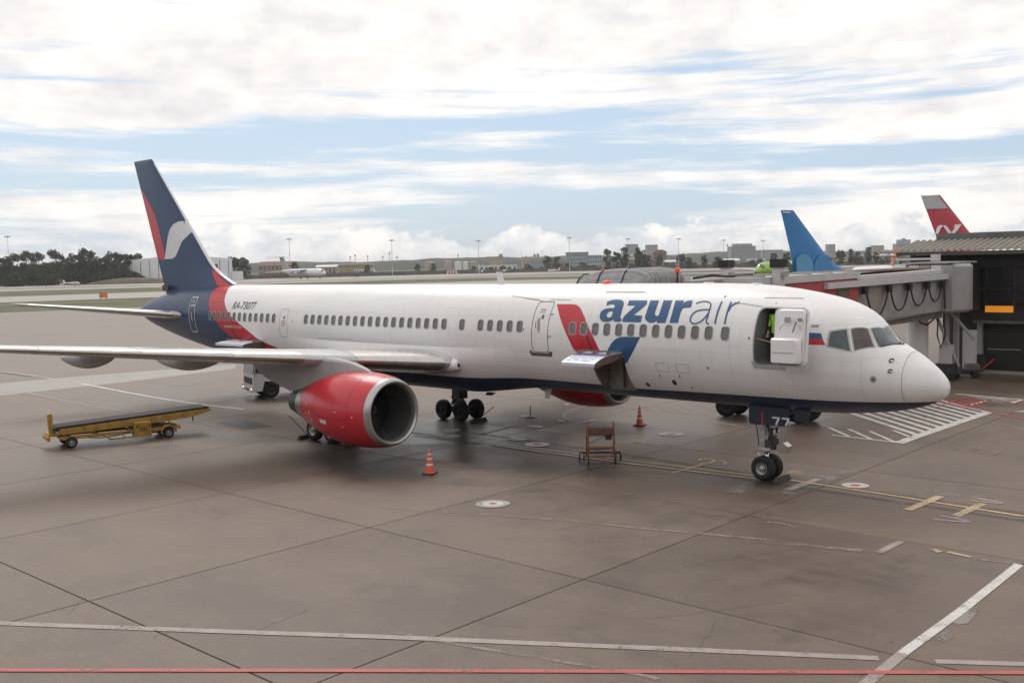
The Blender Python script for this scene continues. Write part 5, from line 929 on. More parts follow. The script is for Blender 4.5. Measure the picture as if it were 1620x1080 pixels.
# local x forward (facing out of the door), y left
J = [((0, 0, .98), .135, .17), ((.0, 0, 1.18), .12, .16), ((.0, 0, 1.38), .125, .185), ((0, 0, 1.50), .07), ((.01, 0, 1.58), .055), ((.03, 0, 1.68), .085, .075), ((.03, 0, 1.76), .088, .075),
     ((0, .19, 1.44), .062), ((.02, .25, 1.16), .05), ((.20, .24, .98), .04), ((.27, .23, .94), .032), ((0, -.19, 1.44), .062), ((-.01, -.25, 1.16), .05), ((.10, -.25, .92), .04), ((.15, -.25, .86), .032),
     ((0, .10, .90), .10), ((.02, .11, .50), .07), ((-.02, .11, .09), .05), ((.14, .12, .04), .045), ((0, -.10, .90), .10), ((.01, -.11, .50), .07), ((-.03, -.11, .09), .05), ((.13, -.12, .04), .045)]
E_ = [(0, 1), (1, 2), (2, 3), (3, 4), (4, 5), (5, 6), (2, 7), (7, 8), (8, 9), (9, 10), (2, 11), (11, 12), (12, 13), (13, 14), (0, 15), (15, 16), (16, 17), (17, 18), (0, 19), (19, 20), (20, 21), (21, 22)]
bd = skin_figure('body', J, E_, 0, ['vest_green', 'trousers', 'skin'], pe)
for p in bd.data.polygons:
    c = p.center; p.material_index = 2 if (c.z > 1.53 or (abs(c.y) > .2 and c.z < 1.0 and c.x > .1)) else (0 if c.z > .92 and not (abs(c.y) > .2 and c.z < 1.12) else 1)
hr = MB(); hr.lathe([(1.70, .085), (1.76, .098), (1.83, .085), (1.86, .04), (1.865, 0)], (.01, 0, 0), 'Z', 16).build('hair', 'hair', pe, True)
MB().prism([(.105, 1.70), (.135, 1.665), (.105, 1.655)], -.014, .014).build('nose', 'skin', pe)
for y in (-.03, .03): MB().lathe([(-.008, .010), (.0, .0)], (.116, y, 1.715), 'X', 8).build('eye', 'black', pe)
MB().box((.108, -.025, 1.622), (.114, .025, 1.630)).build('mouth', 'ladder_tread', pe)
for y in (-.082, .082): MB().box((.01, y-.012, 1.66), (.05, y+.012, 1.72)).build('ear', 'skin', pe)
for sy, px_, pz_ in ((1, .27, .94), (-1, .15, .86)):
    hd = MB(); y = sy*.24; hd.box((px_-.01, y-.03, pz_-.05), (px_+.05, y+.03, pz_+.01))
    h = hd.build('hand', 'skin', pe)
    for k, ln in enumerate((.055, .065, .062, .048)): MB().tube([(px_+.045, y-.024+.016*k, pz_-.03), (px_+.045+ln*.6, y-.024+.016*k, pz_-.045), (px_+.04+ln*.7, y-.024+.016*k, pz_-.045-ln*.5)], .0085, 6).build('finger', 'skin', h)
    MB().tube([(px_+.0, y-sy*.03, pz_-.02), (px_+.03, y-sy*.055, pz_-.04), (px_+.055, y-sy*.05, pz_-.05)], .0095, 6).build('thumb', 'skin', h)
for z in (1.08, 1.24): MB().lathe([(z, .215), (z+.05, .215)], (0, 0, 0), 'Z', 24)

# fuller dressing of the belt loader
MB().tube([(1.2, -.66, .36), (1.7, -.70, .30), (2.3, -.70, .33), (2.9, -.68, .42)], .022, 6).build('hydraulic_hose', 'black_rubber', bl)
se = MB().box((2.35, .68, .42), (2.80, 1.02, .52)).build('driver_seat', 'black_rubber', bl); MB().box((2.30, .68, .52), (2.38, 1.02, .92)).build('seat_back', 'black_rubber', se)
MB().tube([(3.1, .85, .45), (2.98, .85, .85)], .02, 6).build('steering_column', 'steel_dark', bl)
for x in (1.05, 2.1, 4.9, 5.7): MB().box((x, -.632, bz(x)-.17), (x+.05, -.621, bz(x)-.12)).build('rail_bolt', 'steel_dark', bl)
for y in (-.4, .4): MB().lathe([(0, 0), (-.002, .05), (.03, .055)], (-.35, y, .43), 'X', 10).build('tail_lamp', 'livery_red', bl)

# ------------------------------------------------------------------ jet bridge on the far side of the nose
jb = thing('jet_bridge', 'grey and red boarding bridge with ribbed hood reaching the far side of the airliner', 'jet bridge', (-12.5, 18, 0))
def P(x, y, z): return (x+12.5, y-18, z)          # apron metres to the bridge's own axes
def jbox(name, a, b, m, par=None): return MB().box(P(*a), P(*b)).build(name, m, par or jb)
# telescoping tunnel: red outer piece near the aircraft, grey inner piece near the terminal
def tun(y0, y1, z0a, z1a, z0b, z1b, x0, x1): return MB().loft([[P(x0, y0, z0a), P(x1, y0, z0a), P(x1, y0, z1a), P(x0, y0, z1a)], [P(x0, y1, z0b), P(x1, y1, z0b), P(x1, y1, z1b), P(x0, y1, z1b)]])
red = tun(8.0, 17.3, 3.62, 6.02, 3.80, 6.10, -13.95, -10.95).build('outer_tunnel', 'bridge_red', jb)
tun(7.9, 17.4, 6.02, 6.36, 6.12, 6.42, -14.05, -10.85).build('roof_edge', 'bridge_white', red)
for k in range(5): tun(8.6+2*k, 8.9+2*k, 6.36, 6.44, 6.36, 6.44, -13.9, -11.0).build('roof_rib', 'bridge_grey', red)
jbox('vent', (-10.96, 15.2, 5.3), (-10.92, 16.4, 5.75), 'bridge_under', red)
gry = tun(17.3, 28.4, 3.82, 6.0, 4.05, 6.10, -13.8, -11.15).build('inner_tunnel', 'bridge_tan', jb)
for y0, y1 in ((20.4, 22.9), (22.96, 25.4), (25.46, 28.2)): jbox('wall_panel', (-11.148, y0, 4.05), (-11.11, y1, 5.72), 'bridge_grey', gry)
jbox('wall_panel', (-11.148, 17.45, 3.95), (-11.11, 20.34, 5.72), 'bridge_tan', gry)
tun(13.9, 28.3, 5.70, 5.98, 5.80, 6.10, -10.94, -10.72).build('cable_rail', 'bridge_white', jb)
tun(17.3, 28.4, 6.02, 6.20, 6.12, 6.34, -13.9, -11.0).build('roof', 'bridge_white', gry); jbox('roof_gutter', (-13.5, 17.6, 6.36), (-11.6, 27.6, 6.44), 'roof_brown', gry)
tun(17.2, 28.4, 3.60, 3.80, 3.66, 4.02, -13.7, -11.3).build('floor_beam', 'bridge_under', gry)
# festoon cable in swags under the rail
ys = [17.9, 20.6, 23.0, 25.3, 27.3]
for k in range(4):
    a, b = ys[k], ys[k+1]; pts = []
    for i in range(13):
        t = i/12; pts.append(P(-10.86, a+.12+(b-a-.24)*t, 5.45-(1.42-.16*k)*4*t*(1-t)*(.92+.08*math.cos(6*t))))
    MB().tube(pts, .045, 6).build('festoon_cable', 'cable', jb, True)
for y in ys:
    c = jbox('cable_trolley', (-10.98, y-.16, 5.34), (-10.76, y+.16, 5.66), 'cable'); MB().box(P(-10.92, y-.22, 5.62), P(-10.80, y+.22, 5.72)).build('trolley_wheel_plate', 'steel_dark', c)
MB().tube([P(-10.86, 27.5, 5.5), P(-10.84, 27.6, 4.2)], .05, 6).build('drop_cable', 'cable', jb)
# cab and ribbed hood
cabp = jbox('cab', (-15.9, 4.4, 3.55), (-12.45, 8.1, 6.30), 'bridge_grey'); jbox('cab_window', (-12.44, 5.2, 4.7), (-12.41, 7.4, 5.9), 'truck_glass', cabp)
prof = [(-16.35, 3.9), (-16.35, 5.6), (-16.2, 6.25), (-15.8, 6.55), (-15.2, 6.74), (-14.4, 6.86), (-13.5, 6.89), (-12.9, 6.83), (-12.5, 6.70), (-12.36, 6.5), (-12.34, 5.6), (-12.34, 3.9)]
nf = 16; Y0_, DY = 1.12, .245
hullz = lambda y: 4.48+1.88*math.sqrt(max(0, 1-(min(y, 1.8)/1.88)**2))
def hood_top(x, z, y):                       # the hood leans down on to the hull at its front
    t = max(0, min(1, (y-1.12)/1.75)); t = t*t*(3-2*t); lo = hullz(y)+.03; return z if z < 5.2 else (lo+(z-lo)*t if lo < z else z)
for k in range(nf):
    y0 = Y0_+k*DY; y1 = y0+DY
    def rg(y, d): return [P(x+(d if x < -14.3 else -d), max(y, 1.95) if z < 5.2 else y, hood_top(x, z, y)-d*1.2) for x, z in prof]
    mb = MB(); mb.loft([rg(y0, .055), rg(y0+.06, 0), rg(y1-.06, 0), rg(y1, .055)], closed=False); mb.build('hood_fold', 'canopy_grey', jb, 30)
for xx in (-15.6, -14.5, -13.3):
    z = [q[1] for q in prof]; zz = pchip([(q[0], q[1]) for q in prof[2:10]])(xx); MB().tube([P(xx-.04*i, 1.5+.35*i, hood_top(xx, zz, 1.5+.35*i)+.02) for i in range(10)], .03, 6).build('hood_strap', 'canopy_seam', jb)
for k in range(9): MB().bar(P(-12.33, 2.1+.34*k, 4.0), P(-12.33, 2.1+.34*k, 6.45), .05, .05).build('hood_stay', 'bridge_grey', jb)
for x, y, z in ((-16.9, 5.6, 6.66), (-12.2, 4.3, 6.68)):
    l = MB().lathe([(0, .06), (.04, .09), (.14, .09), (.18, .06), (.2, 0)], P(x, y, z), 'Z', 12).build('warning_lamp', 'red_lamp', jb, True); MB().bar(P(x, y, z-1.0), P(x, y, z+.01), .05).build('lamp_post', 'steel_dark', l)
m = MB(); m.tube([P(-12.6, 6.0, 6.40), P(-12.3, 7.0, 6.5), P(-12.4, 8.2, 6.42), P(-12.0, 9.6, 6.46)], .05, 6); m.build('roof_hose', 'cable', jb)
MB().box(P(-13.1, 5.5, 6.30), P(-12.7, 5.9, 6.5)).build('roof_box', 'bridge_white', jb)
# drive columns and bogie
for x, y in ((-10.62, 9.3), (-14.35, 11.3)):
    c = MB().box(P(x-.19, y-.19, .9), P(x+.19, y+.19, 6.75)).build('lift_column', 'bridge_white', jb); MB().box(P(x-.26, y-.26, 6.75), P(x+.26, y+.26, 7.10)).build('column_cap', 'black', c); MB().box(P(x+.19, y-.12, 6.35), P(x+.36, y+.12, 6.55)).build('limit_switch', 'bridge_grey', c)
MB().box(P(-14.5, 11.0, .85), P(-10.4, 12.2, 1.15)).build('axle_beam', 'steel_dark', jb); MB().bar(P(-10.62, 9.3, 1.0), P(-10.8, 11.6, 1.0), .3, .3).build('drive_frame', 'steel_dark', jb)
for x in (-14.3, -10.7):
    for y in (11.15, 12.15):
        w = wheel(jb, P(x, y, .5), .5, .32, .26, 'rim_dark', 6); w.rotation_euler = (0, 0, R_(14))
MB().box(P(-14.9, 11.2, .45), P(-14.5, 12.0, .6)).build('bumper_bar', 'steel_dark', jb)
# rotunda and its column
rx, ry = -12.6, 30.2
MB().lathe([(3.9, 2.0), (4.05, 2.15), (6.45, 2.15), (6.6, 2.0), (6.62, 0)], P(rx, ry, 0), 'Z', 20).build('rotunda', 'bridge_grey', jb, 30)
for k in range(4): jbox('rotunda_panel', (-12.95+.62*k, 27.9-.02*k, 4.05), (-12.40+.62*k, 28.02, 6.55), 'bridge_white' if k % 2 == 0 else 'bridge_grey')
jbox('rotunda_roof', (-13.4, 28.0, 6.63), (-10.9, 32.4, 6.72), 'bridge_grey'); jbox('roof_unit', (-12.0, 28.5, 6.78), (-11.6, 28.9, 7.15), 'bridge_white'); jbox('roof_duct', (-14.0, 28.6, 6.84), (-11.9, 28.9, 6.96), 'bridge_white')
MB().lathe([(0, .75), (.08, .75), (.09, .58), (3.4, .58), (3.6, .8), (3.9, 1.2)], P(rx-.55, ry-.6, 0), 'Z', 24).build('support_column', 'roof_white', jb, 30)
for a, b in (((-12.2, 29.6, 3.9), (-11.2, 30.6, .8)), ((-11.9, 31.0, 3.9), (-10.9, 32.2, 2.2))): MB().bar(P(*a), P(*b), .14, .14).build('diagonal_brace', 'bridge_grey', jb)
MB().tube([P(-13.0, 28.9, 3.95), P(-12.7, 28.8, 3.35), P(-12.3, 28.8, 3.2), P(-11.9, 28.9, 3.6), P(-11.8, 29, 3.95)], .05, 6).build('hanging_cable', 'cable', jb)
MB().tube([P(-11.9, 29.4, 3.9), P(-11.95, 29.4, 2.6), P(-11.75, 29.4, 1.9), P(-11.5, 29.4, 2.6), P(-11.6, 29.4, 3.9)], .045, 6).build('hanging_cable', 'cable', jb)
jbox('corridor', (-14.0, 31.5, 3.75), (-11.75, 35.4, 6.5), 'terminal_dark')

# ------------------------------------------------------------------ terminal
tm = thing('terminal', 'dark glazed terminal building with corrugated roof edge at the right', 'terminal', (5, 45, 0))
def T(x, y, z): return (x-5, y-45, z)
def tbox(name, a, b, m, par=None): return MB().box(T(*a), T(*b)).build(name, m, par or tm)
wall = tbox('wall', (-14.3, 36.2, 0), (34, 66, 6.5), 'terminal_dark')
tbox('upper_storey', (-16.3, 36.0, 6.3), (34, 66, 7.15), 'terminal_dark')
# glazing of the upper front: panes between mullions
xs_ = [-13.1+1.62*k for k in range(15)]
for k in range(14):
    for z0, z1 in ((3.75, 4.95), (5.05, 6.28)): tbox('glass_pane', (xs_[k]+.04, 35.62, z0), (xs_[k+1]-.04, 35.66, z1), 'terminal_glass')
    tbox('mullion', (xs_[k]-.04, 35.58, 3.6), (xs_[k]+.04, 36.25, 6.3), 'mullion')
tbox('transom', (-13.15, 35.585, 4.96), (9.6, 36.2, 5.04), 'mullion'); tbox('spandrel', (-13.2, 35.55, 3.12), (9.7, 36.2, 3.72), 'terminal_dark'); tbox('lintel', (-12.2, 35.40, 2.95), (9.7, 36.2, 3.115), 'bridge_under')
tbox('orange_sign', (-11.5, 35.50, 3.62), (-9.9, 35.545, 4.0), 'orange_sign')
for k in range(7): tbox('roller_door', (-11.75+3.05*k, 36.05, 0), (-8.85+3.05*k, 36.19, 2.94), 'door_dark')
for k in range(8): tbox('pier', (-12.05+3.05*k, 35.75, 0), (-11.77+3.05*k, 36.18, 2.94), 'bridge_grey' if k == 0 else 'terminal_dark')
tbox('door_bar', (-11.5, 36.0, 1.35), (-9.6, 36.04, 1.40), 'bridge_grey'); tbox('kerb', (-12.6, 34.9, 0), (-2, 35.6, .14), 'concrete_pale')
# corrugated roof rim: every rib a rounded fold
rf = tbox('roof', (-16.55, 37.6, 7.44), (35, 67, 7.52), 'roof_dark')
mb = MB(); rows0 = []; rows1 = []
for k in range(130):
    x = -16.6+.10*k; h = (0, .11, .11, 0)[k % 4]; rows0.append(T(x, 34.30, 7.30+h)); rows1.append(T(x+.05, 37.45, 7.98+h))
mb.loft([rows0, rows1], closed=False, cap=False); o = mb.build('roof_corrugation', 'roof_sheet', rf); o['kind'] = 'stuff'
tbox('roof_soffit', (-16.5, 34.4, 7.22), (35, 36.0, 7.25), 'roof_dark', rf); 
tbox('fascia', (-16.5, 34.36, 7.08), (35, 34.42, 7.30), 'roof_dark', rf); tbox('parapet', (-15.3, 37.6, 7.53), (34, 38.0, 8.44), 'parapet', rf)
for x in (-14.6,): tbox('roof_pipe', (x, 38.4, 7.53), (x+.2, 38.6, 8.3), 'roof_dark', rf)
# things under the bridge head
eq = thing('equipment_cabinet', 'tall white equipment cabinet between bridge column and roller door', 'cabinet', (-11.95, 34.3, 0)); MB().box((-.32, -.28, .12), (.32, .28, 2.6)).build('body', 'roof_white', eq); MB().box((-.36, -.32, 0), (.36, .32, .12)).build('plinth', 'steel_dark', eq); MB().box((-.29, -.295, .3), (.29, -.282, 2.4)).build('door', 'roof_white', eq)
eq = thing('ground_power_unit', 'small white power unit on a dark trolley beside the bridge column', 'power unit', (-11.8, 30.4, 0), .1); MB().box((-.34, -.3, .95), (.34, .3, 2.0)).build('cabinet', 'bridge_white', eq); MB().box((-.5, -.4, .25), (.5, .4, .95)).build('trolley', 'steel_dark', eq)
for x in (-.4, .4):
    for y in (-.4, .4): w = MB().lathe([(-.05, .0), (-.05, .22), (.05, .22), (.05, 0)], (0, 0, 0), 'Y', 16).build('wheel', 'tyre', eq, 40); w.location = (x, y, .22)
eq = thing('baggage_cart', 'dark blue baggage cart with red drawbar under the boarding bridge', 'baggage cart', (-11.55, 32.0, 0), .5); MB().box((-1.0, -.55, .38), (1.0, .55, .50)).build('deck', 'livery_navy', eq); MB().bar((1.0, 0, .4), (1.7, -.2, 1.1), .09).build('drawbar', 'livery_red', eq); MB().box((-1.0, -.55, .5), (-.94, .55, 1.15)).build('end_board', 'livery_navy', eq); MB().box((.2, -.5, .5), (.9, .45, .78)).build('crate', 'bridge_under', eq)
for x in (-.7, .7):
    for y in (-.5, .5): w = MB().lathe([(-.05, .0), (-.05, .20), (.05, .20), (.05, 0)], (0, 0, 0), 'Y', 16).build('wheel', 'tyre', eq, 40); w.location = (x, y, .20)
eq = thing('fire_cabinet', 'low dark waste container standing by the roller door pier', 'container', (-11.7, 35.2, 0)); MB().prism([(-.35, .08), (.35, .08), (.42, 1.0), (-.42, 1.0)], -.3, .3).build('bin', 'steel_dark', eq); MB().box((-.44, -.33, 1.0), (.44, .33, 1.08)).build('lid', 'black', eq)
for y in (33.2, 33.8): 
    pp = thing('steel_post', 'slim grey steel post behind the bridge column, %s of two' % ('nearer' if y < 33.5 else 'farther'), 'post', (-12.9+.35*(y > 33.5), y, 0), 0, 'posts under the bridge head'); MB().box((-.13, -.13, 0), (.13, .13, 3.72)).build('shaft', 'bridge_grey', pp); MB().box((-.22, -.22, 0.001), (.22, .22, .05)).build('foot_plate', 'steel_dark', pp)

# the terminal wing that the picture is taken from: its dark glass front runs along the red line, behind the viewpoint
tw = thing('terminal_wing', 'long dark glazed terminal front facing the airliner from the near side', 'terminal', (11.6+3.2*.687, -30.4-3.2*.727, 0), math.atan2(.64, .77))
MB().box((-95, -22, 0), (62, -.05, 11.5)).build('wall', 'terminal_dark', tw); MB().box((-96, -23, 11.5), (63, .9, 12.1)).build('roof', 'roof_dark', tw)
for k in range(40):
    x0 = -94+3.9*k; MB().box((x0, -.04, 4.6), (x0+3.7, .02, 11.2)).build('glass_pane', 'terminal_glass', tw); MB().box((x0+3.72, -.04, .2), (x0+3.88, .12, 11.4)).build('mullion', 'mullion', tw)

# ------------------------------------------------------------------ parked aircraft farther off
def jet(name, label, loc, rz, L, r, zc, mats, fin, span, zt=None, gear=True, engines=True, winglet=None, cat='airliner', high=False, tip_chord=1.5, root_chord=6.0):
    """nose at the origin, tail towards -x; fin = [(x, z) leading tip, trailing tip, trailing root, leading root]"""
    a = thing(name, label, cat, (*loc, 0), rz); body, wingm, finm, engm = mats
    st_ = [(0, .02, -.35), (.006, .22, -.33), (.02, .42, -.26), (.045, .66, -.15), (.08, .86, -.06), (.13, .98, 0), (.18, 1, 0), (.62, 1, 0), (.70, .97, .03), (.80, .78, .20), (.90, .48, .44), (.97, .22, .62), (1, .06, .68)]
    rr = [[(-L*s, r*k*math.cos(2*math.pi*q/24), zc+r*dz+r*k*1.03*math.sin(2*math.pi*q/24)) for q in range(24)] for s, k, dz in st_]
    f = MB().loft(rr).build('fuselage', body, a, 50)
    for sg in (-1, 1):
        zw = zc+.75*r if high else zc-.55*r; x0 = -L*(.36 if high else .33); ys = (r*.4, span*.18, span*.35, span*.5); rings_ = []
        for y in ys:
            t = (y-ys[0])/(ys[-1]-ys[0]); ch = root_chord+(tip_chord-root_chord)*t; rings_.append(foil_ring(x0-.50*(y-ys[0]), ch, .12-.03*t, lambda l, u, v, y=y: (l-u, sg*y, zw+(-.055 if high else .10)*(y-ys[0])+v)))
        w = MB().loft(rings_).build('wing', wingm, a, 40)
        if winglet: xt = x0-.5*(ys[-1]-ys[0]); zt_ = zw+.10*(ys[-1]-ys[0]); MB().loft([[(xt, sg*(span*.5), zt_), (xt-tip_chord, sg*(span*.5), zt_), (xt-tip_chord, sg*(span*.5+.05), zt_)], [(xt-1.2, sg*(span*.5+.35), zt_+1.4), (xt-tip_chord-1.0, sg*(span*.5+.35), zt_+1.4), (xt-tip_chord-1.0, sg*(span*.5+.40), zt_+1.4)], [(xt-2.3, sg*(span*.5+.6), zt_+2.6), (xt-tip_chord-1.5, sg*(span*.5+.6), zt_+2.6), (xt-tip_chord-1.5, sg*(span*.5+.63), zt_+2.6)]]).build('winglet', winglet, w)
        zs = zt if zt else zc+.45*r; xs0 = fin[0][0]+.2 if zt else -L*.885; rings_ = []; sp_ = span*(.19 if not zt else .17)
        for y in (.15 if zt else r*.2, sp_): t = (y-.2)/(sp_); rings_.append(foil_ring(xs0-.6*(y-.2), root_chord*(.62-.32*t), .10, lambda l, u, v, y=y: (l-u, sg*y, zs+(.08 if not zt else -.02)*y+v)))
        MB().loft(rings_).build('tailplane', wingm, a, 40)
        for ye in ([] if not engines else ((span*.17,) if not high else (span*.13, span*.22))):
            xe = x0-.5*(ye-ys[0])+(1.8 if not high else 2.2); ze = zw+(.10*(ye-ys[0])-.95 if not high else -.055*(ye-ys[0])-1.15); R0 = r*.45 if not high else r*.32
            e_ = MB().lathe([(0, R0*.82), (-.1, R0*.93), (-1.2, R0), (-2.4, R0*.9), (-3.4, R0*.62), (-3.5, R0*.3)], (xe, sg*ye, ze), 'X', 20).build('engine', engm, a, 50); MB().lathe([(-.35, R0*.8), (-.36, 0)], (xe, sg*ye, ze), 'X', 20).build('intake', 'black', e_); MB().bar((xe-.8, sg*ye, ze+R0*.9), (xe-3.5, sg*ye, ze+1.0), .25, .5).build('pylon', wingm, e_)
    tipl, tipt, rott, rotl = fin; rings_ = []
    for t in (0, .12, .25, .5, .75, 1):
        le_ = Vector(rotl).lerp(Vector(tipl), t); te_ = Vector(rott).lerp(Vector(tipt), t); fl_ = 1.9*max(0, (.25-t)/.25)**2; rings_.append(foil_ring(le_.x+fl_, le_.x-te_.x+fl_, .09, lambda l, u, v, z=le_.y: (l-u, v, z)))
    fo = MB().loft(rings_).build('fin', finm, a, 40)
    def nose_pt(s, ang):                       # on the nose skin
        k = pchip([(q[0], q[1]) for q in st_])(s); dz = pchip([(q[0], q[2]+1) for q in st_])(s)-1; return Vector((-L*s+.02, (r*k+.03)*math.cos(ang), zc+r*dz+(r*k+.03)*1.03*math.sin(ang)))
    for sg in (0, 1):
        for a0, a1 in ((22, 44), (47, 66), (69, 88)):
            vs = [nose_pt(s, R_(b if sg == 0 else 180-b)) for s, b in ((.034, a0), (.034, a1), (.062, a1), (.062, a0))]; MB().add(vs, [(0, 1, 2, 3)]).build('cockpit_pane', 'cockpit_glass', f)
    if gear:
        for x, y, R0 in ((-L*.13, 0, .36), (-L*.48, r*1.2, .5), (-L*.48, -r*1.2, .5)):
            g_ = MB().tube([(x, y, R0), (x, y, zc-r*.7)], .12, 8).build('gear_leg', 'gear_grey', a); MB().lathe([(-.28, 0), (-.28, R0), (.28, R0), (.28, 0)], (x, y, R0), 'Y', 20).build('wheels', 'tyre', g_)
    return a, fo
# blue-tailed airliner beyond the bridge
TH = R_(70); bx_, by_ = -50.53+40.3*math.cos(TH), 81.12+40.3*math.sin(TH); F0 = -40.3
BL, bf = jet('airliner', 'white airliner with tall bright blue tail fin beyond the boarding bridge', (bx_, by_), TH, 39.5, 1.9, 3.45, ('livery_white', 'wing_grey', 'blue_livery', 'blue_livery'), [(F0+1.89, 12.6), (F0, 12.57), (F0+2.2, 5.0), (F0+8.9, 5.2)], 34.3, winglet='livery_navy')
def flat_fin(name, poly, m, par, off):
    for sg in (-1, 1): MB().add([(x, sg*off, z) for x, z in poly], [tuple(range(len(poly)))]).build(name, m, par)
flat_fin('pale_disc', [(max(F0+3.15+1.5*math.cos(t*math.pi/14), F0+2.05-.1*math.sin(t*math.pi/14)), 5.95+1.55*math.sin(t*math.pi/14)) for t in range(15)]+[(F0+2.1, 5.3), (F0+4.65, 5.3)], 'pale_blue', bf, .36)
flat_fin('pale_disc', [(min(F0+6.2+1.5*math.cos(t*math.pi/14), F0+7.4), 5.9+1.5*math.sin(t*math.pi/14)) for t in range(15)]+[(F0+4.75, 5.3), (F0+7.4, 5.3)], 'blue_mid', bf, .40)
flat_fin('tip_mark', [(F0+.25, 12.30), (F0+1.4, 12.30), (F0+1.35, 12.42), (F0+.2, 12.42)], 'livery_white', bf, .12)
# red and grey tail behind the terminal
rx_, ry_ = -8.7, 159.23
RL, rf_ = jet('airliner', 'airliner with red and grey tail fin showing above the terminal roof', (rx_, ry_), 0, 58, 2.8, 4.9, ('livery_white', 'wing_grey', 'livery_red', 'livery_red'), [(-62.83-rx_, 17.55), (-66.21-rx_, 17.67), (-62.1-rx_, 6.5), (-54.6-rx_, 6.8)], 60, tip_chord=2.4, root_chord=9.5)
flat_fin('grey_band', [(-66.05-rx_, 17.6), (-63.0-rx_, 17.45), (-61.2-rx_, 15.08), (-65.2-rx_, 15.14)], 'livery_grey', rf_, .42)
for poly in NV_LOGO: flat_fin('tail_mark', [(x-rx_, z) for x, z in poly], 'livery_white', rf_, .50)
# green airliner taxiing left
jet('airliner', 'bright green airliner facing left behind the blue tail fin', (-144.2, 235.9), math.atan2(-.687, -.727)+R_(54), 37.5, 2.0, 3.95, ('livery_green', 'wing_grey', 'livery_lime', 'livery_lime'), [(-36.2, 11.8), (-38.0, 11.8), (-36.2, 5.4), (-31.5, 5.6)], 34)
# white airliner with an orange and blue tail
ax, ay = W2[0]; hd = math.atan2(W2[0][1]-W2[1][1], W2[0][0]-W2[1][0])
OA, of_ = jet('airliner', 'white airliner with orange and teal tail beyond the bridge roof', (ax, ay), hd, 31.5, 1.75, 3.1, ('livery_white', 'wing_grey', 'livery_orange', 'livery_white'), [(-29.6, 9.0), (-32.2, 9.1), (-30.6, 4.4), (-25.5, 4.6)], 26, tip_chord=1.3, root_chord=4.5)
flat_fin('tail_band', [(-26.6, 4.7), (-28.6, 5.9), (-31.2, 5.9), (-30.7, 4.5)], 'livery_teal', of_, .32)
# freighter with high wing
jet('cargo_jet', 'white four-engined freighter with high wing and T-tail across the airfield', (-548, 388), R_(2), 46.6, 2.45, 4.1, ('livery_white', 'livery_grey', 'livery_grey', 'livery_grey'), [(-44.0, 14.6), (-48.6, 14.6), (-46.0, 5.2), (-37.0, 5.8)], 50.5, zt=14.7, high=True, cat='freighter', tip_chord=3.0, root_chord=9.0)
# helicopter and light aircraft on the far apron
he = thing('helicopter', 'small dark helicopter parked right of the freighter', 'helicopter', (-531, 400, 0), R_(-20))
rr = [[(x, w_*math.cos(2*math.pi*k/14), 1.9+dz+h_*math.sin(2*math.pi*k/14)) for k in range(14)] for x, w_, h_, dz in ((3.2, .1, .1, -.3), (2.8, .7, .6, -.2), (1.6, 1.1, 1.05, 0), (-.6, 1.15, 1.1, .05), (-2.2, .8, .8, .3), (-3.6, .3, .35, .6), (-8.6, .13, .16, .9))]
MB().loft(rr).build('fuselage', 'heli_dark', he, 50); MB().bar((0, 0, 2.8), (0, 0, 3.6), .3).build('rotor_mast', 'heli_dark', he)
for k in range(4): a = R_(35+90*k); MB().bar((0, 0, 3.6), (6.5*math.cos(a), 6.5*math.sin(a), 3.42), .35, .05).build('rotor_blade', 'heli_dark', he)
MB().prism([(-8.2, 2.7), (-8.8, 2.8), (-9.4, 4.3), (-8.9, 4.3)], -.06, .06).build('tail_fin', 'heli_dark', he)
for y in (-1.1, 1.1): MB().bar((2.0, y, .12), (-2.4, y, .12), .12).build('skid', 'heli_dark', he); MB().bar((.8, y*.6, 1.1), (.8, y, .12), .10).build('skid_leg', 'heli_dark', he)
def light_plane(label, loc, rz):
    a = thing('light_aircraft', label, 'light aircraft', (*loc, 0), rz, 'light aircraft on the far apron')
    rr = [[(x, w_*math.cos(2*math.pi*k/12), 1.45+dz+h_*math.sin(2*math.pi*k/12)) for k in range(12)] for x, w_, h_, dz in ((2.2, .25, .25, 0), (1.9, .5, .5, 0), (.4, .62, .75, .15), (-1.2, .55, .65, .15), (-3, .3, .35, .2), (-6, .1, .15, .35))]
    MB().loft(rr).build('fuselage', 'livery_white', a, 50); MB().box((-.9, -5.5, 2.25), (.7, 5.5, 2.40)).build('wing', 'livery_white', a); MB().box((-6.1, -1.7, 1.85), (-5.2, 1.7, 1.93)).build('tailplane', 'livery_white', a); MB().prism([(-5.0, 1.9), (-6.2, 1.9), (-6.5, 3.3), (-5.8, 3.3)], -.05, .05).build('fin', 'livery_white', a)
    for x, y in ((1.6, 0), (-.4, 1.1), (-.4, -1.1)): MB().bar((x, y*.4, 1.0), (x, y, .2), .08).build('leg', 'gear_grey', a); MB().lathe([(-.08, 0), (-.08, .22), (.08, .22), (.08, 0)], (x, y, .22), 'Y', 12).build('wheel', 'tyre', a)
    MB().bar((2.3, 0, .6), (2.3, 0, 2.3), .12, .03).build('propeller', 'gear_dark', a)
light_plane('white light aircraft far left before the wood', (-560, 229), R_(60)); light_plane('white light aircraft right of the grain silos near the hood', (-470, 520), R_(200)); light_plane('white light aircraft before the long low building', (-537, 543), R_(150)); light_plane('second white light aircraft before the long low building, left one', (-545, 528), R_(140))

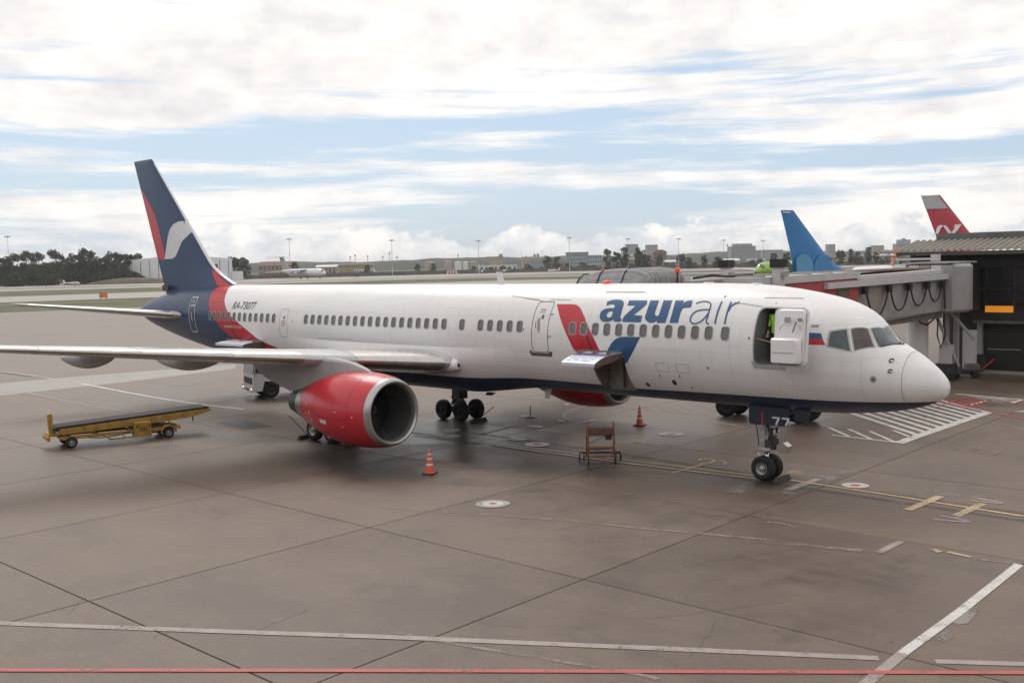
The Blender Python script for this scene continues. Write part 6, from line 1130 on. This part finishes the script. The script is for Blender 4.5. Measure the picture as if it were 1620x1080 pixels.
# ------------------------------------------------------------------ airfield edge: buildings, tanks, masts, trees, hills
VIEW = math.atan2(.687, .727)
def building(name, label, x, y, w, h, dep, wallm, roofm, rows=0, cols=0, rz=0.0, roof='flat', group=None, winm='glass_far', cat='building', roofh=None):
    b = thing(name, label, cat, (x, y, -.12), VIEW+rz, group); hw = w/2
    MB().box((-hw, 0, 0), (hw, dep, h)).build('wall', wallm, b)
    if roof == 'flat': MB().box((-hw-.3, -.3, h+.002), (hw+.3, dep+.3, h+(roofh or .6))).build('roof', roofm, b)
    elif roof == 'gable': MB().prism([(-hw-.5, h+.002), (hw+.5, h+.002), (0, h+(roofh or w*.16))], -.6, dep+.6).build('roof', roofm, b)
    elif roof == 'ridge': MB().prism([(-.6, h+.002), (dep+.6, h+.002), (dep/2, h+(roofh or dep*.2))], -hw-.5, hw+.5, 'YZ').build('roof', roofm, b)
    if rows:
        m = MB(); pw, ph = w/cols, h/rows
        for i in range(cols):
            for j in range(rows): x0 = -hw+pw*(i+.25); m.box((x0, -.06, ph*(j+.35)), (x0+pw*.5, -.01, ph*(j+.8)))
        o = m.build('window_rows', winm, b); o['kind'] = 'stuff'
    return b
# hangar
hg = thing('hangar', 'big white hangar with blue door strips behind the tail fin', 'hangar', (-629, 331, -.12), VIEW+R_(8))
MB().prism([(-32, 0), (32, 0), (32, 14.6), (0, 17.8), (-32, 14.6)], 0, 45).build('shell', 'wall_white', hg)
for k in range(11):
    x0 = -30.5+5.6*k; MB().box((x0, -.25, .2), (x0+5.2, -.01, 13.6)).build('door_leaf', 'wall_white' if k not in (4, 8) else 'wall_grey', hg)
    MB().box((x0+5.2, -.3, .2), (x0+5.55, -.01, 13.6)).build('door_strip', 'hangar_blue' if k % 3 == 1 else 'gap_dark', hg)
MB().box((14, -.34, .1), (24, -.26, 11)).build('open_doorway', 'gap_dark', hg); MB().box((32.2, 2, 0), (38, 20, 6)).build('annex', 'wall_white', hg)
building('barracks', 'tan building with brown roof left of the freighter tail', -690, 446, 25, 9.5, 14, 'wall_tan', 'roof_brown', 2, 8, roof='ridge', roofh=3.2)
building('store_house', 'low beige store right of the freighter nose', -673, 482, 16, 7.6, 12, 'wall_beige', 'roof_white', 1, 5, roof='ridge', roofh=1.6)
wr = building('station_building', 'yellow building under a wide flat white roof', -673, 512, 27, 8.8, 14, 'wall_yellow', 'roof_white', 0, 0, roofh=.8); MB().box((-18, -2.5, 8.9), (15, 3, 9.6)).build('canopy', 'roof_white', wr); MB().box((-1.5, -3.2, 0), (15.5, -.2, 5.0)).build('annex', 'wall_white', wr)
for k in range(8): MB().box((-.8+2*k, -3.26, 2.4), (.3+2*k, -3.21, 4.2)).build('window', 'glass_far', wr)
def tank(label, x, y, d, h, m, dome=.6, group='storage tanks beyond the fence', name='storage_tank'):
    t = thing(name, label, 'tank', (x, y, -.12), 0, group); MB().lathe([(0, d/2), (h*.33, d/2), (h*.335, d/2+.06), (h*.345, d/2), (h*.66, d/2), (h*.665, d/2+.06), (h*.675, d/2), (h, d/2)], (0, 0, 0), 'Z', 24).build('shell', m, t, 40); MB().lathe([(h, d/2+.1), (h+dome*.6, d*.3), (h+dome, 0)], (0, 0, 0), 'Z', 24).build('dome', m, t, True)
tank('beige storage tank, leftmost of the tank row', -658, 579, 8.6, 9.8, 'wall_beige'); tank('slim beige storage tank, second of the tank row', -647, 589, 6, 10.1, 'wall_beige'); tank('left of the two white round tanks', -640, 595, 5.9, 9.4, 'roof_white'); tank('right of the two white round tanks', -636, 600, 5.4, 9.2, 'roof_white'); tank('beige storage tank right of the white pair', -631, 604, 7.0, 9.1, 'wall_beige')
for k, (x, y, h, lb) in enumerate(((-669, 707, 12.6, 'first from the left'), (-667, 709.5, 13.1, 'second from the left'), (-661, 715, 14.7, 'third from the left'), (-659, 717.5, 15.2, 'tallest on the right'))): tank('slender cream silo, %s of four' % lb, x, y, 2.6, h, 'wall_beige', .9, 'cream silos', 'silo')
bb = building('grain_store', 'beige block with raised tower end left of the cream silos', -688, 689, 15.5, 13.2, 10, 'wall_beige', 'roof_brown', 0, 0); MB().box((3.8, 1, 13.8), (7.4, 6, 16.2)).build('head_house', 'wall_beige', bb); MB().box((-9.8, -1, 0), (-5.6, 6, 8.6)).build('wing', 'wall_tan', bb)
building('long_shed', 'long low white building with a row of windows', -617, 617, 36, 5.6, 10, 'wall_white', 'roof_white', 1, 9)
sh_ = building('gate_hut', 'little white hut with red doors at the field edge', -571, 522, 7.6, 2.6, 4, 'wall_white', 'roof_grey', 0, 0)
for k in range(3): MB().box((-2.6+2.1*k, -.06, .1), (-1.4+2.1*k, -.01, 2.1)).build('door', 'livery_red', sh_)
building('freight_hall', 'low grey hall left of the palm trees', -659, 715, 17, 7.2, 12, 'wall_bluegrey', 'roof_grey'); building('freight_hall', 'low hall with brown wall beneath the blue glass block', -645, 729, 24, 7.6, 12, 'wall_tan', 'roof_grey', 1, 8)
gh = building('glass_block', 'blue glass block with curved green roof edge', -696, 820, 22.5, 15.5, 14, 'wall_bluegrey', 'roof_green', 4, 10, roofh=1.8, winm='glass_far'); building('office_block', 'stepped grey office beside the blue glass block', -683, 832, 14.4, 13.2, 12, 'wall_grey', 'roof_grey', 3, 6)
building('tower_block', 'left of the two grey tower blocks on the skyline', -1018, 1344, 19, 33, 18, 'wall_grey', 'roof_grey', 11, 8, group=None); building('tower_block', 'right of the two grey tower blocks on the skyline', -995, 1366, 18, 31.3, 18, 'wall_grey', 'roof_grey', 11, 8)
bd_ = building('brick_hall', 'dark red brick hall with rounded roof before the tower block', -692, 961, 14.5, 15, 14, 'wall_brick', 'roof_brown', 4, 6, roof='none'); MB().prism([(7.6*math.cos(R_(180*k/10)), 15+3.9*math.sin(R_(180*k/10))) for k in range(11)], -.2, 14.2).build('roof', 'wall_brick', bd_)
hs = building('villa', 'beige villa with white hipped roof between the poplars', -563, 738, 11, 8.5, 10, 'wall_tan', 'roof_white', 2, 4, roofh=.8); MB().box((-3.6, 1, 9.4), (2.4, 7, 11.4)).build('attic', 'wall_beige', hs); MB().prism([(-4.4, 11.4), (3.2, 11.4), (-.6, 13.0)], .4, 7.6).build('attic_roof', 'roof_white', hs)
building('villa', 'low house with pale pitched roof right of the brick hall', -539, 760, 10.5, 5.4, 9, 'wall_beige', 'roof_white', 1, 4, roof='ridge', roofh=1.7)
gb = building('hotel_block', 'big grey hotel block with raised top storey', -571, 938, 25.5, 19, 16, 'wall_grey', 'roof_grey', 7, 12); MB().box((-9.5, 2, 19.6), (9.5, 12, 22.3)).build('top_storey', 'wall_bluegrey', gb)
building('apartment_block', 'long grey apartment block left of the blue fin', -752, 1318, 28, 17.5, 14, 'wall_grey', 'roof_grey', 5, 12); building('apartment_block', 'slim grey apartment block just right of the blue fin', -692, 1375, 10.5, 23.6, 12, 'wall_grey', 'roof_grey', 8, 5); building('apartment_block', 'beige apartment block among trees left of the stepped tower', -644, 1421, 15.2, 20.5, 12, 'wall_beige', 'roof_grey', 7, 6)
tb = building('stepped_tower', 'stepped grey tower just left of the terminal roof', -617, 1447, 25, 22.3, 14, 'wall_bluegrey', 'roof_grey', 6, 9); MB().box((-8.5, 2, 22.9), (8.5, 11, 28.5)).build('upper_step', 'wall_bluegrey', tb); MB().prism([(-3, 28.5), (3, 28.5), (0, 31)], 4, 9).build('cap', 'roof_grey', tb)
for k, (x, y, w, h, m, rm, lb) in enumerate(((-415, 815, 16, 6.4, 'wall_tan', 'roof_brown', 'brown-roofed house right of the blue fin'), (-396, 828, 13, 7.0, 'wall_beige', 'roof_grey', 'beige house in the row right of the blue fin'), (-375, 846, 17, 6.2, 'wall_grey', 'roof_white', 'grey house before the dark trees'), (-352, 868, 15, 6.8, 'wall_tan', 'roof_brown', 'tan house nearest the orange tail'), (-459, 1042, 20, 10, 'wall_tan', 'roof_brown', 'large tan house above the row near the stepped tower'), (-500, 800, 14, 5.2, 'wall_beige', 'roof_white', 'pale low house before the grey hotel'), (-478, 806, 16, 4.8, 'wall_white', 'roof_grey', 'white low house right of the grey hotel'))): building('house', lb, x, y, w, h, 9, m, rm, 2, 5, roof='ridge', roofh=2.0, group='houses beyond the runway', cat='house')
# perimeter wall
WP = [(-1150, 120), (-960, 215), (-800, 275), (-715, 352), (-640, 440), (-606, 520), (-560, 580), (-485, 676), (-420, 716), (-320, 790), (-180, 880), (100, 1080)]
pw = thing('perimeter_wall', 'long low concrete perimeter wall along the far side of the airfield', 'wall', (WP[5][0], WP[5][1], -.12)); ox, oy = WP[5]; m = MB(); mp_ = MB()
for a, b in zip(WP[:-1], WP[1:]):
    a, b = Vector(a), Vector(b); n = int((b-a).length/6); 
    for k in range(n):
        p, q = a.lerp(b, k/n), a.lerp(b, (k+.96)/n); m.bar((p.x-ox, p.y-oy, 1.45), (q.x-ox, q.y-oy, 1.45), .2, 2.9); mp_.bar((q.x-ox, q.y-oy, 0), (q.x-ox, q.y-oy, 3.1), .3)
m.build('wall_panels', 'fence_wall', pw)['kind'] = 'stuff'; mp_.build('wall_posts', 'fence_wall', pw)['kind'] = 'stuff'
# soil mound
mb = MB(); rows = []
for i in range(13):
    row = []
    for j in range(9): u, v = i/12*2-1, j/8*2-1; hgt = max(0, 1-u*u)*max(0, 1-v*v); row.append((30*u, 8*v, 3.6*hgt**.7*(1+.18*noise.noise((u*4, v*4, 1)))-.05))
    rows.append(row)
mb.loft(rows, closed=False); so = mb.build('soil_mound', 'soil', None, True); so.location = (-590, 279, -.1); so.rotation_euler = (0, 0, VIEW); tag(so, 'low heap of brown soil at the edge of the left wood', 'soil heap')
# floodlight masts
MASTS = [(-702, 250, 32.0, 'far left mast before the wood'), (-577, 381, 26.7, 'mast right beside the freighter tail'), (-543, 440, 24.9, 'mast right of the yellow building'), (-529, 509, 24.1, 'mast left of the beige grain store'), (-482, 554, 24.9, 'mast before the blue glass block'), (-463, 598, 23.5, 'mast before the left tower block'), (-448, 641, 23.1, 'mast left of the grey hotel'), (-434, 681, 21.8, 'mast close to the left edge of the grey hotel'), (-422, 720, 20.9, 'mast between grey hotel and blue fin')]
for x, y, h, lb in MASTS:
    t = thing('floodlight_mast', 'tall thin floodlight %s' % lb, 'light mast', (x, y, -.1), VIEW, 'floodlight masts across the airfield')
    MB().tube([(0, 0, 0), (0, 0, 7)], [.26, .22], 8).build('lower_shaft', 'mast_white', t); MB().tube([(0, 0, 7.01), (0, 0, h-.6)], [.17, .10], 8).build('shaft', 'mast_grey', t)
    MB().lathe([(h-.9, .2), (h-.6, 1.3), (h-.35, 1.3), (h-.3, .2), (h+.5, .1), (h+.5, 0)], (0, 0, 0), 'Z', 10).build('lamp_ring', 'mast_grey', t)
    for k in range(6): a = R_(60*k); MB().box((1.5*math.cos(a)-.35, 1.5*math.sin(a)-.25, h-.75), (1.5*math.cos(a)+.35, 1.5*math.sin(a)+.25, h-.2)).build('floodlight', 'mast_grey', t)
for x, y, h, lb in ((-707, 533, 16.2, 'lattice aerial above the white canopy roof, left one'), (-704, 536, 17.5, 'thin aerial pole above the white canopy roof'), (-696, 543, 16.4, 'lattice aerial at the right end of the white canopy roof'), (-687, 552, 15.6, 'aerial with dish left of the floodlight mast'), (-683, 556, 18.7, 'round-headed aerial pole left of the floodlight mast'), (-678, 560, 15.3, 'aerial pair right of the floodlight mast'), (-641, 596, 15.8, 'aerial pole over the white round tanks'), (-475, 753, 19.4, 'water-tower pole beside the grey hotel')):
    t = thing('aerial_mast', lb, 'aerial', (x, y, -.1), .3, 'aerials on the skyline')
    for dx, dy_ in ((-.5, -.3), (.5, -.3), (0, .55)): MB().tube([(dx, dy_, 0), (dx*.3, dy_*.3, h-1.2)], .10, 5).build('leg', 'mast_grey', t)
    for k in range(1, 6): z = (h-1.2)*k/6; s_ = 1-.7*k/6; MB().tube([(-.5*s_, -.3*s_, z), (.5*s_, -.3*s_, z), (0, .55*s_, z), (-.5*s_, -.3*s_, z)], .06, 4).build('brace', 'mast_grey', t)
    MB().lathe([(h-1.25, .25), (h-1.0, .75), (h-.2, .75), (h, .2), (h, 0)], (0, 0, 0), 'Z', 10).build('head', 'mast_grey', t)
sg = thing('taxiway_sign', 'small orange taxiway sign in the near grass strip', 'sign', (-268, 104, -.1), VIEW); MB().box((-1.1, -.15, .35), (1.1, .15, 1.75)).build('board', 'sign_orange', sg)
for x in (-.8, .8): MB().bar((x, 0, 0), (x, 0, .4), .12).build('leg', 'steel_dark', sg)

# trees: a few crowns of many leaves, shared between the individuals
def tree_meshes(seed, lobes, wide, tall, leaves, size):
    rn = random.Random(seed); tr_ = MB(); tr_.tube([(0, 0, 0), (.1, .05, 5), (.0, .1, 10), (.1, 0, 15)], [.45, .36, .25, .12], 7)
    cen = []
    for k in range(lobes):
        a = rn.uniform(0, 6.283); t = rn.random(); z = 4+t*14*tall; rad = wide*(.35+.65*math.sin(math.pi*min(1, max(.05, (t*.85+.1)))))*rn.uniform(.25, 1); c = Vector((rad*math.cos(a), rad*math.sin(a), z)); cen.append((c, rn.uniform(1.1, 2.2)))
        if k % 3 == 0: tr_.tube([(0, 0, max(2.5, z*.55)), c*.6+Vector((0, 0, z*.34)), c], [.16, .10, .04], 5)
    cr_ = MB()
    for c, rd in cen:
        for k in range(leaves):
            d = Vector((rn.gauss(0, 1), rn.gauss(0, 1), rn.gauss(0, .75))).normalized()*rd*rn.uniform(.45, 1.05)**.6; p = c+d; n_ = Vector((rn.gauss(0, 1), rn.gauss(0, 1), rn.gauss(.4, 1))).normalized(); u = n_.orthogonal().normalized()*size*rn.uniform(.6, 1.3); v = n_.cross(u)*rn.uniform(.6, 1)
            cr_.add([p-u*.5, p+v*.5, p+u*.5, p-v*.5], [(0, 1, 2, 3)])
    def me_(mb, nm, m):
        me = bpy.data.meshes.new(nm); me.from_pydata(mb.v, [], mb.f); me.materials.append(MATS[m]); me.update(); return me
    return me_(tr_, 'trunk', 'bark'), cr_
KINDS = []
for seed, lobes, wide, tall, m in ((1, 34, 5.2, 1.0, 'leaf_dark'), (2, 30, 6.2, .95, 'leaf_mid'), (3, 27, 4.8, 1.0, 'leaf_olive'), (4, 30, 2.6, 1.1, 'leaf_dark'), (5, 36, 6.8, .9, 'leaf_dark')):
    t_, c_ = tree_meshes(seed, lobes, wide, tall, 64, .95); me = bpy.data.meshes.new('crown'); me.from_pydata(c_.v, [], c_.f); me.materials.append(MATS[m]); me.update(); KINDS.append((t_, me))
def tree(label, x, y, h, kind, group, wide=1.0, name='tree'):
    t = thing(name, label, 'tree', (x, y, -.1), rnd.uniform(0, 6.28), group); s_ = h/19.5; t.scale = (s_*wide, s_*wide, s_)
    for nm, me in zip(('trunk', 'crown'), KINDS[kind]): link(bpy.data.objects.new(nm, me), t)
rnd = random.Random(11)
LEFT = [(-652,227,18.9,0),(-658,235,20.1,2),(-662,245,21.7,2),(-637,241,20.4,2),(-593,227,14.0,1),(-659,262,22.3,2),(-625,252,16.5,1),(-630,261,20.1,0),(-646,274,21.2,3),(-623,268,19.3,3),(-609,267,17.5,0),(-643,291,21.4,0),(-648,299,21.0,4),(-653,308,20.7,4),(-669,321,20.6,0)]
ORD = ('first', 'second', 'third', 'fourth', 'fifth', 'sixth', 'seventh', 'eighth', 'ninth', 'tenth', 'eleventh', 'twelfth', 'thirteenth', 'fourteenth', 'fifteenth')
LEFT.sort(key=lambda q: (q[0]-CAM.x)*rt0.x+(q[1]-CAM.y)*rt0.y-((q[0]-CAM.x)*fw.x+(q[1]-CAM.y)*fw.y)*-.2)
for i, (x, y, h, k) in enumerate(LEFT): tree('%s tall tree from the left in the front row of the left wood' % ORD[i], x, y, h, k, 'front trees of the wood at the left', rnd.uniform(.9, 1.25))
def mass(name, label, cat, spots, m):
    """foliage nobody could count: one object"""
    vs, fs = [], []
    for x, y, h, k, wide in spots:
        me = KINDS[k][1]; s_ = h/19.5; a = rnd.uniform(0, 6.28); ca, sa = math.cos(a)*s_*wide, math.sin(a)*s_*wide; o0 = len(vs); dz = -.1-3.5*s_
        vs += [(x+v.co.x*ca-v.co.y*sa, y+v.co.x*sa+v.co.y*ca, v.co.z*s_+dz) for v in me.vertices]; fs += [tuple(i+o0 for i in q.vertices) for q in me.polygons]
    me = bpy.data.meshes.new(name); me.from_pydata(vs, [], fs); me.update(); return tag(mesh_obj(name, me, m), label, cat, None, 'stuff')
sp = []
for k in range(40):
    t = rnd.random(); sp.append((-654-30*t+rnd.uniform(-45, 8), 202+128*t+rnd.uniform(-8, 8), rnd.uniform(12, 19), rnd.choice((0, 1, 4, 0, 3)), rnd.uniform(1, 1.5)))
mass('wood', 'dark mass of wood behind the front trees at the left', 'wood', sp, 'leaf_dark')
mass('undergrowth', 'low leafy undergrowth along the foot of the left wood', 'undergrowth', [(-628-18*k/29+rnd.uniform(-6, 6), 200+113*k/29+rnd.uniform(-5, 5), rnd.uniform(6, 10.5), rnd.choice((0, 1, 4)), 1.6) for k in range(30)], 'leaf_mid')
mass('shrubbery', 'low green shrubbery behind the far perimeter wall', 'shrubs', [(-600+330*k/59+rnd.uniform(-25, 5), 575+215*k/59+rnd.uniform(8, 45), rnd.uniform(4.5, 9), rnd.choice((0, 1, 4, 1)), rnd.uniform(1.1, 1.7)) for k in range(60)], 'leaf_olive')
for x, y, h, k, lb in ((-621,366,16.6,0,'tree just right of the fin root, nearest the hangar'),(-634,381,16.3,1,'tree right of the hangar annex'),(-649,394,14.2,0,'smaller tree right of the hangar trees'),(-683,459,13.0,1,'olive tree behind the freighter tail'),(-462,572,16.2,2,'open-crowned poplar left of the villa'),(-457,576,14.7,0,'dense tree left of the villa'),(-465,596,16.2,3,'poplar close to the left of the villa'),(-458,603,16.0,3,'tall poplar right of the villa'),(-462,613,15.5,0,'broad tree right of the villa'),(-464,624,11.7,1,'small tree before the brick hall'),(-516,713,13.1,1,'tree behind the pale pitched roof'),(-457,658,12.3,0,'dense tree left of the hotel lawn'),(-453,662,9.7,1,'small tree left of the hotel lawn'),(-450,679,10.9,0,'round tree at the hotel lawn'),(-442,686,9.7,4,'wide tree before the hotel'),(-446,779,12.1,0,'tree left of the blue fin'),(-359,724,12.4,0,'dark tree right of the blue fin'),(-353,729,11.7,3,'slim dark tree right of the blue fin'),(-340,713,10.6,1,'tree before the beige apartment block'),(-339,729,12.8,3,'pointed tree before the beige apartment block'),(-335,732,10.3,0,'low tree left of the orange tail'),(-324,729,8.7,4,'wide bush-like tree beside the orange tail'),(-438,787,11.9,0,'dark tree hidden partly by the blue fin'),(-619,685,14.0,0,'round tree left of the blue glass block'),(-613,691,13.3,4,'wide tree left of the blue glass block'),(-619,547,9.2,1,'green tree before the beige tanks'),(-628,538,9.0,0,'green tree left of the beige tanks'),(-650,505,9.0,1,'bush-like tree before the yellow building')): tree(lb, x, y, h, k, 'trees across the airfield', rnd.uniform(.9, 1.2))
# wooded hills
mb = MB(); rows = []; nx = 260
for j, (dist, amp) in enumerate(((1750, 0), (1850, .55), (2000, .8), (2300, 1.0), (2800, .8), (3300, 0))):
    row = []
    for i in range(nx):
        lat = -2200+4400*i/(nx-1); p = Vector((fw.x, fw.y)).normalized()*dist+Vector((rt0.x, rt0.y))*lat+Vector((CAM.x, CAM.y))
        big = 19+9*noise.noise((lat*.0016, 3, 1))+6*noise.noise((lat*.005, 7, 2)); sm_ = 2.2*noise.noise((lat*.035, j*3.1, 4))+1.3*noise.noise((lat*.11, j*5.7, 6))
        row.append((p.x, p.y, -3+amp*(big+sm_+4)))
    rows.append(row)
mb.loft(rows, closed=False); hl = mb.build('hills', 'wood_far', None, True); hl['kind'] = 'structure'

# ------------------------------------------------------------------ air: thin haze over the airfield
hz = MB().box((-5200, -3200, -1.4), (4200, 6200, 46)).build('haze', 'black', None); hz['kind'] = 'stuff'
hm = bpy.data.materials.new('haze_air'); hm.use_nodes = True; hn = hm.node_tree.nodes; hn.remove(hn['Principled BSDF'])
pv = N(hn, 'ShaderNodeVolumePrincipled'); pv.inputs['Density'].default_value = .00012; pv.inputs['Color'].default_value = (.93, .95, .98, 1)
hm.node_tree.links.new(pv.outputs[0], hn['Material Output'].inputs['Volume']); hz.data.materials.clear(); hz.data.materials.append(hm)
